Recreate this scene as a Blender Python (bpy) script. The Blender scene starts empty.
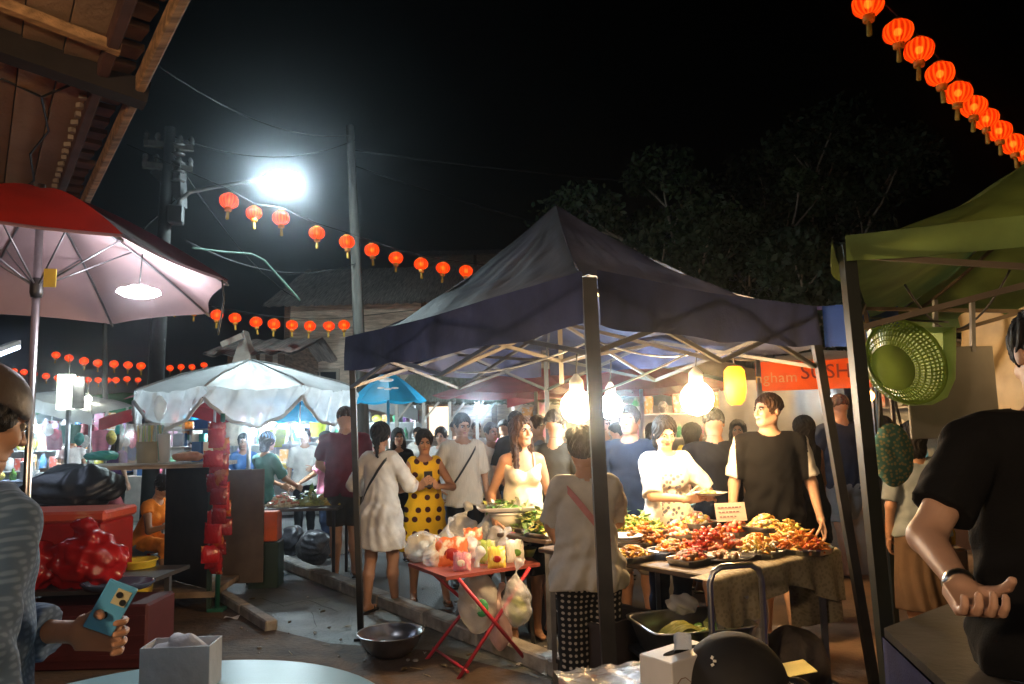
import bpy, math, random
import numpy as np
from mathutils import Vector, Matrix
random.seed(7); RNG = np.random.RandomState(7)
S = bpy.context.scene
COL = S.collection
R = math.radians
# ---------------------------------------------------------------- camera
CAMH, FOC = 1.6, 740.0
PITCH, ROLL = math.atan(83/740.0), 0.025
_F = Vector((0, math.cos(PITCH), math.sin(PITCH)))
_U0 = Vector((0, -math.sin(PITCH), math.cos(PITCH)))
_R0 = Vector((1, 0, 0))
_Rt = _R0*math.cos(ROLL) - _U0*math.sin(ROLL)
_Up = _U0*math.cos(ROLL) + _R0*math.sin(ROLL)
cam = bpy.data.cameras.new('camera'); camo = bpy.data.objects.new('camera', cam); COL.objects.link(camo)
cam.sensor_width = 36; cam.lens = 36*FOC/1024; cam.clip_start = 0.05; cam.clip_end = 600
m = Matrix((( _Rt.x, _Up.x, -_F.x, 0), (_Rt.y, _Up.y, -_F.y, 0), (_Rt.z, _Up.z, -_F.z, CAMH), (0,0,0,1)))
camo.matrix_world = m
S.camera = camo
def at(px, py, d):
    'world point at picture position (px,py), d metres ahead'
    v = _F + _Rt*((px-512)/FOC) - _Up*((py-342)/FOC)
    v = v*(d/v.y)
    return Vector((v.x, v.y, CAMH+v.z))
def gr(px, py, z=0.0):
    'world point on the level z'
    v = _F + _Rt*((px-512)/FOC) - _Up*((py-342)/FOC)
    k = (z-CAMH)/v.z
    return Vector((v.x*k, v.y*k, z))
# ---------------------------------------------------------------- world: night sky
w = bpy.data.worlds.new('World'); S.world = w; w.use_nodes = True
nt = w.node_tree; bg = nt.nodes['Background']
sky = nt.nodes.new('ShaderNodeTexSky'); sky.sky_type = 'NISHITA'; sky.sun_disc = False
sky.sun_elevation = R(-6); sky.sun_rotation = R(140)
nt.links.new(sky.outputs[0], bg.inputs[0]); bg.inputs[1].default_value = 0.004
S.view_settings.view_transform = 'Standard'; S.view_settings.look = 'None'
S.view_settings.exposure = 0.85; S.view_settings.gamma = 1.0
S.cycles.use_denoising = True
S.cycles.max_bounces = 6; S.cycles.diffuse_bounces = 3; S.cycles.transparent_max_bounces = 12
S.cycles.volume_bounces = 0; S.cycles.caustics_reflective = False; S.cycles.caustics_refractive = False
S.cycles.sample_clamp_indirect = 4.0; S.cycles.sample_clamp_direct = 0.0
# moonlight so weak that it only lifts roofs and crowns off the black
sun = bpy.data.lights.new('moon', 'SUN'); sun.energy = 0.02; sun.angle = R(0.5); sun.color = (.75, .85, 1)
suno = bpy.data.objects.new('moon', sun); COL.objects.link(suno); suno.rotation_euler = (R(40), R(10), R(-30))
# ---------------------------------------------------------------- materials
MATS = {}
def mat(name, col=(.5,.5,.5), rough=.6, metal=0, var=.12, vscale=6, bump=.0, bscale=30, trans=0, emit=None, estr=0, alpha=1, spec=.5, col2=None, c2lo=.45, c2hi=.65, coat=0, sheen=0, stretch=None):
    if name in MATS: return MATS[name]
    m = bpy.data.materials.new(name); m.use_nodes = True
    n = m.node_tree; L = n.links; b = n.nodes['Principled BSDF']
    b.inputs['Roughness'].default_value = rough; b.inputs['Metallic'].default_value = metal
    b.inputs['Specular IOR Level'].default_value = spec
    if coat: b.inputs['Coat Weight'].default_value = coat
    tc = n.nodes.new('ShaderNodeTexCoord'); mp = n.nodes.new('ShaderNodeMapping')
    L.new(tc.outputs['Object'], mp.inputs[0])
    if stretch: mp.inputs['Scale'].default_value = stretch
    no = n.nodes.new('ShaderNodeTexNoise'); no.inputs['Scale'].default_value = vscale; no.inputs['Detail'].default_value = 6
    L.new(mp.outputs[0], no.inputs['Vector'])
    cr = n.nodes.new('ShaderNodeValToRGB'); L.new(no.outputs['Fac'], cr.inputs[0])
    if col2 is None:
        lo = [max(0, c*(1-var*1.6)) for c in col]; hi = [min(1, c*(1+var*1.6)) for c in col]
        cr.color_ramp.elements[0].position = .3; cr.color_ramp.elements[1].position = .7
        cr.color_ramp.elements[0].color = (*lo, 1); cr.color_ramp.elements[1].color = (*hi, 1)
    else:
        cr.color_ramp.elements[0].position = c2lo; cr.color_ramp.elements[1].position = c2hi
        cr.color_ramp.elements[0].color = (*col, 1); cr.color_ramp.elements[1].color = (*col2, 1)
    L.new(cr.outputs[0], b.inputs['Base Color'])
    if bump:
        n2 = n.nodes.new('ShaderNodeTexNoise'); n2.inputs['Scale'].default_value = bscale; n2.inputs['Detail'].default_value = 5
        L.new(mp.outputs[0], n2.inputs['Vector'])
        bp = n.nodes.new('ShaderNodeBump'); bp.inputs['Strength'].default_value = bump; bp.inputs['Distance'].default_value = .02
        L.new(n2.outputs['Fac'], bp.inputs['Height']); L.new(bp.outputs[0], b.inputs['Normal'])
    out = n.nodes['Material Output']; last = b.outputs[0]
    if trans:
        t = n.nodes.new('ShaderNodeBsdfTranslucent'); L.new(cr.outputs[0], t.inputs[0])
        mx = n.nodes.new('ShaderNodeMixShader'); mx.inputs[0].default_value = trans
        L.new(last, mx.inputs[1]); L.new(t.outputs[0], mx.inputs[2]); last = mx.outputs[0]
    if alpha < 1:
        t = n.nodes.new('ShaderNodeBsdfTransparent')
        mx = n.nodes.new('ShaderNodeMixShader'); mx.inputs[0].default_value = alpha
        L.new(t.outputs[0], mx.inputs[1]); L.new(last, mx.inputs[2]); last = mx.outputs[0]
    if emit:
        b.inputs['Emission Color'].default_value = (*emit, 1); b.inputs['Emission Strength'].default_value = estr
    L.new(last, out.inputs[0])
    MATS[name] = m; return m
def emis(name, col, s):
    if name in MATS: return MATS[name]
    m = bpy.data.materials.new(name); m.use_nodes = True; n = m.node_tree
    n.nodes.remove(n.nodes['Principled BSDF'])
    e = n.nodes.new('ShaderNodeEmission'); e.inputs[0].default_value = (*col, 1); e.inputs[1].default_value = s
    n.links.new(e.outputs[0], n.nodes['Material Output'].inputs[0]); MATS[name] = m; return m
def dotmat(name, base, dot, scale, thr, rnd=.25, rough=.8, axes=('X','Z')):
    'cloth with printed round spots'
    m = bpy.data.materials.new(name); m.use_nodes = True; n = m.node_tree; L = n.links; b = n.nodes['Principled BSDF']
    b.inputs['Roughness'].default_value = rough; b.inputs['Specular IOR Level'].default_value = .2
    tc = n.nodes.new('ShaderNodeTexCoord'); sp = n.nodes.new('ShaderNodeSeparateXYZ'); cb = n.nodes.new('ShaderNodeCombineXYZ')
    L.new(tc.outputs['Object'], sp.inputs[0]); L.new(sp.outputs[axes[0]], cb.inputs['X']); L.new(sp.outputs[axes[1]], cb.inputs['Y'])
    v = n.nodes.new('ShaderNodeTexVoronoi'); v.voronoi_dimensions = '2D'; v.inputs['Scale'].default_value = scale; v.inputs['Randomness'].default_value = rnd
    L.new(cb.outputs[0], v.inputs['Vector'])
    c = n.nodes.new('ShaderNodeValToRGB'); c.color_ramp.elements[0].position = thr; c.color_ramp.elements[1].position = thr+.03
    c.color_ramp.elements[0].color = (*dot, 1); c.color_ramp.elements[1].color = (*base, 1)
    L.new(v.outputs['Distance'], c.inputs[0]); L.new(c.outputs[0], b.inputs['Base Color'])
    MATS[name] = m; return m
def plaidmat(name, a, bcol, scale=22):
    m = bpy.data.materials.new(name); m.use_nodes = True; n = m.node_tree; L = n.links; b = n.nodes['Principled BSDF']
    b.inputs['Roughness'].default_value = .85
    tc = n.nodes.new('ShaderNodeTexCoord'); fs = []
    for ax in ('X', 'Z'):
        wv = n.nodes.new('ShaderNodeTexWave'); wv.bands_direction = ax; wv.inputs['Scale'].default_value = scale/3; wv.inputs['Distortion'].default_value = .15
        L.new(tc.outputs['Object'], wv.inputs['Vector']); fs.append(wv)
    mu = n.nodes.new('ShaderNodeMath'); mu.operation = 'MULTIPLY'; L.new(fs[0].outputs['Fac'], mu.inputs[0]); L.new(fs[1].outputs['Fac'], mu.inputs[1])
    c = n.nodes.new('ShaderNodeValToRGB'); c.color_ramp.elements[0].position = .1; c.color_ramp.elements[1].position = .6
    c.color_ramp.elements[0].color = (*a, 1); c.color_ramp.elements[1].color = (*bcol, 1)
    L.new(mu.outputs[0], c.inputs[0]); L.new(c.outputs[0], b.inputs['Base Color']); MATS[name] = m; return m
# ---------------------------------------------------------------- objects
def tag(o, label=None, cat=None, group=None, kind=None):
    if label: o['label'] = label
    if cat: o['category'] = cat
    if group: o['group'] = group
    if kind: o['kind'] = kind
    return o
def thing(name, label, cat, loc=(0,0,0), rz=0, group=None):
    o = bpy.data.objects.new(name, None); COL.objects.link(o); o.empty_display_size = .1
    o.location = loc; o.rotation_euler = (0, 0, rz)
    return tag(o, label, cat, group)
def link(name, me, mats, parent=None, loc=None, smooth=False):
    o = bpy.data.objects.new(name, me); COL.objects.link(o)
    for mm in (mats if isinstance(mats, (list, tuple)) else [mats]): me.materials.append(mm)
    if parent: o.parent = parent
    if loc is not None: o.location = loc
    return o
def copy_tree(o, parent=None):
    c = o.copy(); COL.objects.link(c); c.parent = parent
    for ch in list(o.children): copy_tree(ch, c)
    return c
def frame(d):
    d = Vector(d).normalized(); a = Vector((0,0,1)) if abs(d.z) < .9 else Vector((1,0,0))
    s = d.cross(a).normalized(); return d, s, s.cross(d).normalized()
class MB:
    def __init__(s): s.v = []; s.f = []; s.mi = []; s.sm = []
    def add(s, vs, fs, mi=0, sm=False):
        k = len(s.v); s.v += [tuple(v) for v in vs]
        s.f += [tuple(i+k for i in f) for f in fs]; s.mi += [mi]*len(fs); s.sm += [sm]*len(fs); return s
    def box(s, c, size, rz=0, mi=0, bev=.0, M=None):
        x, y, z = [q/2 for q in size]; c = Vector(c)
        b = min(bev, x*.45, y*.45, z*.45) if bev else 0
        Mr = M or Matrix.Rotation(rz, 3, 'Z')
        if not b:
            vs = [c + Mr@Vector((i*x, j*y, k*z)) for i in (-1,1) for j in (-1,1) for k in (-1,1)]
            s.add(vs, [(0,1,3,2),(4,6,7,5),(0,4,5,1),(2,3,7,6),(0,2,6,4),(1,5,7,3)], mi)
        else:
            vs = []; idx = {}
            for i in (-1,1):
                for j in (-1,1):
                    for k in (-1,1):
                        for a in range(3):
                            o = [i*x, j*y, k*z]
                            for q in range(3):
                                if q != a: o[q] -= (i, j, k)[q]*b
                            idx[(i,j,k,a)] = len(vs); vs.append(c + Mr@Vector(o))
            fs = []
            for a in range(3):
                p, q = [t for t in range(3) if t != a]
                for sg in (-1,1):
                    def cn(u, w_):
                        l = [0,0,0]; l[a] = sg; l[p] = u; l[q] = w_; return idx[(*l, a)]
                    fs.append((cn(-1,-1), cn(1,-1), cn(1,1), cn(-1,1)))
            for a in range(3):      # edges along axis a
                p, q = [t for t in range(3) if t != a]
                for u in (-1,1):
                    for w_ in (-1,1):
                        def cn(e, ax):
                            l = [0,0,0]; l[a] = e; l[p] = u; l[q] = w_; return idx[(*l, ax)]
                        fs.append((cn(-1,p), cn(1,p), cn(1,q), cn(-1,q)))
            for i in (-1,1):
                for j in (-1,1):
                    for k in (-1,1): fs.append((idx[(i,j,k,0)], idx[(i,j,k,1)], idx[(i,j,k,2)]))
            s.add(vs, fs, mi)
        return s
    def tube(s, pts, r, n=8, mi=0, cap=True, sm=True):
        pts = [Vector(p) for p in pts]; rs = r if isinstance(r, (list, tuple)) else [r]*len(pts)
        vs = []; fs = []; side = None
        for i, p in enumerate(pts):
            t = (pts[min(i+1, len(pts)-1)] - pts[max(i-1, 0)]).normalized()
            if side is None: _, side, up = frame(t)
            side = (side - t*side.dot(t)).normalized(); up = t.cross(side)
            for k in range(n):
                a = 2*math.pi*k/n + math.pi/n
                vs.append(p + (side*math.cos(a) + up*math.sin(a))*rs[i])
        for i in range(len(pts)-1):
            for k in range(n):
                k2 = (k+1) % n; fs.append((i*n+k, i*n+k2, (i+1)*n+k2, (i+1)*n+k))
        s.add(vs, fs, mi, sm and n > 4)
        if cap:
            k0 = len(s.v)-len(vs); s.f += [tuple(k0+k for k in range(n))[::-1], tuple(k0+(len(pts)-1)*n+k for k in range(n))]
            s.mi += [mi]*2; s.sm += [False]*2
        return s
    def bar(s, a, b, wd=.03, mi=0):
        return s.tube([a, b], wd*.7071, 4, mi, sm=False)
    def lathe(s, prof, c=(0,0,0), n=20, mi=0, M=None, sm=True, sx=1, sy=1, caps=True):
        c = Vector(c); vs = []; fs = []
        for r_, z in prof:
            for k in range(n):
                a = 2*math.pi*k/n; v = Vector((r_*math.cos(a)*sx, r_*math.sin(a)*sy, z))
                vs.append(c + (M@v if M else v))
        for i in range(len(prof)-1):
            for k in range(n):
                k2 = (k+1) % n; fs.append((i*n+k, i*n+k2, (i+1)*n+k2, (i+1)*n+k))
        s.add(vs, fs, mi, sm)
        if caps:
            k0 = len(s.v)-len(vs)
            for i, rev in ((0, True), (len(prof)-1, False)):
                if prof[i][0] > 1e-4:
                    q = tuple(k0+i*n+k for k in range(n)); s.f.append(q[::-1] if rev else q); s.mi.append(mi); s.sm.append(False)
        return s
    def ball(s, c, r, n=10, mi=0, sx=1, sy=1, sz=1, m_=6):
        return s.lathe([(max(1e-4, math.sin(math.pi*i/m_))*r, -math.cos(math.pi*i/m_)*r*sz) for i in range(m_+1)], c, n, mi, sx=sx, sy=sy, caps=False)
    def grid(s, fn, nu, nv, mi=0, sm=True):
        vs = [fn(i/nu, j/nv) for j in range(nv+1) for i in range(nu+1)]
        fs = [(j*(nu+1)+i, j*(nu+1)+i+1, (j+1)*(nu+1)+i+1, (j+1)*(nu+1)+i) for j in range(nv) for i in range(nu)]
        return s.add(vs, fs, mi, sm)
    def slab(s, fn, nu, nv, th, mi=0, sm=True):
        'a sheet with real thickness th along -z'
        s.grid(fn, nu, nv, mi, sm)
        s.grid(lambda u, v: Vector(fn(1-u, v)) - Vector((0,0,th)), nu, nv, mi, sm); return s
    def build(s, name, mats, parent=None, loc=None, world=True):
        'vertices given in world space when parent sits unrotated at its location'
        off = Vector((0,0,0))
        if world:
            if parent is not None:
                q = parent
                while q is not None: off += Vector(q.location); q = q.parent
            elif loc is not None: off = Vector(loc)
        me = bpy.data.meshes.new(name)
        me.from_pydata([tuple(Vector(v)-off) for v in s.v], [], s.f)
        me.polygons.foreach_set('material_index', s.mi); me.polygons.foreach_set('use_smooth', s.sm); me.update()
        o = link(name, me, mats, parent, loc if world else loc); return o
# ---------------------------------------------------------------- signed-distance modelling (bodies, cloth, bags)
def npmesh(name, V, Q, mi=None):
    me = bpy.data.meshes.new(name); nv, nf = len(V), len(Q)
    me.vertices.add(nv); me.vertices.foreach_set('co', V.astype(np.float32).ravel())
    me.loops.add(nf*4); me.loops.foreach_set('vertex_index', Q.astype(np.int32).ravel())
    me.polygons.add(nf); me.polygons.foreach_set('loop_start', np.arange(0, nf*4, 4, dtype=np.int32))
    try: me.polygons.foreach_set('loop_total', np.full(nf, 4, dtype=np.int32))
    except Exception: pass
    me.polygons.foreach_set('use_smooth', np.ones(nf, dtype=bool))
    if mi is not None: me.polygons.foreach_set('material_index', mi.astype(np.int32))
    me.update(calc_edges=True); me.validate(); return me
def nets(f, lo, hi, h):
    lo = np.array(lo, float)-h*2; hi = np.array(hi, float)+h*2
    n = np.ceil((hi-lo)/h).astype(int)+1
    ax = [lo[i]+h*np.arange(n[i]) for i in range(3)]
    G = np.stack(np.meshgrid(*ax, indexing='ij'), -1).reshape(-1, 3).astype(np.float32)
    D = f(G).reshape(n).astype(np.float32)
    ins = D < 0
    c = np.zeros(n-1, int)
    for i in (0,1):
        for j in (0,1):
            for k in (0,1): c += ins[i:n[0]-1+i, j:n[1]-1+j, k:n[2]-1+k]
    act = (c > 0) & (c < 8)
    idx = -np.ones(n-1, int); I = np.argwhere(act); idx[act] = np.arange(len(I))
    acc = np.zeros((len(I), 3)); cnt = np.zeros(len(I))
    corners = [(i,j,k) for i in (0,1) for j in (0,1) for k in (0,1)]
    for a in corners:
        for axx in range(3):
            if a[axx] == 1: continue
            b = list(a); b[axx] = 1
            d0 = D[I[:,0]+a[0], I[:,1]+a[1], I[:,2]+a[2]]; d1 = D[I[:,0]+b[0], I[:,1]+b[1], I[:,2]+b[2]]
            s = (d0 < 0) != (d1 < 0); t = np.where(s, d0/np.where(s, d0-d1, 1), 0)
            p = np.array(a, float)[None].repeat(len(I), 0); p[:, axx] = t
            acc[s] += p[s]; cnt[s] += 1
    V = lo + h*(I + acc/np.maximum(cnt, 1)[:, None])
    Q = []
    for axx in range(3):
        o = [q for q in range(3) if q != axx]
        sl0 = [slice(None)]*3; sl1 = [slice(None)]*3
        sl0[axx] = slice(0, n[axx]-1); sl1[axx] = slice(1, n[axx])
        a0 = ins[tuple(sl0)]; a1 = ins[tuple(sl1)]
        E = np.argwhere(a0 != a1); E = E[(E[:, o[0]] > 0) & (E[:, o[1]] > 0) & (E[:, o[0]] < n[o[0]]-1) & (E[:, o[1]] < n[o[1]]-1)]
        if not len(E): continue
        def g(d0, d1):
            e = E.copy(); e[:, o[0]] -= d0; e[:, o[1]] -= d1; return idx[e[:,0], e[:,1], e[:,2]]
        q = np.stack([g(0,0), g(1,0), g(1,1), g(0,1)], 1)
        fl = a0[E[:,0], E[:,1], E[:,2]]
        if axx == 1: fl = ~fl
        q[~fl] = q[~fl][:, ::-1]; Q.append(q)
    return V, np.concatenate(Q)
def A3(p): return np.array(p, np.float32)
def cone(P, a, b, ra, rb):
    a, b = A3(a), A3(b); ab = b-a; L2 = float(ab@ab)+1e-9
    t = np.clip(((P-a)@ab)/L2, 0, 1)
    return np.linalg.norm(P-a-t[:, None]*ab, axis=1) - (ra+(rb-ra)*t)
def ell(P, c, r):
    q = (P-A3(c)); r = A3(r); k0 = np.linalg.norm(q/r, axis=1); k1 = np.linalg.norm(q/(r*r), axis=1)+1e-6
    return k0*(k0-1)/k1
def smin(a, b, k):
    h = np.clip(.5+.5*(b-a)/k, 0, 1); return b*(1-h)+a*h - k*h*(1-h)
def smax(a, b, k): return -smin(-a, -b, k)
def rough_noise(P, f, seed=0):
    r = np.random.RandomState(seed); o = np.zeros(len(P), np.float32)
    for i in range(5):
        k = r.normal(size=3)*f*(1+i*.5); o += np.sin(P@A3(k) + r.uniform(0, 6) + 1.3*np.sin(P@A3(r.normal(size=3)*f*.7)+r.uniform(0, 6)))/(1+i*.5)
    return o/3
# ---------------------------------------------------------------- people
def skinmat(tone):
    return mat('skin_%s' % tone, dict(light=(.55,.33,.23), tan=(.42,.22,.13), brown=(.28,.14,.08), dark=(.16,.08,.05))[tone], .5, var=.05, vscale=10, spec=.35, bump=.03, bscale=120)
LIP = lambda: mat('lips', (.35,.10,.08), .4, var=.05)
HAIRM = lambda c='black': mat('hair_%s' % c, dict(black=(.012,.010,.009), brown=(.05,.025,.014), blond=(.22,.12,.05), grey=(.2,.2,.2))[c], .6, var=.5, vscale=60, bump=.8, bscale=110, stretch=(1,1,.12), spec=.2)
def rotm(lean=0, yaw=0, side=0):
    return np.array(Matrix.Rotation(yaw, 3, 'Z') @ Matrix.Rotation(side, 3, 'Y') @ Matrix.Rotation(lean, 3, 'X'), dtype=np.float32)
def person(label, loc, face=0, h=1.7, sex='f', skin='tan', hair=('short','black'), top=None, bottom=None, armR=None, armL=None,
           lean=0, headyaw=0, headpitch=0, sit=None, legs=None, shoes=None, vox=.013, twist=0, build=1.0, group=None, sidelean=0, curl=.35, fine=True, cap=None):
    """One person. Local frame faces -Y, 1.75 m tall before scaling by h. armX = dict(t=wrist target, pole=elbow side, d=hand dir, th=thumb dir, curl=)"""
    sc = h/1.75; f = sex == 'f'
    root = thing('person', label, 'person', loc, face, group)
    B = build
    hipz = .93 if sit is None else sit
    pelv = A3((0, 0, hipz)); RT = rotm(lean, twist, sidelean)
    toW = lambda p: pelv + RT@A3(p)
    toT = lambda P: (P-pelv)@RT
    sw = (.142 if f else .170)*B; neckb = toW((0,.015,.5)); 
    hc = toW((0,-.012,.675)); RH = RT@rotm(headpitch, headyaw)
    SQ = A3((1, 1/.66, 1))
    def torso(P, t=0, body=False):
        q = toT(P)*SQ
        if f:
            d = cone(q, (0,.0,-.03), (0,0,.17), .155*B, .118*B)
            d = smin(d, cone(q, (0,0,.17), (0,-.01,.37), .118*B, .128*B), .06)
        else:
            d = cone(q, (0,0,-.02), (0,0,.18), .143*B, .134*B)
            d = smin(d, cone(q, (0,0,.18), (0,-.01,.36), .134*B, .150*B), .06)
        d = smin(d, cone(q, (-.10*B,0,.45), (.10*B,0,.45), .055, .055), .07)
        d *= .8
        q2 = toT(P)
        if f:
            for s in (-1,1): d = smin(d, np.linalg.norm(q2-A3((s*.062,-.068,.325)), axis=1)-.058, .03)
        for s in (-1,1): d = smin(d, np.linalg.norm(q2-A3((s*.07,.045,-.06)), axis=1)-.085*B, .05)
        return d-t
    # legs
    if sit is None:
        lg = legs or {}
        Lg = []
        for s in (-1,1):
            dx, dy, kb = lg.get(s, (0, 0, .0))
            hp = A3((s*.085, 0, .9)); an = A3((s*.095+dx, .03+dy, .085+(.06 if kb > .1 else 0))); kn = (hp+an)/2 + A3((0,-.02-kb,.0)); 
            Lg.append((hp, kn, an))
    else:
        Lg = []
        kz = max(.46, sit*.95)
        for s in (-1,1):
            hp = A3((s*.085, 0, hipz-.02)); 
            kn = A3((s*.13, -.40, min(.5, hipz+.02))) if sit > .3 else A3((s*.15, -.36, .5)); 
            an = A3((s*.12, -.40 if sit > .3 else -.12, .085)); Lg.append((hp, kn, an))
    def legsd(P, t=0, upto=2.0, flare=0):
        d = np.full(len(P), 9., np.float32)
        for hp, kn, an in Lg:
            e = cone(P, hp, kn, .088*B+t, .056*B+t+flare*.5)
            if upto < 1:
                dr = (kn-hp)/np.linalg.norm(kn-hp); cut = hp+(kn-hp)*upto; e = np.maximum(e, (P-cut)@dr)
            if upto > 1:
                e2 = cone(P, kn, kn*.62+an*.38+A3((0,.018,0)), .052*B+t+flare*.5, .053*B+t+flare*.6); e3 = cone(P, kn*.62+an*.38+A3((0,.018,0)), an, .053*B+t+flare*.6, .033+t+flare)
                l = smin(e2, e3, .02)
                if upto < 2:
                    cut = kn+(an-kn)*(upto-1); dr = (an-kn)/np.linalg.norm(an-kn); l = np.maximum(l, (P-cut)@dr)
                e = smin(e, l, .025)
            d = np.minimum(d, e)
        return d
    # arms
    arms = []
    for s, ar in ((1, armR), (-1, armL)):
        ar = ar or {}
        sh = toW((s*sw, .0, .445)); t_ = A3(ar.get('t', (s*(.215 if f else .245), -.05, .86 if sit is None else hipz+.08)))
        if ar.get('rel'): t_ = toW(t_)
        l1, l2 = .285, .255; v = t_-sh; dd = float(np.linalg.norm(v)); 
        if dd > (l1+l2)*.985: v = v/dd*(l1+l2)*.985; dd = (l1+l2)*.985; t_ = sh+v
        a_ = (l1*l1-l2*l2+dd*dd)/(2*dd); hh = math.sqrt(max(1e-6, l1*l1-a_*a_))
        vn = v/dd; pole = A3(ar.get('pole', (s*.35, .8, -.3))); pole = pole-vn*float(pole@vn); pole /= np.linalg.norm(pole)+1e-6
        el = sh+vn*a_+pole*hh; wr = t_
        fd = (wr-el)/np.linalg.norm(wr-el)
        hd = A3(ar.get('d', fd)); hd = hd/np.linalg.norm(hd)
        th = A3(ar.get('th', (0,-1,.05) if hd[2] < -.7 else (0,0,1))); th = th-hd*float(th@hd); th /= np.linalg.norm(th)
        n_ = np.cross(hd, th)*s
        if 'n' in ar: n_ = -n_
        arms.append((s, sh, el, wr, hd, th, n_, ar.get('curl', curl)))
    def armd(P, t=0, upto=2.0, flare=0):
        d = np.full(len(P), 9., np.float32)
        for s, sh, el, wr, *_ in arms:
            e = cone(P, sh, el, .047*B+t, .036*B+t+flare)
            if upto < 1:
                dr = (el-sh)/np.linalg.norm(el-sh); e = np.maximum(e, (P-(sh+(el-sh)*upto))@dr)
            if upto > 1:
                l = cone(P, el, wr, .037*B+t+flare, .024+t+flare)
                if upto < 2: dr = (wr-el)/np.linalg.norm(wr-el); l = np.maximum(l, (P-(el+(wr-el)*(upto-1)))@dr)
                e = smin(e, l, .02)
            d = np.minimum(d, e)
        return d
    def toH(P): return (P-hc)@RH
    def headd(P):
        q = toH(P); fs = .96 if f else 1.0
        d = ell(q, (0,.012,.022), (.073,.092,.086))
        d = smin(d, ell(q, (0,-.03,-.03), (.055*fs,.062,.08)), .03)
        d = smin(d, cone(q, (-.012,-.066,-.09), (.012,-.066,-.09), .02, .02), .03)
        for s in (-1,1):
            d = smin(d, cone(q, (s*.048,.01,-.055), (s*.018,-.06,-.088), .018 if f else .022, .016), .02)
            d = smax(d, -(np.linalg.norm(q-A3((s*.03,-.105,.004)), axis=1)-.02), .012)
            d = smin(d, cone(q, (s*.014,-.092,.02), (s*.045,-.078,.02), .006, .006), .01)
            d = smin(d, ell(q, (s*.077,.012,-.008), (.009,.02,.03)), .006)
            d = smin(d, np.linalg.norm(q-A3((s*.034,-.07,-.03)), axis=1)-.02, .02)
        d = smin(d, cone(q, (0,-.09,.012), (0,-.11,-.026), .007, .011), .01)
        for s in (-1,1): d = smin(d, np.linalg.norm(q-A3((s*.011,-.101,-.028)), axis=1)-.007, .006)
        d = smin(d, ell(q, (0,-.088,-.052), (.022,.012,.0055)), .004)
        d = smin(d, ell(q, (0,-.086,-.063), (.019,.012,.006)), .004)
        return d
    def neckd(P):
        return smin(cone(P, neckb, toW((0,-.002,.60)), (.05 if f else .058)*B, .047 if f else .055), 
                    cone(toT(P), (-.085*B,.01,.455), (.085*B,.01,.455), .045, .045), .05)
    feet = []
    def footd(P, t=0, sole=False):
        d = np.full(len(P), 9., np.float32)
        for i, (hp, kn, an) in enumerate(Lg):
            s = -1 if i == 0 else 1
            q = (P-an)*A3((1,1,1.25)); 
            e = cone(q, (0,.03,-.05), (s*.01,-.13,-.062), .03+t, .026+t); e = smin(e, cone(q, (0,.0,0), (0,-.05,-.04), .034+t, .028+t), .03)
            e = smax(e, -(P[:,2]-an[2]+.083), .008)
            d = np.minimum(d, e)
        return d
    def bodyd(P):
        d = torso(P, -.006); d = smin(d, neckd(P), .04); d = smin(d, headd(P), .03)
        d = smin(d, armd(P), .04); d = smin(d, legsd(P), .045); d = smin(d, footd(P), .02); return d
    pts = [hc+A3((0,0,.15)), hc-A3((.12,.12,.12)), hc+A3((.12,.12,.12))]
    for a in arms: pts += [a[1]-.09, a[1]+.09, a[2]-.06, a[2]+.06, a[3]-.05, a[3]+.05]
    for l in Lg: pts += [l[0]-.14, l[0]+.14, l[1]-.08, l[1]+.08, l[2]-A3((.06,.22,.085)), l[2]+.1]
    pts += [toW((-.2,-.16,0)), toW((.2,.16,0)), toW((-.2,-.16,.4)), toW((.2,.16,.4))]
    pts = np.array(pts); lo, hi = pts.min(0), pts.max(0); lo[2] = max(lo[2], -.01)
    hv = vox*.75 if not fine else min(vox, .0052)
    # coarse body without head, and head finer, then hands finer still: joined in one mesh
    zc = toT
    def low(P):  return np.maximum(bodyd(P), (toT(P)[:,2]-.575))
    Vs, Qs, k = [], [], 0
    V, Q = nets(low, lo, hi, vox); Vs.append(V); Qs.append(Q); k += len(V)
    V, Q = nets(lambda P: np.maximum(smin(smin(neckd(P), torso(P, -.006), .04), headd(P), .03), .57-toT(P)[:,2]), hc-.16, hc+.17, hv); Vs.append(V); Qs.append(Q+k); k += len(V)
    hh_ = vox*.55 if not fine else min(.0052, vox*.5)
    J = {}
    for s, sh, el, wr, hd, th, n_, cu in arms:
        M3 = np.stack([hd, th, n_], 1)     # columns
        def handd(q):
            d = cone(q, (-.03,0,0), (.0,0,0), .025, .024)
            pl = np.maximum.reduce([np.abs(q[:,0]-.047)-.03, np.abs(q[:,1]-.0)-.026, np.abs(q[:,2])-.001])-.012
            d = smin(d, pl, .02)
            for i, (o_, ln) in enumerate(((.031,.07), (.0105,.08), (-.0105,.074), (-.031,.058))):
                p = A3((.083, o_, 0)); an_ = cu*.6; sp = o_*.9
                rr = .0088
                for fr in (.45,.3,.25):
                    dr = A3((math.cos(an_), sp, math.sin(an_))); dr /= np.linalg.norm(dr); q2 = p+dr*ln*fr
                    d = (np.minimum if fr < .45 else (lambda a_, b_: smin(a_, b_, .006)))(d, cone(q, p, q2, rr, rr*.93)); p = q2; an_ += cu*1.25; rr *= .93
            p = A3((.018, .026, .004)); an_ = .3
            for ln, rr in ((.04,.012), (.033,.0105), (.026,.0095)):
                dr = A3((.72, .62-an_*.5, .25+an_*cu)); dr /= np.linalg.norm(dr); q2 = p+dr*ln; d = smin(d, cone(q, p, q2, rr, rr*.9), .004); p = q2; an_ += .45
            return d
        hs = .98 if f else 1.07
        V, Q = nets(lambda q: handd(q), (-.03,-.065,-.03), (.18,.085,.1), hh_)
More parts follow.
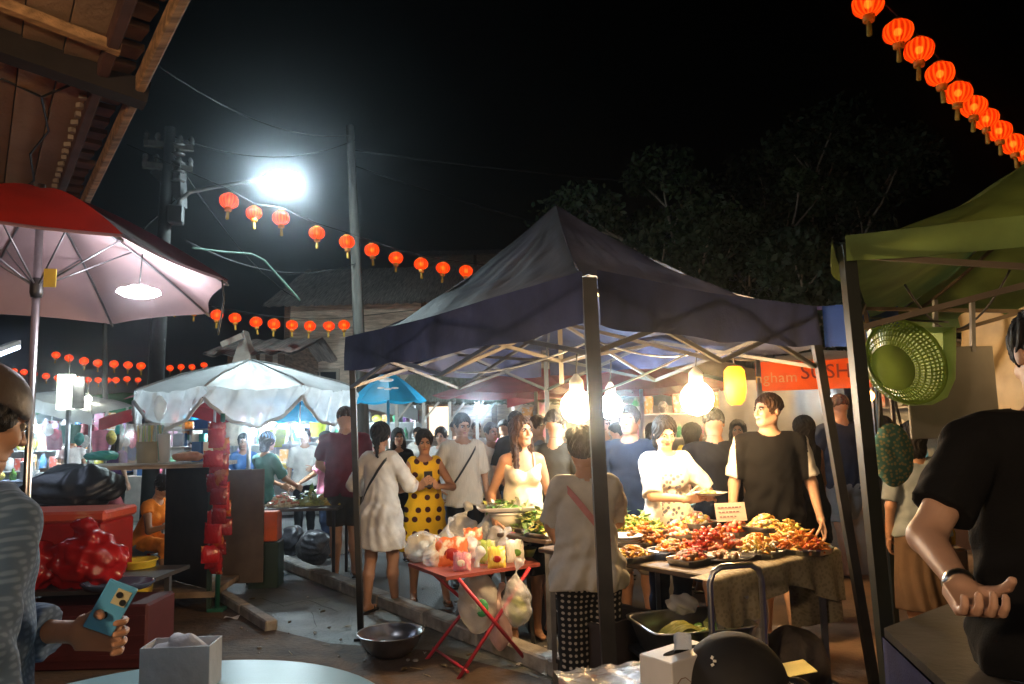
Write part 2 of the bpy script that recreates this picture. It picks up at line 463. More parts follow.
        V = (V*hs)@M3.T + wr; Vs.append(V); Qs.append(Q+k if np.linalg.det(M3) > 0 else (Q+k)[:, ::-1]); k += len(V)
        J['hand%s' % ('R' if s > 0 else 'L')] = wr+hd*.08; J['grip%s' % ('R' if s > 0 else 'L')] = wr+hd*.085+n_*.028
    V = np.concatenate(Vs); Q = np.concatenate(Qs)
    C = V[Q].mean(1); q = toH(C); mi = np.zeros(len(Q), int)
    mi[(ell(q, (0,-.095,-.057), (.021,.02,.0085)) < 0)] = 1
    for s in (-1,1): mi[cone(q, (s*.014,-.1,.024), (s*.046,-.082,.026), .006, .005) < -.0005] = 2
    for s in (-1,1): mi[cone(q, (s*.017,-.092,.0125), (s*.045,-.084,.0115), .003, .003) < .0035] = 2
    sk = skinmat(skin)
    o = link('body', npmesh('body', V*sc, Q, mi), [sk, LIP(), HAIRM()], root)
    # eyes
    mb = MB()
    for s in (-1,1):
        c = hc+RH@A3((s*.031,-.080,.004)); c2 = hc+RH@A3((s*.031,-.0895,.004))
        mb = MB().ball(Vector(c*sc), .0125*sc, 10, 0, m_=8); mb.ball(Vector(c2*sc), .0075*sc, 8, 1, m_=6)
        mb.build('eye', [mat('eye_white', (.45,.42,.38), .2, var=.02), mat('iris', (.02,.012,.01), .15, var=.02)], root, world=False)
    hvx = max(.0065, vox*.6)
    # hair
    st, hcol = hair
    if st != 'bald':
        def hd_(P):
            q = toH(P); th_ = .012 if st == 'short' else .017
            d = ell(q, (0,.014,.026), (.074+th_,.094+th_,.088+th_))
            nv = .0045*np.sin(np.arctan2(q[:,0], q[:,1])*17+6*np.sin(q[:,2]*30))+.0025*rough_noise(q, 60, 3)
            if st == 'short':
                d = np.maximum(d, -(q[:,2]+.01+.35*(q[:,1]-.02)*-1)); d = np.maximum(d, -.052-q[:,2])
                d = np.maximum(d, -ell(q, (0,-.13,-.03), (.1,.11,.1)))
                d = np.maximum(d, -cone(q, (-.1,.005,-.03), (.1,.005,-.03), .03, .03))
            else:
                ln = dict(bob=-.1, long=-.36, pony=-.06, bun=-.05, shoulder=-.2, cropped=-.09)[st]
                wd = dict(bob=.078, long=.085, shoulder=.082).get(st, .07)
                if st in ('bob', 'long', 'shoulder', 'cropped'):
                    qq = q*A3((1,1.25,1)); d = smin(d, cone(qq, (0,.035,-.0), (0,.05,ln), wd, wd*(.95 if st != 'long' else .75)), .03)
                    if st in ('long', 'shoulder'):
                        for s in (-1,1): d = smin(d, cone(q, (s*.07,-.0,-.03), (s*.085,-.045 if st == 'long' else -.0,ln*.95), .028, .026), .02)
                if st == 'pony':
                    d = smin(d, cone(q, (0,.1,-.0), (0,.12,-.06), .03, .03), .02); d = smin(d, cone(q, (0,.12,-.06), (0,.1,-.2), .03, .012), .02)
                if st == 'bun': d = smin(d, ell(q, (0,.105,.045), (.045,.04,.042)), .008)
                d = np.maximum(d, -ell(q, (0,-.125,-.03), (.064,.11,.1))); 
                if st in ('pony', 'bun'): d = smax(d, -cone(q, (-.12,-.04,-.1), (.12,-.04,-.1), .07, .07), .01)
            return d+nv
        ztop, L_ = .13, dict(long=.45, shoulder=.3, pony=.24).get(st, .16)
        c = hc
        V, Q = nets(hd_, c+A3((-.16,-.17,-L_)), c+A3((.16,.2,.15)), hvx if not fine else .007)
        link('hair', npmesh('hair', V*sc, Q), HAIRM(hcol), root)
    if cap:
        def cd(P):
            q = toH(P); d = ell(q, (0,.012,.03), (.092,.112,.1)); d = np.maximum(d, .028-q[:,2]+.15*q[:,1])
            br = np.maximum.reduce([ell(q*A3((1,1,.0))+A3((0,0,0)), (0,-.1,0), (.085,.105,1.)), np.abs(q[:,2]-.035+ .3*(q[:,1]+.1)**2*4)-.004, q[:,1]+.05]) if cap[0] == 'cap' else d+0
            return np.minimum(d, br)
        V, Q = nets(cd, hc+A3((-.15,-.24,-.03)), hc+A3((.15,.16,.17)), .006)
        link('cap', npmesh('cap', V*sc, Q), cap[1], root)
    # top
    if top:
        T = dict(sleeve=.6, hem=-.06, flare=.0, t=.016, neck=.07, cami=False, folds=.006); T.update(top)
        def td(P):
            q = toT(P); d = smin(torso(P), legsd(P), .045)+.0-T['t']
            if T['hem'] < .0 or T['flare']:
                w0 = (.125 if f else .142)*B+T['t']; w1 = (.16 if f else .148)*B+T['t']+T['flare']
                d = smin(d, cone(q*SQ, (0,0,.2), (0,0,min(T['hem'],-.03)-.02), w0, w1)*.85, .03)
            if T['sleeve']: d = smin(d, armd(P, .012+T['t']*.4, T['sleeve'], .012), .016)
            d = smin(d, cone(q, (-.09*B,.012,.46), (.09*B,.012,.46), .05, .05), .03) if not T['cami'] else d
            an = np.arctan2(q[:,0], q[:,1]); low_ = np.clip((.35-q[:,2])/.4, 0, 1)
            d = d + T['folds']*(np.sin(an*9+3*np.sin(q[:,2]*9)+P[:,0]*8)*low_ + .9*rough_noise(q*A3((1,1,.6)), 28, 5) + .6*np.sin(q[:,2]*55+q[:,0]*38*np.sign(q[:,0])+4*rough_noise(q, 9, 8))*np.exp(-((q[:,2]-.12)/.16)**2) + .5*np.sin(q[:,0]*70+q[:,2]*45+3*rough_noise(q, 11, 2))*np.clip(np.abs(q[:,0])*8-1.0, 0, 1))
            d = np.maximum(d, T['hem']-q[:,2]+.01*np.sin(an*3))
            if T['cami']:
                strap = np.abs(np.abs(q[:,0])-.085)-.007
                d = np.maximum(d, np.minimum(q[:,2]-(.385+np.abs(q[:,0])*.5*(q[:,1] < 0)-.03), strap)); d = np.maximum(d, q[:,2]-.52)
            else:
                d = np.maximum(d, -cone(q, (0,.0,.50), (0,-.06,.60), T['neck'], T['neck']+.02)); d = np.maximum(d, q[:,2]-.53)
            return d
        hi2 = hi.copy(); lo2 = lo.copy(); lo2 = np.minimum(lo2, np.array(toW((0,0,T['hem'])))-A3((.25+T['flare'],.2+T['flare'],.02))); hi2 = np.maximum(hi2, np.array(toW((0,0,.5)))+A3((.25+T['flare'],.2+T['flare'],.06)))
        lo2[2] = min(toW((0,0,T['hem']))[2], min(a[3][2] for a in arms) if T['sleeve'] > 1 else 9, min(a[2][2] for a in arms) if T['sleeve'] else 9)-.1; hi2[2] = toW((0,0,.56))[2]+.05
        V, Q = nets(td, lo2, hi2, vox*.92)
        mi_ = None; ms_ = [T['m']]
        if 'paint' in T: mi_ = T['paint'][1](toT(V[Q].mean(1))).astype(int); ms_.append(T['paint'][0])
        link(T.get('name', 'shirt'), npmesh('shirt', V*sc, Q, mi_), ms_, root)
    if bottom and bottom.get('upto', 2) > .5:
        Bt = dict(kind='pants', t=.014, upto=1.92, flare=.006, waist=.1, len=.5); Bt.update(bottom)
        if top and top.get('hem', -.06) < .08 and 'waist' not in bottom: Bt['waist'] = top.get('hem', -.06)+.05
        def bd(P):
            q = toT(P)
            if Bt['kind'] == 'skirt':
                zb = Bt['len']; c0 = cone((P-A3((0,0,0)))*SQ, (0,0,hipz+.0), (0,0,zb-.05), .165*B+Bt['t'], .17*B+Bt['flare'])*.85
                an = np.arctan2(P[:,0], P[:,1]); c0 += .008*np.sin(an*11+2*np.sin(P[:,2]*7))*np.clip((hipz-P[:,2])/.3, 0, 1)
                d = np.maximum(smin(c0, np.maximum(torso(P, Bt['t']), q[:,2]-Bt['waist']), .03), zb-P[:,2])
            else:
                d = smin(legsd(P, Bt['t'], Bt['upto'], Bt['flare']), torso(P, Bt['t']), .03)
                d = d+.005*rough_noise(P*A3((1,1,1.5)), 24, 9)
            return np.maximum(d, q[:,2]-Bt['waist'])
        lo2 = np.minimum(lo, pelv-A3((.3,.3,0))); hi2 = np.maximum(hi, pelv+A3((.3,.3,0))); hi2[2] = hipz+.25
        V, Q = nets(bd, lo2, hi2, vox)
        nm = Bt.get('name', 'skirt' if Bt['kind'] == 'skirt' else 'trousers' if Bt['upto'] > 1.5 else 'shorts')
        link(nm, npmesh(nm, V*sc, Q), Bt['m'], root)
    if shoes:
        for i, (hp, kn, an) in enumerate(Lg):
            s = -1 if i == 0 else 1
            def sd(P):
                q = P-an
                sole = np.maximum(cone(q*A3((1,1,0)), (0,.035,0), (s*.01,-.135,0), .034, .043), np.abs(q[:,2]+.077)-.009)
                if shoes[0] == 'sandal':
                    strap = np.maximum(np.abs(np.linalg.norm((q-A3((s*.005,-.085,-.075)))*A3((1,0,1)), axis=1)-.042)-.004, np.abs(q[:,1]+.085)-.016)
                    return np.minimum(sole, np.maximum(strap, -.075-q[:,2]))
                e = np.minimum(sole, smin(cone(q*A3((1,1,1.2)), (0,.03,-.05), (s*.01,-.13,-.062), .038, .034), cone(q, (0,0,0), (0,-.05,-.04), .044, .03), .03))
                return np.maximum(np.maximum(e, -.084-q[:,2]), q[:,2]-.01)
            V, Q = nets(sd, an+A3((-.07,-.2,-.09)), an+A3((.07,.09,.03)), .007)
            link('sandal' if shoes[0] == 'sandal' else 'shoe', npmesh('shoe', V*sc, Q), shoes[1], root)
    # joint positions in world space for things held
    Mz = Matrix.Rotation(face, 3, 'Z'); L0 = Vector(loc)
    W = lambda p: L0+Mz@(Vector([float(x) for x in p])*sc)
    root_out = {k_: W(v) for k_, v in J.items()}
    root_out.update(root=root, W=W, T=lambda p: W(toW(p)), torso=torso, toT=toT, sc=sc, head=W(hc), toW=toW, arms=arms)
    return root_out
def strapband(P_, name, pts, r, m_, w_=.022):
    'a strap lying along torso-frame points of a person, child of the person'
    mb = MB(); q = [Vector([float(a) for a in P_['toW'](p)])*P_['sc'] for p in pts]
    cen = Vector((0,0,0))
    vs = []; fs = []
    for i, p in enumerate(q):
        t = (q[min(i+1, len(q)-1)]-q[max(i-1, 0)]).normalized(); c = Vector((0, 0, p.z)); nrm = (p-c).normalized(); s = t.cross(nrm).normalized()
        for a, b in ((-1,-1), (1,-1), (1,1), (-1,1)): vs.append(p + s*a*w_/2 + nrm*b*.002)
        if i: 
            for k in range(4): fs.append(((i-1)*4+k, (i-1)*4+(k+1) % 4, i*4+(k+1) % 4, i*4+k))
    mb.add(vs, fs); return mb.build(name, m_, P_['root'], world=False)
def ring_strap(P_, name, high, low_, m_, w_=.022, off=.022, n=24):
    'shoulder-to-hip strap: cross section of the torso by a tilted plane, pushed out by off'
    hx, hz = high; lx, lz = low_; pts = []
    for i in range(n+1):
        a = 2*math.pi*i/n; x = (hx+lx)/2+(hx-lx)/2*math.cos(a); z = (hz+lz)/2+(hz-lz)/2*math.cos(a)
        sy = math.sin(a); 
        # march outward along y until outside torso
        y = 0.0; sg = 1 if sy >= 0 else -1
        while y < .4:
            p = P_['toW']((x, sg*y, z)); d = float(P_['torso'](np.array([p], np.float32), 0)[0])
            if d > off: break
            y += .006
        pts.append((x, sg*y*min(1, abs(sy)*3+.0), z))
    return strapband(P_, name, pts, 0, m_, w_)
# ---------------------------------------------------------------- shared materials
STEEL = mat('steel', (.55,.55,.56), .28, 1, var=.15, vscale=8, bump=.05)
DSTEEL = mat('worn_steel', (.22,.22,.23), .45, .8, var=.2, bump=.1)
DARKMETAL = mat('dark_painted_metal', (.035,.035,.04), .5, .3, var=.3, vscale=12, bump=.08)
WOODM = mat('worn_wood', (.16,.085,.045), .75, var=.35, vscale=5, bump=.25, stretch=(1,6,6))
CABLE = mat('cable', (.02,.02,.02), .6)
RED = mat('red_plastic', (.33,.015,.012), .35, var=.12)
ORANGE = mat('orange_plastic', (.7,.12,.02), .4, var=.12)
YELLOWP = mat('yellow_plastic', (.7,.5,.04), .4)
WHITEP = mat('white_plastic', (.72,.72,.7), .4, var=.06)
BLACKP = mat('black_plastic', (.015,.015,.017), .45)
GREENP = mat('green_plastic', (.28,.5,.06), .35, trans=.35, var=.08)
TEALP = mat('teal_plastic', (.05,.4,.38), .35, trans=.2)
PINKP = mat('pink_plastic', (.75,.2,.32), .35, trans=.3)
CONC = mat('kerb_concrete', (.30,.28,.25), .85, var=.3, vscale=7, bump=.3, bscale=50)
BAG = mat('clear_bag', (.8,.82,.85), .15, alpha=.36, spec=.9, var=.12, bump=.6, bscale=35)
BAGW = mat('milky_bag', (.75,.74,.72), .3, trans=.4, alpha=.62, spec=.8, bump=.5, bscale=30)
REDBAG = mat('red_bag', (.42,.012,.012), .22, trans=.25, spec=.8, bump=.4, bscale=18, alpha=.93)
STRAPM = mat('black_strap', (.012,.012,.012), .6)
# ---------------------------------------------------------------- ground
def gmesh(name, pts, z, m, kind='structure'):
    mb = MB(); mb.add([(p[0], p[1], z) for p in pts], [tuple(range(len(pts)))]); o = mb.build(name, m); o['kind'] = kind; return o
ASPH = mat('asphalt', (.050,.048,.047), .62, col2=(.085,.080,.072), vscale=1.3, bump=.5, bscale=60, c2lo=.35, c2hi=.7)
ASPH.node_tree.nodes['Principled BSDF'].inputs['Specular IOR Level'].default_value = .6
g = MB(); g.grid(lambda u, v: Vector((-150+300*u, -20+320*v, 0)), 20, 20, sm=False); tag(g.build('road', ASPH), kind='structure')
PAVE = mat('pale_concrete', (.21,.22,.20), .55, col2=(.095,.10,.095), vscale=2.3, bump=.6, bscale=38, c2lo=.38, c2hi=.62)
DIRT = mat('dirt_floor', (.10,.062,.038), .8, col2=(.045,.032,.024), vscale=3.5, bump=.7, bscale=25)
k0, k1 = gr(262,558), gr(470,640)                     # far kerb line
kd = (k1-k0).normalized(); kn = Vector((kd.y, -kd.x, 0)); 
if kn.y > 0: kn = -kn
n0 = gr(222,600); 
q0 = n0-kd*7; q1 = gr(300,650)
fd_ = (q1-n0).normalized()
gmesh('pavement', [k0-kd*9, k1+kd*4, k1+kd*4+kn*3.2, k0-kd*9+kn*3.2], .004, PAVE)
# dark wet patch of older slab and the slabs' joints
gmesh('pavement_slab', [gr(235,566), gr(300,578), gr(345,596), gr(215,612)], .008, mat('darker_concrete', (.085,.09,.088), .5, col2=(.12,.125,.12), vscale=3, bump=.3))
gmesh('dirt_floor', [n0+fd_*-.2+Vector((0,0,0)), gr(262,628), gr(330,645), gr(430,652), gr(560,684), Vector((3.4,3.3,0)), Vector((6,2.5,0)), Vector((6,-8,0)), Vector((-9,-8,0)), Vector((-9,n0.y,0))], .012, DIRT)
gmesh('roadside_ground', [Vector((2.0,4.2,0)), Vector((1.7,5.6,0)), Vector((3.0,9.5,0)), Vector((8,9.5,0)), Vector((8,3,0)), Vector((3.4,3.3,0))], .016, mat('tan_ground', (.28,.17,.10), .7, col2=(.16,.10,.06), vscale=2.2, bump=.4, bscale=30))
def kerb(a, b, w_, h_, label, name='kerb_stone', grp=None, n=7):
    d = (b-a); L_ = d.length; d.normalize(); rz = math.atan2(d.y, d.x)
    for i in range(n):
        l = L_/n; c = a+d*(l*(i+.5)); mb = MB()
        mb.box((c.x, c.y, h_/2), (l-.012, w_, h_), rz+random.uniform(-.006,.006), bev=.012)
        o = mb.build(name, CONC, loc=(c.x, c.y, 0)); tag(o, kind='structure')
kerb(k0-kd*3+kn*-.0, k1+kd*2.6, .15, .11, 'x', n=13)
kerb(n0-kd*.0, gr(272,632), .10, .09, 'x', n=2)
kerb(n0-kd*3.2, n0, .10, .09, 'x', n=3)
# litter and small stones
for i in range(26):
    px = random.uniform(240,560); py = random.uniform(600,672)
    p = gr(px, py); s_ = random.uniform(.008,.02); mb = MB(); mb.ball((p.x,p.y,.014+s_*.4), s_, 6, 0, random.uniform(.7,1.4), 1, .6, 4)
    tag(mb.build('pebble', CONC, loc=(p.x,p.y,.012)), 'small pebble lying on the dirty floor by the kerb', 'pebble', 'pebbles on the ground')
for (px,py,c_) in ((806,650,WHITEP),(843,545,WHITEP),(232,620,WHITEP),(520,655,WHITEP)):
    p = gr(px,py); mb = MB(); mb.slab(lambda u,v: p+Vector(((u-.5)*.12,(v-.5)*.07,.024+.01*math.sin(u*5+v*3))), 5, 4, .001)
    tag(mb.build('litter', c_, loc=p), {806:'white paper scrap on lit ground right of the food table',843:'white paper scrap on tan ground behind the leaning pole',232:'pale scrap on the floor at the foot of the snack strip',520:'pale scrap under the red folding table'}[px], 'litter')
for i in range(46):
    px = random.uniform(225,600); py = random.uniform(575,676); p = gr(px, py, .016); a_ = random.uniform(0, 6.28); L_ = random.uniform(.02,.07); k = i % 3; d_ = Vector((math.cos(a_), math.sin(a_), 0)); s_ = Vector((-d_.y, d_.x, 0))
    mb = MB()
    if k == 0: mb.tube([p, p+d_*L_*1.5+Vector((0,0,.003))], .0025, 5)
    else: mb.slab(lambda u, v: p+d_*(L_*(u-.5))+s_*(L_*.6*(v-.5)*(1-abs(u-.5)*(1.6 if k == 1 else .3)))+Vector((0,0,.008+.006*math.sin(u*4+v*5))), 5, 4, .001)
    m_ = (mat('stick_litter', (.35,.27,.17), .8), mat('dry_leaf', (.14,.10,.04), .7), mat('paper_litter', (.5,.48,.44), .8))[k]
    tag(mb.build(('bamboo_stick','dry_leaf','paper_scrap')[k], m_, loc=tuple(p)), ('thin bamboo stick dropped on the ground near the kerb','small dry leaf lying on the ground near the kerb','tiny paper scrap on the ground near the kerb')[k], ('stick','leaf','litter')[k], ('dropped bamboo sticks','dry leaves on the ground','paper scraps on the ground')[k])
# cracks in the pavement
for i, pl in enumerate((((240,604),(262,598),(285,606),(310,600),(338,612)),((300,640),(318,626),(312,612),(330,600)),((372,632),(392,622),(420,628)),((270,585),(290,590),(300,584)))):
    q = [gr(x, y, .0085) for x, y in pl]; q2 = []
    for a, b in zip(q[:-1], q[1:]): q2 += [a.lerp(b, k/4)+Vector((random.uniform(-.012,.012), random.uniform(-.02,.02), 0)) for k in range(4)]
    q2.append(q[-1]); mb = MB(); vs = []
    for j, p in enumerate(q2): w_ = .004+.004*random.random(); vs += [p+Vector((0,w_,0)), p-Vector((0,w_,0))]
    mb.add(vs, [(2*j,2*j+1,2*j+3,2*j+2) for j in range(len(q2)-1)]); o = mb.build('pavement_crack', mat('crack', (.02,.02,.018), .9), loc=tuple(q[0])); o['kind'] = 'structure'
# ---------------------------------------------------------------- lamps
def bulb(px, py, d, r, col, s, label, name='light_bulb', wire_to=None, shape=1.0):
    p = at(px, py, d); t = thing(name, label, 'lamp', p)
    mb = MB(); mb.lathe([(1e-4,-r*shape),(r*.5,-r*.86*shape),(r*.87,-r*.5*shape),(r,0),(r*.9,r*.45*shape),(r*.62,r*.8*shape),(r*.4,r*.98*shape)], p, 18)
    mb.build('glass', emis('glow_%s_%.0f' % (name, px*7+py), col, s), t)
    mb = MB(); mb.lathe([(r*.41,r*.97*shape),(r*.42,r*1.05*shape),(r*.42,r*1.4*shape+.02),(.012,r*1.4*shape+.06)], p, 14); mb.build('socket', WHITEP, t)
    top_ = wire_to or p+Vector((0,0,.5))
    mb = MB(); mb.tube([p+Vector((0,0,r*1.4*shape+.06)), top_], .005, 6); mb.build('cord', CABLE, t); return t
WARM, COOL = (1,.62,.27), (.72,.90,1)
# ---------------------------------------------------------------- main marquee
ZC = 2.27
CA, CB_, CC = Vector((-1.20,5.5,0)), Vector((.355,3.3,0)), Vector((1.86,4.55,0))
CD = CA+CC-CB_
def marquee(name, label, corners, zc, zp, m_roof, m_val, vh, m_pole, pw, sagk=.45, feet=None, val_skip=(), under=None):
    cen = sum(corners, Vector((0,0,0)))/4; t = thing(name, label, 'marquee', (cen.x, cen.y, 0))
    pk = Vector((cen.x, cen.y, zp)); roof = MB()
    rs = random.Random(len(label))
    for i in range(4):
        a, b = corners[i], corners[(i+1) % 4]
        def fn(u, v, a=a, b=b, i=i):
            e = a.lerp(b, u); e = Vector((e.x, e.y, zc)); p = e.lerp(Vector((pk.x, pk.y, zc)), v)
            hgt = (zp-zc)*(v**1.45); 
            sag = -.06*math.sin(math.pi*u)*(1-v)*v - .02*math.sin(math.pi*u)*(1-v)**2
            wr = .014*math.sin(u*23+v*7+i)*(1-v)*math.sin(math.pi*u)+.012*math.sin(v*19+u*5+i*2)+.010*math.sin(u*41-v*27+i+2*math.sin(v*9))*math.sin(math.pi*u)
            fold = .03*math.exp(-((v-.42)/.05)**2)*math.sin(math.pi*u)
            return Vector((p.x, p.y, zc+hgt+sag+wr*math.sin(math.pi*min(1,v*1.2))+fold*.6))
        roof.grid(fn, 26, 22)
    roof.build('roof', m_roof, t)
    for i in range(4):
        if i in val_skip: continue
        a, b = corners[i], corners[(i+1) % 4]; out = (b-a).cross(Vector((0,0,1))).normalized()
        if (a+b-2*cen).dot(out) < 0: out = -out
        v_ = MB()
        v_.grid(lambda u, v, a=a, b=b: a.lerp(b, u)+out*(.05+.015*math.sin(u*29+i*3)*v+.01*math.sin(u*11+2*v))+Vector((0,0,zc+.012-.02*math.sin(math.pi*u)-vh*v*(1+.04*math.sin(u*17)))), 50, 6)
        v_.build('valance', m_val, t)
    feet = feet or [Vector((c.x, c.y, 0)) for c in corners]
    for i in range(4):
        mb = MB(); c = corners[i]; mb.bar(feet[i], (c.x, c.y, zc-.02), pw[i]); mb.box((feet[i].x, feet[i].y, .01), (pw[i]*2.2, pw[i]*2.2, .02)); mb.build('pole', m_pole, t)
    # scissor trusses
    for i in range(4):
        a, b = corners[i], corners[(i+1) % 4]; z0, z1 = zc-.06, zc-.36
        for k in range(2):
            p, q = a.lerp(b, k*.5), a.lerp(b, k*.5+.5)
            mb = MB(); mb.bar((p.x,p.y,z0), (q.x,q.y,z1), .022); mb.build('truss_bar', under or DSTEEL, t)
            mb = MB(); mb.bar((p.x,p.y,z1), (q.x,q.y,z0), .022); mb.build('truss_bar', under or DSTEEL, t)
    for i in range(4):
        c = corners[i]
        mb = MB(); mb.tube([Vector((c.x,c.y,0)).lerp(Vector((pk.x,pk.y,0)), q_/8)+Vector((0,0,zc-.04+(zp-zc)*(q_/8)**1.45-.04)) for q_ in range(9)], .012, 4, sm=False); mb.build('rafter', under or DSTEEL, t)
        a, b = corners[i], corners[(i+1) % 4]; mq = (a+b)/2
        for z0, z1 in ((zc-.08, zc-.25), (zc-.36, zc+.02)):
            mb = MB(); mb.bar((mq.x,mq.y,z0), (cen.x,cen.y,z1), .02); mb.build('truss_bar', under or DSTEEL, t)
    mb = MB(); mb.bar((cen.x,cen.y,zc-.4), (pk.x,pk.y,zp-.03), .03); mb.build('centre_post', under or DSTEEL, t)
    return t
NAVY = mat('navy_canopy', (.036,.041,.072), .6, var=.35, vscale=3, trans=.15, bump=.35, bscale=9)
NAVYV = mat('navy_valance', (.03,.037,.095), .6, var=.3, vscale=4, trans=.12, bump=.3, bscale=12)
GREY_ALU = mat('grey_aluminium', (.15,.145,.14), .4, .7, var=.15)
ft = [gr(361,640), Vector((.39,3.3,0)), Vector((2.06,4.5,0)), Vector((CD.x,CD.y,0))]
marquee('marquee', 'dark navy peaked market marquee over the buffet table, in the middle', [CA,CB_,CC,CD], ZC, 3.12, NAVY, NAVYV, .25, mat('grey_pole', (.045,.045,.045), .45, .5, var=.2), [.042,.062,.05,.04], feet=ft, under=GREY_ALU)
bulb(577,407,4.5,.10,WARM,150,'warm hanging bulb left of the marquee front pole',wire_to=at(577,352,4.5))
bulb(611,407,5.5,.09,COOL,170,'cool white hanging bulb just right of the front pole',wire_to=at(611,360,5.5))
bulb(697,399,4.9,.11,WARM,150,'warm hanging bulb above the woman with a plate',wire_to=at(697,345,4.9))
# yellow shade hanging beside the warm bulb
p = at(735,385,5.2); t = thing('lamp_shade', 'yellow cylinder shade glowing beside the right warm bulb', 'lamp', p)
mb = MB(); mb.lathe([(.045,.13),(.07,.10),(.075,-.04),(.06,-.11),(.035,-.14)], p, 20, caps=False); mb.build('shade', mat('yellow_shade', (.9,.45,.05), .5, trans=.6), t)
mb = MB(); mb.ball(p, .035, 12); mb.build('glass', emis('glow_shade', (1,.55,.15), 60), t)
mb = MB(); mb.tube([p+Vector((0,0,.15)), p+Vector((0,0,.55))], .004, 6); mb.build('cord', CABLE, t)
# cable run slung under the marquee
def wire(pts, r, label, name='cable', grp=None, sag=.0, n=12, m_=None, cat='cable'):
    out = []
    for a, b in zip(pts[:-1], pts[1:]):
        for i in range(n): 
            u = i/n; q = Vector(a).lerp(Vector(b), u); q.z -= sag*4*u*(1-u); out.append(q)
    out.append(Vector(pts[-1])); mb = MB(); mb.tube(out, r, 5, 0, True); o = mb.build(name, m_ or CABLE, loc=tuple(pts[0])); return tag(o, label, cat, grp)
wire([at(455,372,5.0), at(593,340,3.34), at(700,352,4.9)], .005, 'thin white cable slung between the marquee bulbs', sag=.05, m_=WHITEP)
wire([at(601,392,3.4), at(690,352,4.6)], .006, 'pale cord running from the front pole up to the right bulb', sag=.01, m_=WHITEP)
# ---------------------------------------------------------------- right green marquee
GE, GH, GF = Vector((1.345,2.9,0)), Vector((2.75,5.6,0)), Vector((4.0,1.55,0)); GG = GH+GF-GE
GREENC = mat('green_canopy', (.15,.22,.06), .7, var=.25, vscale=3, trans=.45, bump=.3, bscale=9)
marquee('marquee', 'olive green market marquee at the right edge, its near pole in front', [GE,GH,GG,GF], 2.30, 3.45, GREENC, GREENC, .11, mat('green_grey_pole', (.02,.024,.018), .5, .3), [.05,.035,.035,.05], feet=[Vector((1.385,2.88,0)), Vector((2.75,5.6,0)), Vector((GG.x,GG.y,0)), Vector((GF.x,GF.y,0))], under=mat('rusty_bar', (.12,.09,.06), .6, .5))
wire([at(905,285,3.4), at(955,330,4.0), at(1010,270,3.6)], .006, 'black cable looped in the green marquee frame', sag=.06)
bulb(1075,330,3.6,.06,WARM,26,'warm bulb under the green marquee beyond the right edge',wire_to=at(1075,280,3.6))
# blue canopy edge behind the leaning pole
mb = MB(); a, b = at(822,306,5.4), at(900,306,5.0)
mb.slab(lambda u, v: a.lerp(b, u)+Vector((0, .03*math.sin(u*14), -.30*v+.01*math.sin(u*9))), 20, 4, .004); mb.slab(lambda u, v: a.lerp(b, u)+Vector((.3*v, 1.6*v, .22*v)), 12, 6, .004)
tag(mb.build('blue_awning', mat('blue_awning', (.02,.07,.30), .6, trans=.2), loc=tuple(a)), 'bright blue awning edge between the two marquees', 'awning')
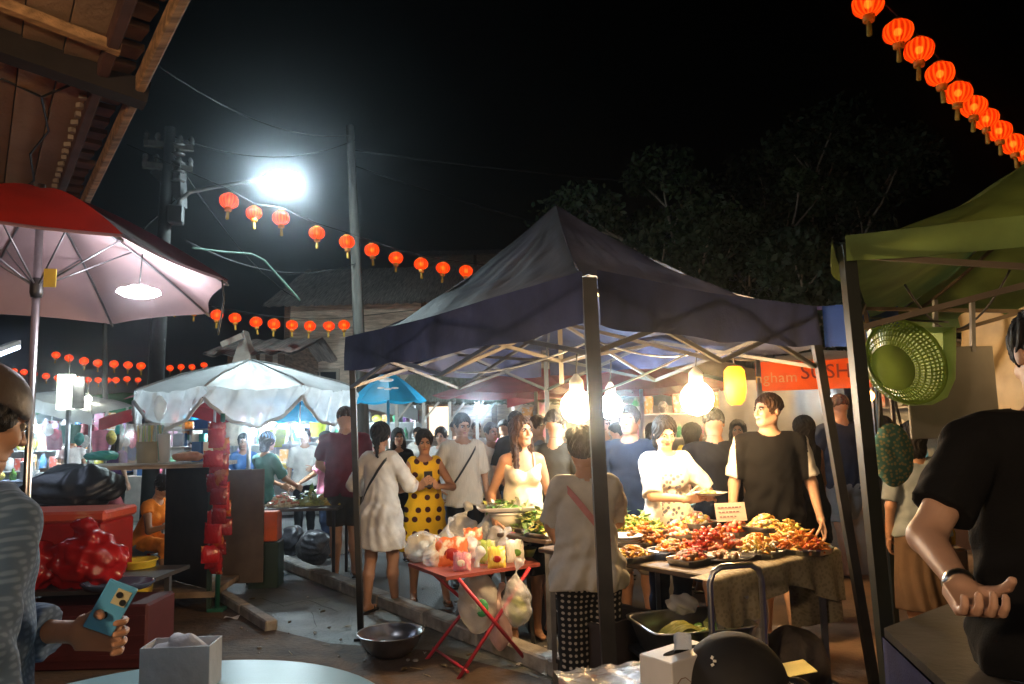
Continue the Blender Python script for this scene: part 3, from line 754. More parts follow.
# ---------------------------------------------------------------- lanterns
LBODY = None
def lantern_proto():
    m = bpy.data.materials.new('lantern_paper'); m.use_nodes = True; n = m.node_tree; L = n.links
    for x in list(n.nodes): 
        if x.type == 'BSDF_PRINCIPLED': n.nodes.remove(x)
    tr = n.nodes.new('ShaderNodeBsdfTranslucent'); tr.inputs[0].default_value = (1,.10,.012,1)
    di = n.nodes.new('ShaderNodeBsdfDiffuse'); di.inputs[0].default_value = (.75,.06,.015,1); mx = n.nodes.new('ShaderNodeMixShader'); mx.inputs[0].default_value = .25
    tp = n.nodes.new('ShaderNodeBsdfTransparent'); tp.inputs[0].default_value = (1,.3,.08,1); m2 = n.nodes.new('ShaderNodeMixShader'); m2.inputs[0].default_value = .07
    L.new(tr.outputs[0], mx.inputs[1]); L.new(di.outputs[0], mx.inputs[2]); L.new(mx.outputs[0], m2.inputs[1]); L.new(tp.outputs[0], m2.inputs[2]); L.new(m2.outputs[0], n.nodes['Material Output'].inputs[0])
    tc = n.nodes.new('ShaderNodeTexCoord'); sp = n.nodes.new('ShaderNodeSeparateXYZ'); L.new(tc.outputs['Object'], sp.inputs[0])
    at2 = n.nodes.new('ShaderNodeMath'); at2.operation = 'ARCTAN2'; L.new(sp.outputs['X'], at2.inputs[0]); L.new(sp.outputs['Y'], at2.inputs[1])
    ml = n.nodes.new('ShaderNodeMath'); ml.operation = 'MULTIPLY'; ml.inputs[1].default_value = 16; L.new(at2.outputs[0], ml.inputs[0])
    sn = n.nodes.new('ShaderNodeMath'); sn.operation = 'SINE'; L.new(ml.outputs[0], sn.inputs[0])
    cr = n.nodes.new('ShaderNodeValToRGB'); cr.color_ramp.elements[0].position = .0; cr.color_ramp.elements[1].position = .5; cr.color_ramp.elements[0].color = (.42,.035,.006,1); cr.color_ramp.elements[1].color = (1,.19,.03,1)
    L.new(sn.outputs[0], cr.inputs[0]); L.new(cr.outputs[0], tr.inputs[0])
    t = thing('paper_lantern', '', 'lantern', (0,0,0))
    mb = MB(); prof = []
    for i in range(11):
        a = math.pi*(.1+.8*i/10); prof.append((.14*math.sin(a)**.8, .115*math.cos(a)))
    vs = []; N_ = 24; fs = []
    for r_, z in prof:
        for k in range(N_): 
            rr = r_*(1+.03*(1 if k % 2 else -1)); vs.append((rr*math.cos(2*math.pi*k/N_), rr*math.sin(2*math.pi*k/N_), z))
    for i in range(len(prof)-1):
        for k in range(N_): fs.append((i*N_+k, (i+1)*N_+k, (i+1)*N_+(k+1) % N_, i*N_+(k+1) % N_))
    mb.add(vs, fs, 0, True); mb.build('shade', m, t)
    GOLD = mat('lantern_gold', (.8,.42,.06), .45, .1, trans=.3)
    mb = MB(); mb.lathe([(.055,.105),(.05,.125),(.02,.13)], n=12); mb.build('cap', GOLD, t); mb = MB(); mb.lathe([(.05,-.105),(.055,-.12),(.05,-.165),(.045,-.165)], n=12); mb.build('collar', GOLD, t)
    mb = MB(); mb.ball((0,0,.0), .04, 8, m_=5); mb.build('lamp', emis('lantern_lamp', (1,.40,.09), 15), t)
    mb = MB(); 
    mb.lathe([(.008,-.165),(.022,-.19),(.026,-.29),(.018,-.30)], n=8); mb.build('tassel', mat('tassel', (.75,.5,.08), .7, trans=.3), t)
    mb = MB(); mb.tube([(0,0,.13),(0,0,.17)], .004, 5); mb.build('hook', CABLE, t)
    return t
proto = lantern_proto(); nl = 0
def lantern_string(pts, diam, gtext, labels_where, sagw=True, px_w=None):
    global nl
    P_ = []
    for i, (px, py, wpx) in enumerate(pts):
        d = diam*FOC/wpx; p = at(px, py, d); P_.append(p)
        o = proto if nl == 0 else copy_tree(proto); nl += 1
        s = diam/.28; o.location = p; o.scale = (s, s, s*random.uniform(.95,1.05)); o.rotation_euler = (random.uniform(-.12,.12), random.uniform(-.12,.12), random.uniform(0, 6))
        o['label'] = labels_where; o['group'] = gtext
    return P_, diam
def string_wire(P_, diam, lab, ext=((0,0,0),(0,0,0))):
    q = [p+Vector((0,0,.155*diam/.28+.02)) for p in P_]; q = [q[0]+Vector(ext[0])]+q+[q[-1]+Vector(ext[1])]
    mb = MB(); mb.tube(q, .008, 5); tag(mb.build('lantern_wire', CABLE, loc=tuple(q[0])), lab, 'wire')
s1 = [(229,201,19),(254,213,16),(281,218,17),(317,233,16),(347,242,15.5),(372,250,15),(396,258,14.5),(421,264,14.3),(443,268,14),(466,271,13.5),(485,273,13)]
P_, D_ = lantern_string(s1, .26, 'lanterns on the upper string left of the marquee peak', 'red paper lantern on the upper string between street lamp and marquee'); string_wire(P_, D_, 'wire of the upper lantern string left of the marquee peak', ((-1.2,-.5,.5),(3,2,.2)))
s2 = [(176,305,11.5),(194,309,11.8),(217,315,12.2),(235,318,12),(256,322,12),(274,324,12),(292,325,11.5),(310,326,11.5),(329,326,11.5),(344,325,11.5)]
P_, D_ = lantern_string(s2, .24, 'lanterns on the lower string before the old house', 'small red lantern on the lower string in front of the old house'); string_wire(P_, D_, 'wire of the lower lantern string before the old house', ((-1,0,.2),(1.5,1,.3)))
s3 = [(56,355,8),(69,358,8),(84,361,8.5),(98,363,8.5),(114,364,8.5),(128,365,8.5),(141,366,8.5),(170,368,6.5),(181,367,6.5),(192,367,6.5),(204,365,6.5)]
P_, D_ = lantern_string(s3, .24, 'far lanterns on the higher string at left', 'tiny far lantern on the higher string under the red umbrella'); string_wire(P_, D_, 'wire of the higher far lantern string at left')
s4 = [(14,371,6.5),(24,372,6.5),(34,374,6.5),(46,376,7),(58,378,7),(78,379,6.5),(88,380,6.5),(98,380,6.5),(108,380,6.5),(116,380,6.5),(127,379,6.5),(138,380,6)]
P_, D_ = lantern_string(s4, .24, 'far lanterns on the lower string at left', 'tiny far lantern on the lowest string behind the near man'); string_wire(P_, D_, 'wire of the lowest far lantern string at left')
s5 = [(868,4,32),(898,32,30),(919,50,29),(940,74,28),(958,93,27),(974,107,25),(986,119,24),(999,131,24),(1013,144,23),(1024,152,22),(1038,163,21)]
P_, D_ = lantern_string(s5, .27, 'lanterns on the string above the green marquee', 'glowing red lantern on the string above the green marquee'); string_wire(P_, D_, 'wire of the lantern string above the green marquee', ((-1,-.3,.9),(1,1,-.3)))
# ---------------------------------------------------------------- street lamp and utility poles
PW = mat('weathered_pole', (.09,.085,.075), .85, var=.3, vscale=3, bump=.4, stretch=(4,4,.5))
PWD = mat('dark_tarred_pole', (.018,.018,.018), .8, var=.3)
def upole(px0, py0, px1, py1, d, r, label, arms=()):
    a, b = at(px1, py1, d), at(px0, py0, d); dirv = (b-a).normalized(); base = a-dirv*(a.z/dirv.z)
    t = thing('utility_pole', label, 'pole', base)
    mb = MB(); mb.tube([base, base.lerp(b, .5), b], [r*1.25, r*1.1, r*.8], 12); mb.build('shaft', PWD if 'switchgear' in label else PW, t)
    for (h_, L_, ang) in arms:
        c = base+dirv*(b-base).length*h_; s_ = Vector((math.cos(ang), math.sin(ang), 0))
        mb = MB(); mb.bar(c-s_*L_, c+s_*L_, .09); mb.build('crossarm', PW, t)
        for k in (-.9,-.45,.45,.9):
            mb = MB(); q = c+s_*L_*k; mb.lathe([(.02,.04),(.05,.06),(.03,.1),(.05,.12),(.03,.17),(.01,.19)], q, 8); mb.build('insulator', mat('porcelain', (.08,.08,.08), .3), t)
    return t, base, b
tp, pb, ptop = upole(350,126,362,400,14, .095, 'tall leaning utility pole behind the left side of the marquee')
t2, b2, top2 = upole(170,128,156,380,11, .10, 'dark utility pole carrying switchgear and the street lamp', arms=((.955,.35,.4),(.9,.35,.4)))
p = at(168,165,11)
for i in range(5):
    mb = MB(); q = at(178, 143+i*9, 11); mb.lathe([(.03,-.04),(.11,-.03),(.04,0),(.03,.05)], q, 10); mb.build('insulator', mat('grey_ceramic', (.06,.06,.06), .4), t2)
mb = MB(); c1, c2, c3 = at(150,172,11), at(180,160,11), at(181,205,11); th = Vector((.0,.22,0))
mb.add([c1,c2,c3,c1+th,c2+th,c3+th], [(0,1,2),(5,4,3),(0,3,4,1),(1,4,5,2),(2,5,3,0)]); mb.build('switch_plate', mat('dull_grey_plate', (.05,.05,.055), .6), t2)
mb = MB(); q = at(176,215,11); mb.box(q, (.22,.2,.28), .3, bev=.02); mb.build('junction_box', mat('dull_grey_plate'), t2)
t3 = upole(105,320,105,440,16,.055,'thin pale pole among the far stalls at left')
# street lamp on curved arm
lp = at(281,180,11.5); t = thing('street_lamp', 'bright white street lamp on a curved arm over the lanterns', 'street lamp', at(176,212,11))
mb = MB(); mb.tube([at(176,214,11), at(180,200,11), at(190,192,11.1), at(215,187,11.2), at(245,182,11.3), at(268,178,11.45)], .035, 8); mb.build('arm', GREY_ALU, t)
hd_m = Matrix.Rotation(.1, 3, 'Y')
mb = MB(); mb.lathe([(1e-4,.14),(.12,.13),(.2,.09),(.24,.02),(.24,-.0)], lp+Vector((0,0,.02)), 18, sx=1.35, sy=.8, caps=False); mb.build('housing', GREY_ALU, t)
mb = MB(); mb.lathe([(.235,.0),(.22,-.07),(.15,-.13),(1e-4,-.16)], lp+Vector((0,0,.0)), 18, sx=1.3, sy=.78, caps=False); mb.build('lens', emis('glow_street', (.75,.97,1), 230), t)
# overhead wires
wires = [((185,240,11),(360,262,14)),((170,135,11),(355,140,14)),((170,150,11),(300,300,17)),((352,150,14),(905,185,22)),((352,165,14),(700,250,26)),((175,200,11),(20,300,20)),((352,135,14),(150,60,9)),((640,225,26),(905,190,18)),((690,262,26),(880,205,18))]
for i, (a, b) in enumerate(wires):
    wire([at(*a), at(*b)], .009, 'overhead wire crossing the night sky', sag=.35, name='overhead_wire', grp='overhead wires in the sky', cat='wire')
wire([at(192,248,10.5), at(225,252,10.8), at(252,254,11), at(264,260,11.2), at(300,300,12)], .016, 'pale green lit cable sagging beside the umbrella tip', sag=.0, m_=mat('green_cable', (.35,.6,.5), .5))
# tube of light at far left
a, b = at(-30,365,6), at(18,347,7); t = thing('fluorescent_tube', 'blue white fluorescent tube at the far left edge', 'lamp', a)
mb = MB(); mb.tube([a,b], .022, 10); mb.build('tube', emis('glow_tube', (.6,.72,1), 14), t)
mb = MB(); up = Vector((0,0,.045)); mb.bar(a+up, b+up, .045); mb.build('batten', WHITEP, t)
# ---------------------------------------------------------------- the people
def pos(px, d): 
    v = at(px, 430, d); return Vector((v.x, v.y, 0))
C = lambda n, c, **k: mat('cloth_'+n, c, k.pop('rough', .9), var=k.pop('var', .1), vscale=k.pop('vscale', 9), spec=.15, bump=.12, bscale=140, **k)
WHT = C('white', (.72,.70,.66)); CREAM = C('cream', (.70,.62,.5)); BLK = C('black', (.008,.008,.009)); NAVYC = C('navy', (.02,.03,.06)); MAROON = C('maroon', (.16,.022,.035))
OLIVE = C('olive', (.07,.06,.045)); GREYC = C('grey', (.22,.23,.24)); PINKC = C('pink', (.75,.25,.35)); LIMEC = C('lime', (.55,.65,.08)); TEALC = C('teal', (.08,.22,.19))
ORG = C('orange', (.85,.26,.03)); DENIM = C('denim', (.06,.09,.15)); BEIGE = C('beige', (.42,.35,.26)); BROWNC = C('brown', (.13,.08,.05)); BLUEC = C('blue', (.06,.16,.4)); REDC = C('red', (.5,.04,.04))
SB = BLACKP
W1 = person('woman in a long white tunic seen from behind with a black crossbody strap', gr(381,612), R(158), 1.68, 'f', 'tan', ('pony','black'),
    top=dict(m=WHT, sleeve=1.5, hem=-.36, flare=.075, t=.028, folds=.007, name='tunic'), bottom=dict(m=BLK, upto=.3), armL=dict(t=(-.10,-.30,1.12), pole=(-.8,.5,-.4), d=(.2,-.8,.5)), armR=dict(t=(.2,-.22,1.02), pole=(.8,.6,-.2)), legs={1:(.0,.05,0), -1:(.0,-.12,0)}, shoes=('sandal',SB), vox=.012, headyaw=R(12))
ring_strap(W1, 'bag_strap', (-.12,.47), (.2,.0), STRAPM, .022, .034)
W2 = person('tall man in a maroon shirt and dark shorts behind the left marquee pole', gr(345,577), R(195), 1.88, 'm', 'light', ('short','brown'),
    top=dict(m=MAROON, sleeve=.75, hem=-.12, flare=.02, t=.022), bottom=dict(m=OLIVE, upto=.95, flare=.03), armR=dict(t=(.12,-.3,1.0), pole=(1,.4,-.2)), armL=dict(t=(-.1,-.3,1.0), pole=(-1,.4,-.2)), shoes=('sandal',SB), build=1.12)
DOT = dotmat('dress_dots', (.85,.55,.02), (.05,.012,.02), 9.5, .23, .35)
W3 = person('woman in a yellow dress with dark spots, looking at her phone', gr(426,603), R(12), 1.60, 'f', 'tan', ('bun','black'),
    top=dict(m=DOT, sleeve=0, cami=False, hem=-.42, flare=.085, t=.022, name='dress', neck=.085), bottom=dict(m=BLK, upto=.3), armR=dict(t=(.09,-.27,1.17), pole=(1,.3,-.8), d=(-.5,-.5,.5)), armL=dict(t=(-.07,-.29,1.17), pole=(-1,.3,-.8), d=(.5,-.45,.5)), legs={1:(.1,-.1,.02), -1:(-.02,.1,0)}, shoes=('sandal',BROWNC), vox=.012, headpitch=.25)
W4 = person('man in an open collared white shirt with a dark strap, standing behind the spotted dress', pos(462,7.7), R(15), 1.76, 'm', 'tan', ('short','black'),
    top=dict(m=C('striped_white', (.66,.6,.52), stretch=(40,1,1)), sleeve=.95, hem=-.14, flare=.03, t=.024, neck=.085), bottom=dict(m=BLK, upto=1.9), headpitch=.3, headyaw=.2, armL=dict(t=(-.27,-.12,.95)), shoes=('shoe',SB), build=1.0, group=None)
ring_strap(W4, 'bag_strap', (.13,.46), (-.17,.0), STRAPM, .02, .034)
W5 = person('long haired woman in a cream camisole behind the buffet', pos(521,5.75), R(14), 1.69, 'f', 'tan', ('long','brown'),
    top=dict(m=CREAM, sleeve=0, cami=True, hem=-.05, t=.014, flare=.02), bottom=dict(m=BLK, kind='skirt', len=.5, flare=.03), headyaw=.35, armR=dict(t=(.24,-.08,.9)), armL=dict(t=(-.25,-.1,.92)), vox=.011)
W6 = person('man in a black t-shirt directly behind the left warm bulb', pos(556,5.9), R(150), 1.74, 'm', 'tan', ('short','black'), top=dict(m=C('charcoal', (.04,.04,.035)), sleeve=.7, hem=-.1), bottom=dict(m=GREYC, upto=1.0, flare=.03), shoes=('sandal',SB), armR=dict(t=(.2,-.25,1.0)))
W7 = person('man in a dark shirt behind the cool bulb with one arm hanging down', pos(630,6.0), R(-25), 1.76, 'm', 'brown', ('short','black'), top=dict(m=C('dark_blue', (.015,.02,.035)), sleeve=.65, hem=-.1), bottom=dict(m=BEIGE, upto=1.0, flare=.03), shoes=('sandal',SB), build=1.1)
FLOR = dotmat('floral_print', (.78,.74,.66), (.16,.17,.22), 26, .3, 1.0)
W8 = person('woman in a white floral blouse holding a plate of food', pos(664,5.45), R(8), 1.66, 'f', 'light', ('bob','black'),
    top=dict(m=FLOR, sleeve=.95, hem=-.12, flare=.05, t=.03, name='blouse', folds=.008, paint=(WHT, lambda q: (np.abs(q[:,0]) > .085) | (q[:,2] > .36))), bottom=dict(m=NAVYC, upto=1.9), headpitch=.42, armR=dict(t=(.19,-.27,1.13), pole=(.9,.2,-.9), d=(.2,-.9,.15), th=(-.6,0,.8)), armL=dict(t=(.05,-.29,1.12), pole=(-1,.1,-.7), d=(.85,-.5,.2), th=(0,-.4,.9)), shoes=('shoe',SB), vox=.0105)
W9 = person('person in a loose black top and beige shorts turned away behind the right warm bulb', pos(714,5.9), R(170), 1.72, 'm', 'tan', ('short','black'), top=dict(m=BLK, sleeve=.8, hem=-.12, flare=.04, t=.026), bottom=dict(m=BEIGE, upto=1.0, flare=.04), shoes=('sandal',SB), build=1.1, armR=dict(t=(.14,-.3,1.08)))
W10 = person('man in a black polo shirt with white side panels looking left', pos(769,5.4), R(-12), 1.81, 'm', 'light', ('short','brown'),
    top=dict(m=BLK, sleeve=.85, hem=-.16, t=.022, paint=(WHT, lambda q: (np.abs(q[:,0]) > .238) & (q[:,2] > .15))), bottom=dict(m=BLK, upto=1.0, flare=.03), headyaw=-.95, armR=dict(t=(.29,-.06,.86)), armL=dict(t=(-.29,-.08,.86)), shoes=('shoe',SB), vox=.0105, build=1.08)
W11 = person('dark haired woman in a black dress with her back turned near the sushi sign', pos(804,6.5), R(200), 1.64, 'f', 'tan', ('shoulder','black'), top=dict(m=BLK, sleeve=0, hem=-.35, flare=.04, name='dress'), bottom=dict(m=BLK, upto=.3), armL=dict(t=(-.12,-.28,1.1)), shoes=('sandal',SB))
W12 = person('man in a navy t-shirt and grey shorts walking behind the leaning pole', gr(852,576), R(185), 1.86, 'm', 'tan', ('short','brown'), top=dict(m=NAVYC, sleeve=.7, hem=-.1), bottom=dict(m=GREYC, upto=.95, flare=.04), shoes=('sandal',SB), build=1.1, legs={1:(0,.08,0), -1:(0,-.1,.03)}, armR=dict(t=(.2,-.3,1.05)))
W13 = person('person in a grey blue blouse behind the hanging green basket', pos(913,5.1), R(165), 1.58, 'f', 'tan', ('bob','black'), top=dict(m=C('grey_blue', (.22,.25,.27)), sleeve=.9, hem=-.05, flare=.03), bottom=dict(m=BROWNC, kind='skirt', len=.35, flare=.05), shoes=('sandal',SB), armL=dict(t=(-.15,-.3,1.0)))
_w = at(962,588,1.80)-Vector((1.52,2.15,0)); _w.rotate(Matrix.Rotation(-R(172), 3, 'Z')); RM_T = tuple(_w/(1.93/1.75))
W14 = person('big man in a black t-shirt at the right edge with his back to us', Vector((1.52,2.15,0)), R(172), 1.93, 'm', 'light', ('short','black'), top=dict(m=BLK, sleeve=.72, hem=-.12, t=.026), bottom=dict(m=DENIM), build=1.12, lean=-.12, headpitch=.35,
    armR=dict(t=RM_T, pole=(.5,.45,-.7), th=(-.5,-.7,.2), curl=.6), shoes=('shoe',SB), vox=.0095)
pr = W14['arms'][0]; a_, b_ = [Vector([float(x) for x in q])*W14['sc'] for q in (pr[2], pr[3])]
dd_ = (b_-a_).normalized(); mb = MB(); c_ = a_.lerp(b_, .93)
M_ = Matrix(frame(dd_)[1:] + (dd_,)).transposed(); mb.lathe([(.034,-.012),(.037,-.008),(.037,.008),(.034,.012)], c_, 20, M=M_, caps=False); mb.build('bracelet', STEEL, W14['root'], world=False)
_w = at(76,632,1.9)-Vector((-1.27,1.74,0)); _w.rotate(Matrix.Rotation(-R(148), 3, 'Z')); LM_T = tuple(_w/(1.80/1.75))
SHIRT = plaidmat('plaid', (.05,.10,.19), (.11,.18,.30), 60)
W15 = person('man in a plaid blue shirt and dark cap at the near left edge', Vector((-1.27,1.74,0)), R(148), 1.80, 'm', 'tan', ('short','black'), top=dict(m=SHIRT, sleeve=1.75, hem=-.12, t=.024), bottom=dict(m=DENIM),
    armR=dict(t=LM_T, pole=(.7,.3,-.9), curl=.7), armL=dict(t=(-.34,.02,.9)), vox=.0095, cap=('knit', mat('brown_cap', (.06,.045,.035), .55, var=.2, bump=.2)), headpitch=.35, shoes=('shoe',SB), build=1.05)
W16 = person('woman in an orange top seated low behind the cart shelf', pos(147,8.0)+Vector((0,0,0)), R(75), 1.62, 'f', 'tan', ('bun','black'), top=dict(m=ORG, sleeve=.3, hem=-.02, flare=.02), bottom=dict(m=GREYC, upto=1.3), sit=.5, lean=.35, headpitch=.4, armR=dict(t=(.12,-.45,.75)), armL=dict(t=(-.12,-.48,.72)), shoes=('sandal',SB))
W17 = person('vendor in a teal shirt and blue hair net reaching over the left stall', pos(262,8.7), R(150), 1.62, 'f', 'tan', ('cropped','black'), top=dict(m=TEALC, sleeve=.9, hem=-.1, flare=.02), bottom=dict(m=NAVYC), armL=dict(t=(-.18,-.42,1.02)), armR=dict(t=(.1,-.42,1.02)), lean=.12, shoes=('shoe',SB), cap=('net', mat('hair_net', (.05,.16,.3), .7)))
ring_strap(W17, 'apron_strap', (.12,.46), (-.14,.05), STRAPM, .025, .034)
W18 = person('customer in a pink t-shirt at the white canopy stall', pos(326,9.6), R(-70), 1.60, 'f', 'tan', ('pony','black'), top=dict(m=PINKC, sleeve=.9, hem=-.1), bottom=dict(m=NAVYC), armR=dict(t=(.1,-.4,1.0)), shoes=('sandal',SB))
W19 = person('customer in a lime t-shirt beside the pink one', pos(346,10.0), R(-30), 1.68, 'm', 'tan', ('short','black'), top=dict(m=LIMEC, sleeve=.9, hem=-.1), bottom=dict(m=BLK), shoes=('sandal',SB), build=1.1)
FT = dotmat('dotted_trousers', (.012,.012,.014), (.42,.38,.33), 34, .24, .12)
W20 = person('woman in a white t-shirt and dotted trousers with her back to us in the centre', pos(583,3.95), R(186), 1.60, 'f', 'tan', ('bun','black'),
    top=dict(m=C('old_white', (.50,.47,.42)), sleeve=.8, hem=-.10, flare=.035, t=.03, folds=.009), bottom=dict(m=FT, upto=1.95, flare=.03, t=.016, waist=-.02), armL=dict(t=(-.16,-.38,1.03), pole=(-1.1,.3,-.5), d=(.2,-.9,-.1)), armR=dict(t=(.1,-.36,1.0), pole=(.9,.4,-.4)), headpitch=.35, headyaw=-.3, shoes=('sandal',SB), vox=.0095, build=1.03)
ring_strap(W20, 'bag_strap', (.13,.47), (-.19,.06), mat('pink_strap', (.5,.2,.2), .7), .032, .036)
# further figures behind the stalls
cr = [('woman in dark clothes between the tunic and the spotted dress',398,9.2,20,1.62,'f',('shoulder','black'),BLK,BLK),
 ('woman in a white blouse far behind the man with the strap',441,9.8,-10,1.62,'f',('bun','black'),WHT,DENIM),
 ('man in a white t-shirt and black trousers looking down behind the hanging lamp',491,8.6,30,1.66,'m',('short','black'),WHT,BLK),
 ('person in a pink shirt far behind the long haired woman',504,10.5,170,1.70,'m',('short','black'),PINKC,BLK),
 ('tall dark haired man behind the long haired woman',516,8.3,160,1.78,'m',('short','black'),BLK,DENIM),
 ('person in a blue top at the far end of the white canopy stall',244,10.4,15,1.6,'f',('bob','black'),BLUEC,BLK),
 ('woman with a ponytail behind the red strap of the dotted trousers woman',590,7.4,-60,1.58,'f',('pony','black'),C('rose', (.5,.2,.2)),BLK),
 ('short man in olive looking sideways behind the cool bulb',617,7.9,80,1.62,'m',('short','black'),OLIVE,BLK),
 ('woman with long hair walking past behind the right warm bulb',692,7.2,95,1.6,'f',('long','black'),BEIGE,DENIM),
 ('man with a grey top leaning between the stalls behind the camisole',538,8.0,-80,1.72,'m',('short','brown'),GREYC,BLK),
 ('woman in yellow far behind the red umbrella posts',572,9.8,40,1.56,'f',('bun','black'),C('mustard', (.55,.38,.05)),BLK),
 ('man in light blue by the thatched stall',456,10.8,110,1.7,'m',('short','black'),C('light_blue', (.3,.45,.6)),BLK),
 ('child in a white top beside the teal vendor',222,10.2,-20,1.35,'f',('bob','black'),WHT,REDC),
 ('customer in white behind the pink and lime customers',305,11.2,10,1.65,'m',('short','black'),WHT,BLK),
 ('woman in a brown dress between the black top and the polo shirt',738,7.6,-20,1.62,'f',('shoulder','black'),BROWNC,BROWNC),
 ('customer in a red shirt right of the leaning pole',884,8.0,30,1.62,'m',('short','black'),REDC,BLK),
 ('man in a grey shirt far behind the cool bulb',604,9.0,0,1.72,'m',('short','black'),GREYC,BLK),
 ('woman in teal far behind the floral blouse',652,9.6,20,1.6,'f',('long','black'),TEALC,BLK),
 ('man in a white shirt at the back of the bright left market',72,14,30,1.7,'m',('short','black'),WHT,BLK),
 ('woman in violet standing by the far stall at left',118,12.5,160,1.62,'f',('shoulder','black'),C('violet', (.2,.1,.3)),BLK),
 ('person in a white top left of the thin pale pole',92,15.5,200,1.65,'f',('bob','black'),WHT,DENIM),
 ('man in blue at the far left stall',134,16,0,1.7,'m',('short','black'),BLUEC,BLK),
 ('shopper in pale clothes deep in the left market',106,19,40,1.66,'m',('short','black'),CREAM,BLK),
 ('shopper in red deep in the left market',62,18,10,1.62,'f',('long','black'),REDC,BLK),
 ('dark dressed woman near the straws box on the cart',196,11.5,30,1.6,'f',('bun','black'),NAVYC,BLK),
 ('shopper in white under the thatched roof',418,13,-15,1.62,'f',('bob','black'),WHT,BLK),
 ('man in grey under the thatched roof',476,13.5,10,1.7,'m',('short','black'),GREYC,BLK)]
for i, (lab, px, d, fa, h, sx, hr, tp_, bt) in enumerate(cr):
    person(lab, pos(px, d), R(fa), h, sx, ('tan','light','brown')[i % 3], hr, top=dict(m=tp_, sleeve=(.6,.9,1.9)[i % 3], hem=-.1, flare=.02), bottom=dict(m=bt), shoes=('sandal',SB), vox=.018, fine=False,
        armR=dict(t=(.14,-.3,1.05+.05*(i % 3))) if i % 2 else None, armL=dict(t=(-.12,-.32,1.1)) if i % 3 == 0 else None, headpitch=.2*(i % 2), group='people in the market crowd')
# things in their hands
def phone(P_, keys, label, m, tilt=(.9,0,0), sz=(.075,.009,.155), off=(0,0,.02)):
    c = sum((P_[k] for k in keys), Vector((0,0,0)))/len(keys)+Vector(off); t = thing('phone', label, 'phone', c); M = Matrix.Rotation(tilt[2], 3, 'Z')@Matrix.Rotation(tilt[0], 3, 'X')@Matrix.Rotation(tilt[1], 3, 'Y')
    MB().box(c, sz, M=M, bev=.004).build('case', m, t); return t, c, M
phone(W3, ('gripR','gripL'), 'dark phone held up by the woman in the spotted dress', BLACKP, (-.5,0,.2))
LB = mat('light_blue_case', (.10,.38,.66), .3)
t, c, M = phone(W15, ('gripR',), 'light blue phone with dual camera held by the near left man', LB, (.3,.5,.25), (.070,.010,.135), (.015,-.012,.07))
MB().box(c+M@Vector((.010,-.0068,.036)), (.034,.004,.042), M=M, bev=.002).build('camera_bump', mat('camera_plate', (.55,.5,.3), .3), t)
for k, (x, z) in enumerate(((.003,.044),(.018,.028))):
    mb = MB(); mb.lathe([(.0075,-.003),(.0075,.003)], c+M@Vector((x,-.0105,z)), 12, M=M@Matrix.Rotation(R(90), 3, 'X')); mb.build('lens', BLACKP, t)
mb = MB(); mb.ball(c+M@Vector((-.006,-.006,-.02)), .010, 10, sy=.12); mb.build('badge', BLACKP, t)
c = (W8['gripR']+W8['gripL'])/2+Vector((.03,-.05,.02)); t = thing('plate', 'white plate with snacks held by the woman in the floral blouse', 'plate', c)
mb = MB(); mb.lathe([(1e-3,-.004),(.07,-.004),(.115,.014),(.118,.016),(.07,.0),(1e-3,.0)], c, 24, caps=False); mb.build('dish', WHITEP, t)
mb = MB(); 
for i in range(9): mb.ball(c+Vector((random.uniform(-.05,.05), random.uniform(-.05,.05), .014)), .016, 6, 0, 1.3, .8, .7, 4)
tag(mb.build('snack_pieces', mat('green_snack', (.4,.42,.12), .5), t), kind='stuff')
# ---------------------------------------------------------------- helpers for goods
def blob(name, c, r, m, label=None, cat=None, seed=0, amp=.012, f=22, neck=None, flat=None, h=None, parent=None, group=None, power=1):
    c = Vector(c); h = h or max(.006, min(r)*.09)
    def fn(P):
        d = ell(P, (0,0,0), r)
        if neck: d = smin(d, cone(P, (0,0,r[2]*.7), neck, r[0]*.28, r[0]*.12), r[0]*.35); d = smin(d, cone(P, neck, A3(neck)+A3((.02,.01,r[2]*.35)), r[0]*.08, r[0]*.3), r[0]*.1)
        if flat is not None: d = np.maximum(d, flat-P[:,2])
        return d+amp*rough_noise(P, f, seed)
    ext = np.array(r)+.03; hi = ext.copy()
    if neck: hi[2] = max(hi[2], neck[2]+r[2]*.4+.08); 
    V, Q = nets(fn, -ext, hi, h)
    me = npmesh(name, V, Q)
    o = link(name, me, m, parent, None if parent else c)
    if parent: o.location = c-parent.location
    return tag(o, label, cat, group)
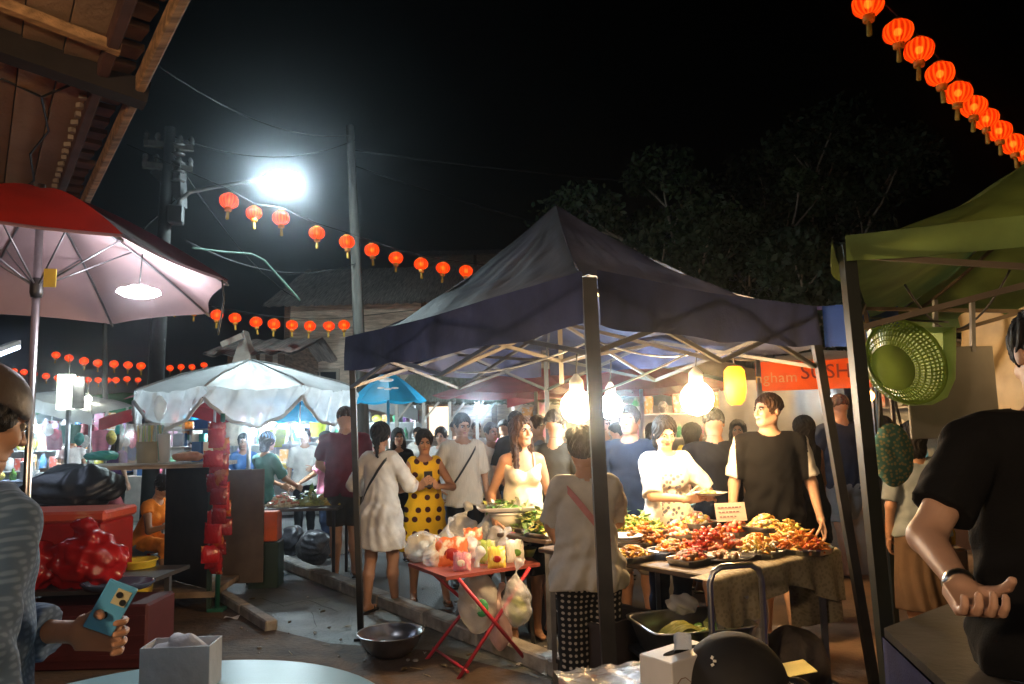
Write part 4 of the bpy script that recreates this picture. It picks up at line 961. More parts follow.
def pile(name, label, cat, c, rx, ry, hz, n, kind, mats, seed=0, size=1.0, rz=0, parent=None):
    rs = random.Random(seed+int(c[0]*100)); mb = MB(); Mr = Matrix.Rotation(rz, 3, 'Z')
    mb.lathe([(1,0),(.8,.35),(.45,.75),(.001,.95)], (0,0,0), 14, 0)      # heart of the heap under the pieces
    mb.v = [(Mr@Vector((v[0]*rx*.93, v[1]*ry*.93, v[2]*hz*.85))) + Vector(c) for v in mb.v]
    for i in range(n):
        r_ = math.sqrt(rs.random()); a = rs.uniform(0, 6.283); z = hz*(1-r_**1.6)*.92; p = Vector(c)+Mr@Vector((rx*r_*math.cos(a), ry*r_*math.sin(a), 0))+Vector((0,0,z+.006)); mi = rs.randrange(len(mats))
        d = Vector((rs.uniform(-1,1), rs.uniform(-1,1), rs.uniform(-.35,.5))).normalized()
        if kind == 'strip': L_ = rs.uniform(.03,.06)*size; q = p+d*L_; md = (p+q)/2+Vector((0,0,rs.uniform(.0,.018))); mb.tube([p, md, q], [.005*size,.007*size,.004*size], 5, mi)
        elif kind == 'ball': mb.ball(p, rs.uniform(.012,.022)*size, 7, mi, rs.uniform(.8,1.3), 1, rs.uniform(.7,1), 5)
        elif kind == 'skewer': L_ = .09*size; mb.tube([p, p+d*L_], .0025, 4, mi); [mb.ball(p+d*L_*k, .015*size, 6, mi, 1.1, 1, .8, 4) for k in (.3,.6,.9)]
        elif kind == 'chunk': M = Matrix.Rotation(rs.uniform(0,6), 3, 'Z')@Matrix.Rotation(rs.uniform(-.7,.7), 3, 'X'); mb.box(p, (rs.uniform(.025,.05)*size, rs.uniform(.018,.03)*size, rs.uniform(.01,.018)*size), M=M, mi=mi, bev=.003)
        elif kind == 'leaf':
            s = d.cross(Vector((0,0,1))).normalized()*rs.uniform(.012,.025)*size; L_ = rs.uniform(.05,.10)*size; up = Vector((0,0,.015*size))
            q = [p-s*.3, p+s*.3, p+d*L_*.5+s+up, p+d*L_*.5-s+up, p+d*L_]; mb.add(q, [(0,1,2,3),(3,2,4)], mi)
    o = mb.build(name, mats, parent, None if parent else c); o['kind'] = 'stuff'
    if not parent: tag(o, label, cat)
    return o
FM = lambda n, c, **k: mat('food_'+n, c, .35, var=.25, vscale=30, spec=.6, bump=.3, bscale=80, **k)
F_GOLD, F_ORG, F_RED, F_PINK, F_GRN, F_LGRN, F_BRN, F_WHT, F_YEL = FM('gold', (.72,.38,.08)), FM('orange', (.75,.20,.02)), FM('red', (.6,.06,.03)), FM('pink', (.75,.28,.2)), FM('green', (.12,.28,.04)), FM('lightgreen', (.42,.45,.12)), FM('brown', (.22,.09,.03)), FM('white', (.72,.66,.5)), FM('yellow', (.75,.55,.12))
def tray(c, rx, ry, m, label, rz=0, round_=False, depth=.03, name='tray'):
    c = Vector(c); mb = MB()
    if round_: mb.lathe([(1e-3,.004),(.85,.004),(.97,depth),(1.03,depth+.003),(1.03,depth-.004),(.9,-.0),(1e-3,-.002)], (0,0,0), 28, caps=False); mb.v = [Vector((v[0]*rx, v[1]*ry, v[2]))+c for v in mb.v]
    else:
        M = Matrix.Rotation(rz, 3, 'Z')
        rg = [(.88,0),(1,depth),(1.05,depth+.002),(1.05,depth-.004),(.92,-.003)]; vs = []
        for s_, z in rg:
            for k in range(32):
                a = 2*math.pi*(k+.5)/32; ca, sa = math.cos(a), math.sin(a); q = (abs(ca)**6+abs(sa)**6)**(-1/6)
                vs.append(c+M@Vector((rx*s_*ca*q, ry*s_*sa*q, z)))
        fs = [(i*32+k, i*32+(k+1) % 32, (i+1)*32+(k+1) % 32, (i+1)*32+k) for i in range(4) for k in range(32)]
        mb.add(vs, fs, 0, False); mb.add(vs[:32], [tuple(range(32))]); mb.add([v+Vector((0,0,-.003)) for v in vs[:32]], [tuple(range(32))[::-1]])
    return tag(mb.build(name, m, loc=tuple(c)), label, name.replace('_', ' '))
# ---------------------------------------------------------------- buffet table under the marquee
O_ = Vector((.75,3.5,0)); U_ = Vector((.767,.641,0)); V_ = Vector((-.641,.767,0)); RZ = math.atan2(U_.y, U_.x)
def T(a, b, z=0): return O_+U_*a+V_*b+Vector((0,0,z))
TZ = .84
t = thing('buffet_table', 'long buffet table covered with food under the marquee', 'table', T(.8,.65))
mb = MB(); mb.box(T(.86,.66,TZ-.015), (1.12,1.34,.03), RZ, bev=.006); mb.build('tabletop', mat('table_board', (.10,.07,.05), .6, var=.3), t)
for a, b in ((.36,.06),(1.36,.06),(.36,1.27),(1.36,1.27)):
    MB().bar(T(a,b,0), T(a,b,TZ-.03), .03).build('leg', DSTEEL, t)
MB().bar(T(.28,.06,.25), T(1.36,.06,.25), .025).build('rail', DSTEEL, t)
# oilcloth hanging over the near side
OIL = dotmat('oilcloth', (.33,.28,.19), (.25,.205,.13), 42, .3, 1.0, .5)
mb = MB()
def clo(u, v):
    a = .18+u*1.26; dr = max(0, v-.25)/.75; x = T(a, .10-.12*min(1, v/.25), 0); hang = .17+.05*math.sin(u*9)+.10*u**6+.06*math.exp(-((u-.1)/.08)**2)
    return x + V_*(-.012-.03*dr*math.sin(u*31)-.02*dr) + Vector((0,0,TZ+.006-dr*hang))
mb.slab(clo, 48, 10, .003); tag(mb.build('oilcloth', OIL, loc=tuple(T(.8,.1,TZ))), 'patterned cream oilcloth hanging over the near edge of the buffet', 'cloth')
mb = MB(); mb.slab(lambda u, v: T(1.43+.015+.03*v, .0+u*.32, 0)+U_*(.02*math.sin(u*17)*v)+Vector((0,0,TZ+.008-v*.42-.1*u*v)), 16, 12, .003)
tag(mb.build('hanging_cloth', OIL, loc=tuple(T(1.43,.1,TZ))), 'pale cloth end hanging from the right corner of the buffet', 'cloth')
blob('sack', T(1.25,.2,.20), (.20,.17,.20), mat('dusty_sack', (.16,.13,.11), .8, var=.3, bump=.3), 'dull grey sack standing under the right end of the buffet', 'sack', 3, .014, 14, flat=-.19)
mb = MB(); mb.slab(lambda u, v: T(.42+.22*u+.03*math.sin(v*6), -.03-.02*math.sin(u*12), TZ-.10-.52*v*(1-.25*abs(u-.5))), 14, 14, .004); tag(mb.build('plastic_sheet', BAGW, loc=tuple(T(.5,0,.5))), 'milky plastic sheet hanging below the cloth at the near corner', 'sheet')
for i, (a, b, sz, z, m_, lab) in enumerate(((.15,.62,(.42,.34,.36),.18,BLACKP,'lower black crate beneath the left end of the buffet'),(.15,.62,(.40,.32,.22),.475,mat('dark_crate', (.04,.03,.03), .6),'upper dark crate beneath the left end of the buffet'),(.75,.5,(.5,.4,.38),.19,mat('brown_box', (.09,.055,.035), .8),'dark brown box in the shadow under the buffet'))):
    t = thing('crate', lab, 'crate', T(a,b,z-sz[2]/2)); c = T(a,b,z); M = Matrix.Rotation(RZ, 3, 'Z')
    mb = MB(); w_ = .018
    for s in (-1,1): mb.box(c+M@Vector((s*(sz[0]/2-w_/2),0,0)), (w_,sz[1],sz[2]-.01), M=M); mb.box(c+M@Vector((0,s*(sz[1]/2-w_/2),0)), (sz[0]-2*w_-.002,w_,sz[2]-.01), M=M)
    mb.box(c-Vector((0,0,sz[2]/2-.01)), (sz[0]-2*w_-.004,sz[1]-2*w_-.004,w_), M=M); mb.build('walls', m_, t)
    mb = MB(); z1 = c+Vector((0,0,sz[2]/2)); 
    for s in (-1,1): mb.bar(z1+M@Vector((s*sz[0]/2,-sz[1]/2,0)), z1+M@Vector((s*sz[0]/2,sz[1]/2,0)), .022); mb.bar(z1+M@Vector((-sz[0]/2,s*sz[1]/2,0)), z1+M@Vector((sz[0]/2,s*sz[1]/2,0)), .022)
    mb.build('rim', m_, t)
# food: trays then heaps
def dish(px, py, z, rx, ry, hz, n, kind, mats, lab, tm=None, rz=RZ, rnd=False, size=1., tlab=None, lift=0):
    p = gr(px, py, TZ+z); p.z = TZ+.004+lift
    if lift: MB_ = MB(); MB_.box(p-Vector((0,0,lift/2+.003)), (rx*1.2, ry*1.2, lift-.004), rz); tag(MB_.build('riser', mat('foam_riser', (.35,.3,.25), .8), loc=tuple(p-Vector((0,0,lift)))), 'box riser under the '+lab.split(' heaped')[0].split(' piled')[0], 'riser')
    tray(p, rx, ry, tm or STEEL, (tlab or ('tray under the '+lab)), rz, rnd)
    pile('food_pile', lab, 'food', p+Vector((0,0,.012)), rx*.86, ry*.86, hz*.78, n, kind, mats, size=size, rz=rz)
dish(640,527,.08,.17,.14,.13,150,'strip',[F_LGRN,F_YEL,F_GRN],'pale green noodle salad piled left of the card', lift=.03,size=1.2)
dish(610,512,.08,.15,.13,.10,120,'leaf',[F_GRN,F_LGRN,F_YEL],'leafy greens heaped at the far left of the buffet')
dish(672,545,.05,.13,.10,.07,90,'ball',[F_ORG,F_BRN,F_GOLD],'small brown sausages piled near the front left')
dish(697,519,.08,.13,.11,.10,110,'ball',[F_WHT,F_PINK,F_YEL],'white dumplings heaped behind the red snacks', lift=.03)
dish(712,540,.07,.15,.13,.11,130,'skewer',[F_PINK,F_RED,F_ORG],'red glazed skewers heaped at the middle of the buffet',size=.9)
dish(757,541,.06,.15,.12,.10,130,'ball',[F_GOLD,F_ORG,F_YEL],'golden fried balls heaped in front of the card')
dish(765,524,.08,.13,.11,.11,110,'chunk',[F_WHT,F_YEL,F_GOLD],'pale fried tofu heaped behind the card', lift=.04)
dish(797,541,.06,.15,.14,.10,170,'strip',[F_ORG,F_ORG,F_GOLD],'bright orange fried strips heaped at the right end',size=1.35)
dish(655,512,.08,.12,.11,.10,80,'leaf',[F_LGRN,F_GRN],'light green herbs heaped beside the blue lid')
# low front trays
p = gr(722,556,TZ+.02); p.z = TZ+.004; tray(p, .17,.14, STEEL, 'round steel plate with a few dark snacks at the front', 0, True, .02)
pile('food_pile', 'few dark brown morsels on the round steel plate', 'food', p+Vector((0,0,.008)), .10,.08,.02,26,'ball',[F_BRN,F_BRN,F_WHT])
p = gr(660,553,TZ+.02); p.z = TZ+.004; tray(p, .11,.075, mat('blue_foil', (.25,.35,.6), .2, .6), 'bluish foil tray at the front left of the buffet', RZ+.3)
p = gr(683,509,TZ+.12); p.z = TZ+.13; MB_ = MB(); MB_.box(p-Vector((0,0,.063)), (.12,.1,.12), RZ); tag(MB_.build('box', WHITEP, loc=tuple(p-Vector((0,0,.12)))), 'small white box carrying the blue plate', 'box'); tray(p, .09,.07, mat('blue_plate', (.2,.45,.8), .3), 'light blue plate standing at the back of the buffet', .2, True)
p = gr(624,545,TZ+.02); p.z = TZ
for i in range(5):
    mb = MB(); mb.lathe([(1e-3,.0),(.09,.002),(.115,.016),(.118,.018),(.095,.006),(1e-3,.005)], p+Vector((0.003*math.sin(i*2),0,.006+i*.014)), 24, caps=False); tag(mb.build('plate', WHITEP if i else CREAM, loc=tuple(p+Vector((0,0,i*.014)))), 'plate number'[:5]+' in the stack right of the woman in dotted trousers', 'plate', 'stack of plates on the buffet')
# price card
p = gr(732,536,TZ); t = thing('price_card', 'pinkish card with three lines of writing standing among the buffet food', 'card', (p.x,p.y,TZ+.05))
M = Matrix.Rotation(.15, 3, 'Z')@Matrix.Rotation(-.25, 3, 'X'); c = Vector((p.x,p.y,TZ+.155)); MB().box(c, (.21,.004,.12), M=M).build('sheet', mat('card_paper', (.75,.6,.55), .7, var=.04), t)
mb = MB(); 
for r_ in range(3): 
    for k in range(7-r_): mb.box(c+M@Vector((-.08+k*.025+.003*r_, -.0035, .03-r_*.03)), (.014+.006*(k % 2), .0015, .008), M=M)
t2_ = mb.build('scribbled_line', mat('ink', (.25,.15,.18), .7), t)
# second low table with greens at left behind the woman
t = thing('side_table', 'second table with greens behind the red folding table', 'table', T(.85,1.85))
MB().box(T(.87,1.85,TZ-.03), (.56,.56,.03), RZ, bev=.006).build('tabletop', mat('table_board'), t)
for a, b in ((.63,1.61),(1.11,1.61),(.63,2.09),(1.11,2.09)): MB().bar(T(a,b,0), T(a,b,TZ-.045), .03).build('leg', DSTEEL, t)
for (a,b,rx,ry,hz,kd,ms,lab) in ((.74,1.72,.14,.14,.14,'leaf',[F_GRN,F_LGRN,F_YEL],'leafy herbs heaped on the second table'),(1.0,1.72,.13,.15,.15,'strip',[F_YEL,F_LGRN,F_GOLD],'yellow shredded salad heaped on the second table'),(.87,1.98,.18,.13,.12,'leaf',[F_LGRN,F_GRN],'green leaves at the back of the second table')):
    p = T(a,b,TZ-.012); tray(p, rx, ry, STEEL, 'tray under the '+lab, RZ); pile('food_pile', lab, 'food', p+Vector((0,0,.01)), rx*.92, ry*.92, hz, 120, kd, ms, size=1.2)
# ---------------------------------------------------------------- red folding table with bagged snacks
p0 = gr(470,568,.66); t = thing('folding_table', 'small red legged folding table loaded with bagged snacks', 'table', (p0.x,p0.y,0)); TX = .66
tl, tr, nl_, nr_ = gr(408,563,TX), gr(520,549,TX), gr(446,577,TX), gr(540,563,TX)
mb = MB(); c4 = [tl, nl_, nr_, tr]; cc_ = sum(c4, Vector((0,0,0)))/4
mb.add([v for v in c4]+[v-Vector((0,0,.022)) for v in c4], [(0,1,2,3),(7,6,5,4),(0,4,5,1),(1,5,6,2),(2,6,7,3),(3,7,4,0)]); mb.build('tabletop', mat('red_brown_top', (.22,.05,.04), .5), t)
RL = mat('red_tube', (.45,.03,.05), .4)
for (a, b) in ((nl_, nr_), (tl, tr)):
    i1, i2 = a.lerp(b, .12), a.lerp(b, .88); sh = (cc_-a.lerp(b,.5))*.12
    for p, q in ((i1, i2), (i2, i1)): mb = MB(); e = Vector((q.x, q.y, 0))+sh*(1 if p is i1 else 1.6); mb.tube([p-Vector((0,0,.02)), e], .0125, 8); mb.build('leg', RL, t)
mb = MB(); mb.tube([nl_.lerp(nr_,.2)-Vector((0,0,.6)), tl.lerp(tr,.2)-Vector((0,0,.6))], .01, 8); mb.build('stretcher', RL, t)
def packet(c, wd, ht, m, label, rz=0, tilt=.2, dots=None, th=.05, group=None):
    t = thing('snack_packet', label, 'packet', c, 0, group); M = Matrix.Rotation(rz, 3, 'Z')@Matrix.Rotation(tilt, 3, 'X'); mb = MB(); c = Vector(c)
    def fn(sg):
        return lambda u, v: c+M@Vector(((u-.5)*wd*(1+.03*math.sin(v*20)), sg*th*.5*(math.sin(math.pi*u)*math.sin(math.pi*v))**.5+.004*math.sin(u*30+v*9)*(1 if sg > 0 else -1), ht*v*(1-.03*math.sin(u*17))))
    mb.grid(fn(1), 12, 12); mb.grid(fn(-1), 12, 12); mb.build('pouch', m, t)
    if dots: 
        mb = MB(); mb.ball(c+M@Vector((0,-th*.5,ht*.42)), wd*.24, 10, 0, 1, .12, .8); mb.build('label', dots, t)
    return t
PK = mat('orange_packet', (.6,.15,.05), .25, col2=(.8,.7,.6), vscale=14, c2lo=.5, c2hi=.6, spec=.8)
PKG = mat('green_white_packet', (.45,.6,.12), .25, col2=(.8,.78,.7), vscale=12, c2lo=.45, c2hi=.55, spec=.8)
packet(gr(452,566,TX)+Vector((0,0,.0)), .22,.19, PK, 'orange and white snack packet in front on the folding table', .1, -.1, RED)
packet(gr(486,564,TX), .13,.16, PKG, 'green and white packet beside the orange one', -.3, -.1)
blob('plastic_bag', gr(424,562,TX)+Vector((0,0,.10)), (.13,.10,.11), BAG, 'clear bag of pale cups at the left end of the folding table', 'bag', 1, .014, 20, flat=-.1)
for i,(dx,dy,dz) in enumerate(((-.05,-.01,.04),(.04,.0,.04),(0,.02,.10))):
    q = gr(424,562,TX)+Vector((dx,dy,dz)); mb = MB(); mb.lathe([(.028,-.035),(.036,.035),(.038,.037),(.026,-.03)], q, 14); tag(mb.build('cup', mat('pale_cup', (.45,.55,.6), .3), loc=tuple(q)), 'pale cup inside the clear bag on the folding table', 'cup', 'cups inside the clear bag')
blob('plastic_bag', gr(462,548,TX)+Vector((0,0,.13)), (.13,.10,.12), mat('white_crumpled', (.78,.76,.72), .3, bump=.5, bscale=30, trans=.2), 'crumpled white bag standing at the back of the folding table', 'bag', 2, .022, 24, flat=-.12, neck=(.03,0,.14))
blob('plastic_bag', gr(470,560,TX)+Vector((0,0,.08)), (.08,.07,.08), BAG, 'small clear bag between the two packets', 'bag', 8, .012, 30, flat=-.075)
blob('plastic_bag', gr(512,556,TX)+Vector((0,0,.08)), (.085,.07,.09), mat('pink_bag', (.7,.25,.35), .3, trans=.3, alpha=.85, bump=.4), 'pink plastic bag at the right end of the folding table', 'bag', 4, .012, 26, flat=-.075)
blob('plastic_bag', gr(498,555,TX)+Vector((0,0,.10)), (.08,.06,.11), BAGW, 'milky bag next to the pink bag', 'bag', 5, .014, 26, flat=-.09)
p = gr(525,556,TX); mb = MB(); mb.lathe([(.06,.0),(.085,.05),(.088,.055),(.06,.01)], p, 20); tag(mb.build('bowl', mat('olive_bowl', (.35,.4,.08), .4), loc=tuple(p)), 'olive green bowl at the right corner of the folding table', 'bowl')
# stacked tubs behind with a white tray
p = gr(505,566,.62)+Vector((.02,.35,0)); p.z = .0; t = thing('stool', 'dark stool carrying the stacked food tubs', 'stool', p)
MB().box(p+Vector((0,0,.60)), (.36,.34,.03), .2, bev=.01).build('seat', BLACKP, t)
for s in (-1,1):
    for q in (-1,1): MB().bar(p+Vector((s*.17,q*.15,0)), p+Vector((s*.14,q*.13,.59)), .028).build('leg', BLACKP, t)
for i, (dz, m_, lab, r_) in enumerate(((.62,GREENP,'lowest green lidded tub in the stack of tubs',.15),(.735,TEALP,'teal tub in the middle of the stack of tubs',.145),(.85,mat('clear_tub', (.65,.62,.5), .2, alpha=.8),'uppermost clear tub under the white tray',.14))):
    q = p+Vector((0,0,dz)); t = thing('tub', lab, 'tub', q); mb = MB(); mb.lathe([(r_*.82,0),(r_,.09)], q, 26); mb.build('body', m_, t); mb = MB(); mb.lathe([(r_*1.04,.092),(r_*1.05,.1),(r_*.9,.108)], q, 26); mb.build('lid', WHITEP, t)
q = p+Vector((0,0,.97)); tray(q, .22,.15, WHITEP, 'white tray with greens on top of the stacked tubs', .1, depth=.025); pile('food_pile', 'cut greens lying on the white tray above the tubs', 'food', q+Vector((0,0,.01)), .17,.11,.05,70,'leaf',[F_GRN,F_LGRN,F_WHT])
# carrier bags hanging from the folding table
for (px,py,d,r,m_,lab,sd) in ((478,602,5.1,(.13,.09,.20),BAGW,'white carrier bag with a green mark hanging under the folding table',1),(517,603,5.0,(.095,.075,.16),BAG,'clear carrier bag of vegetables hanging at the right of the folding table',2),(500,625,5.15,(.09,.07,.16),mat('pink_white_bag', (.7,.5,.5), .3, trans=.3, alpha=.8),'pinkish bag hanging lowest under the folding table',3)):
    p = at(px,py,d); t = thing('carrier_bag', lab, 'bag', p); blob('bag_body', p, r, m_, None, None, sd, .016, 20, neck=(0,0,r[2]*1.25), parent=t)
    if sd == 1: mb = MB(); mb.ball(p+Vector((.03,-.088,-.02)), .045, 12, 0, 1, .25, 1.3); mb.build('printed_mark', mat('green_print', (.05,.3,.12), .5), t)
    if sd == 2: blob('vegetable', p+Vector((0,0,-.05)), (.06,.045,.09), F_LGRN, parent=t)
# large steel bowl on the ground
p = gr(391,655,.012); t = thing('steel_bowl', 'large stainless steel bowl standing on the ground by the kerb', 'bowl', p)
mb = MB(); pr_ = [(.10,.0),(.15,.03),(.20,.09),(.225,.155),(.235,.162),(.24,.158),(.238,.152),(.218,.148),(.194,.088),(.146,.036),(.001,.012)]
mb.lathe(pr_, p, 40, caps=False); mb.build('shell', STEEL, t)
# ---------------------------------------------------------------- near right: basin, chair, tissue box, cap
p = gr(690,622,.62); t = thing('basin', 'square steel basin with leafy greens near the front pole', 'basin', (p.x,p.y,.50)); c = Vector((p.x,p.y,.50))
M = Matrix.Rotation(.22, 3, 'Z'); vs = []
rg = [(.80,.0),(.98,.13),(1.06,.134),(1.06,.124),(1.0,.12),(.84,-.006)]
for s_, z in rg:
    for k in range(40):
        a = 2*math.pi*(k+.5)/40; ca, sa = math.cos(a), math.sin(a); q = (abs(ca)**7+abs(sa)**7)**(-1/7); vs.append(c+M@Vector((.26*s_*ca*q, .20*s_*sa*q, z)))
mb = MB(); mb.add(vs, [(i*40+k, i*40+(k+1) % 40, (i+1)*40+(k+1) % 40, (i+1)*40+k) for i in range(5) for k in range(40)], 0, True); mb.add(vs[:40], [tuple(range(40))]); mb.build('pan', STEEL, t)
mb = MB(); mb.slab(lambda u, v: c+M@Vector((-.14+.2*u, -.10+.17*v, .05+.06*math.sin(u*3)+.014*math.sin(v*14+u*5))), 10, 10, .006); tag(mb.build('leaf_bundle', mat('banana_leaf', (.30,.32,.06), .5, col2=(.5,.45,.1), vscale=20, stretch=(1,8,1)), loc=tuple(c)), 'yellow green leaf bundle lying in the square basin', 'leaves')
pile('food_pile', 'loose dark green herbs in the square basin', 'food', c+M@Vector((.02,-.03,.02)), .19,.13,.05,110,'leaf',[F_GRN,F_LGRN])
blob('plastic_bag', c+M@Vector((.05,.19,.15)), (.08,.05,.05), BAGW, 'small white bag at the back rim of the basin', 'bag', 6, .022, 30)
t = thing('stand', 'dark stand below the square steel basin', 'stand', (c.x,c.y,0)); MB().box(c-Vector((0,0,.03)), (.50,.40,.03), .22, bev=.005).build('shelf', BLACKP, t); MB().box((c.x,c.y,.20), (.46,.36,.38), .22, bev=.01).build('case', mat('dark_case', (.02,.02,.022), .6), t)
# steel tube chair
p = at(738,640,3.05); p.z = 0; t = thing('chair', 'steel tube chair with a bare bent backrest by the buffet', 'chair', p); rz_ = R(14); M = Matrix.Rotation(rz_, 3, 'Z'); L_ = lambda x, y, z: p+M@Vector((x,y,z))
mb = MB(); W_ = .115; mb.tube([L_(-W_,0,.0), L_(-W_,.0,.45), L_(-W_,-.01,.96), L_(-W_+.015,-.012,1.0), L_(-W_+.05,-.015,1.02), L_(W_-.05,-.015,1.02), L_(W_-.015,-.012,1.0), L_(W_,-.01,.96), L_(W_,0,.45), L_(W_,0,.0)], .0125, 10); mb.build('back_frame', STEEL, t)
MB().box(L_(0,.18,.45), (.27,.34,.03), rz_, bev=.012).build('seat', mat('dark_seat', (.05,.035,.03), .5), t)
for s in (-1,1): mb = MB(); mb.tube([L_(s*W_,.33,.44), L_(s*W_,.36,.0)], .0125, 8); mb.build('leg', STEEL, t)
mat('tissue', (.6,.62,.66), .7, bump=.5, bscale=40, trans=.3)
# clear-covered near table with tissue box and cap
p = gr(668,690,.87); t = thing('small_table', 'small table wrapped in clear plastic at the bottom edge', 'table', (p.x,p.y,0)); c = Vector((p.x+.02,p.y-.02,0))
MB().box(c+Vector((0,0,.855)), (.50,.50,.025), .30, bev=.004).build('tabletop', mat('pinkish_top', (.5,.33,.28), .25, var=.25, vscale=8), t)
for s in (-1,1):
    for q in (-1,1): MB().bar(c+Matrix.Rotation(.3,3,'Z')@Vector((s*.23,q*.21,0)), c+Matrix.Rotation(.3,3,'Z')@Vector((s*.23,q*.21,.84)), .03).build('leg', DSTEEL, t)
mb = MB(); M = Matrix.Rotation(.30, 3, 'Z'); mb.slab(lambda u, v: c+M@Vector(((u-.5)*.52,(v-.5)*.52,.873+.004*math.sin(u*40+3*math.sin(v*9))+.003*math.sin(v*33))), 40, 30, .001); tag(mb.build('plastic_cover', BAG, loc=tuple(c+Vector((0,0,.87)))), 'crinkled clear plastic cover over the small table', 'cover')
b = at(681,662,2.12); t = thing('tissue_box', 'white printed tissue box on the plastic covered table', 'box', (b.x,b.y,.882)); rz_ = R(38); M = Matrix.Rotation(rz_, 3, 'Z'); bc = Vector((b.x,b.y,.882+.045))
TB = mat('tissue_carton', (.62,.62,.64), .5, var=.06); MB().box(bc, (.21,.115,.09), rz_, bev=.003).build('carton', TB, t)
mb = MB(); mb.lathe([(.001,.0),(.07,.0),(.07,.0012),(.001,.0012)], (0,0,0), 28, sy=.2, caps=False, sm=False); mb.v = [bc+M@(Vector(q)+Vector((0,0,.0455))) for q in mb.v]; mb.build('slot_shade', mat('slot_shade_dark', (.01,.01,.01), .9, spec=.05), t)  # flat disc on the closed carton; shade inside the slot is its dark colour
mb = MB(); mb.slab(lambda u, v: bc+M@Vector((-.03+.06*u, .012*math.sin(u*5)-.004, .044+.05*v*(1-.3*abs(u-.5)))), 8, 6, .001); mb.build('tissue_sheet', mat('tissue'), t)
MB().box(bc+M@Vector((.065,-.0585,.018)), (.05,.0016,.018), rz_).build('print_block', mat('ink_navy', (.03,.04,.10), .5), t)
mb = MB(); mb.tube([bc+M@Vector((-.09+.018*i, -.0588, -.012+.014*math.sin(i*1.1))) for i in range(9)], .0012, 4); mb.build('print_line', mat('ink_brown', (.25,.15,.10), .5), t)
cp = at(735,678,2.1); cp.z = .89
def capf(P):
    d = ell(P, (0,0,0), (.138,.14,.13)); d = np.maximum(d, -P[:,2]-.02)
    br = np.maximum.reduce([ell(P*A3((1,1,0)), (.06,-.02,0), (.15,.13,1)), np.abs(P[:,2]+.012+.9*(P[:,0]-.05)**2)-.004, .04-P[:,0]])
    return np.minimum(d, br)+.0015*rough_noise(P, 40, 2)
t = thing('cap', 'black cap with a small white emblem resting at the bottom edge', 'cap', cp); V, Q = nets(capf, (-.16,-.18,-.05), (.24,.18,.18), .006); link('crown', npmesh('crown', V, Q), mat('black_cap_cloth', (.01,.01,.012), .75, var=.2), t)
e = cp+Vector((-.085,-.10,.09)); mb = MB(); nrm = (e-cp).normalized()
for k, (dx, dz) in enumerate(((0,.009),(0,-.009),(.006,0))): mb = MB(); mb.box(e+Vector((dx,-.004,dz)), (.006,.004,.008), M=Matrix.Rotation(.5+k*.6,3,'Y')@Matrix.Rotation(-.6,3,'Z')); mb.build('emblem', WHITEP, t)
mb = MB(); q = gr(797,675,.5); mb.slab(lambda u, v: q+Vector(((u-.5)*.12,(v-.5)*.16,.02+.02*u)), 4, 4, .004); tag(mb.build('yellow_paper', mat('yellow_paper', (.7,.62,.2), .7), loc=tuple(q)), 'pale yellow sheet lying beside the black cap', 'paper')
blob('sack', Vector((q.x,q.y,.24)), (.16,.18,.25), mat('grey_bag', (.15,.15,.15), .5, bump=.4), 'grey plastic sack behind the black cap', 'sack', 9, .016, 18, flat=-.24)
# ---------------------------------------------------------------- near right counter, speaker, basket
q = gr(884,628,.88); mb = MB(); t = thing('counter', 'dark blue cloth covered counter at the lower right corner', 'counter', (q.x+.5,q.y-.3,0))
pts = [q, gr(1010,585,.88)+Vector((.4,.35,0)), Vector((2.6,1.2,.88)), Vector((.95,1.05,.88))]
pts = [Vector((p.x,p.y,.88)) for p in pts]; mb.add(pts+[p-Vector((0,0,.03)) for p in pts], [(3,2,1,0),(4,5,6,7),(0,1,5,4),(1,2,6,5),(2,3,7,6),(3,0,4,7)]); mb.build('countertop', mat('grey_counter', (.045,.042,.042), .4, var=.3, bump=.1), t)
def drape(u, v):
    s = u*3; i = min(2, int(s)); f_ = s-i; ring = [pts[1], pts[0], pts[3], pts[2]]; p = ring[i].lerp(ring[i+1], f_); cen = sum(pts, Vector((0,0,0)))/4; o = (p-cen); o.z = 0; o.normalize()
    return p+o*(.008+.02*v*math.sin(u*70)+.02*v)+Vector((0,0,-.03-.84*v))
mb = MB(); mb.grid(drape, 90, 8); mb.build('drape', C('deep_blue', (.012,.016,.075)), t)
q2 = gr(1022,632,.885); mb = MB(); tray(q2+Vector((.05,-.03,.0)), .17,.11, WHITEP, 'shallow pale tray on the dark blue counter', -.3, depth=.03)
p = gr(940,606); rz_ = R(-8); t = thing('speaker', 'brown speaker box with two round cones on the ground at right', 'speaker', (p.x,p.y+.1,0)); c = Vector((p.x,p.y+.15,.24)); M = Matrix.Rotation(rz_, 3, 'Z')
MB().box(c, (.56,.3,.46), rz_, bev=.02).build('cabinet', mat('brown_cabinet', (.17,.12,.09), .6), t)
for s in (-1,1):
    mb = MB(); Mq = M@Matrix.Rotation(R(90), 3, 'X'); mb.lathe([(.105,.0),(.105,.012),(.09,.012),(.05,-.0),(.02,.008),(.001,.012)], c+M@Vector((s*.13,-.152,.0)), 26, M=Mq, caps=False); mb.build('cone', BLACKP, t)
mb = MB(); mb.tube([c+M@Vector((-.1,0,.23)), c+M@Vector((-.08,0,.28)), c+M@Vector((.08,0,.28)), c+M@Vector((.1,0,.23))], .012, 6); mb.build('handle', BLACKP, t)
p = c+Vector((.22,.0,.24)); mb = MB(); mb.lathe([(.04,0),(.045,.1),(.03,.14),(.012,.17),(.012,.2)], p, 14); tag(mb.build('bottle', mat('yellow_liquid', (.6,.45,.04), .15, trans=.3), loc=tuple(p)), 'yellow bottle standing on the brown speaker box', 'bottle')
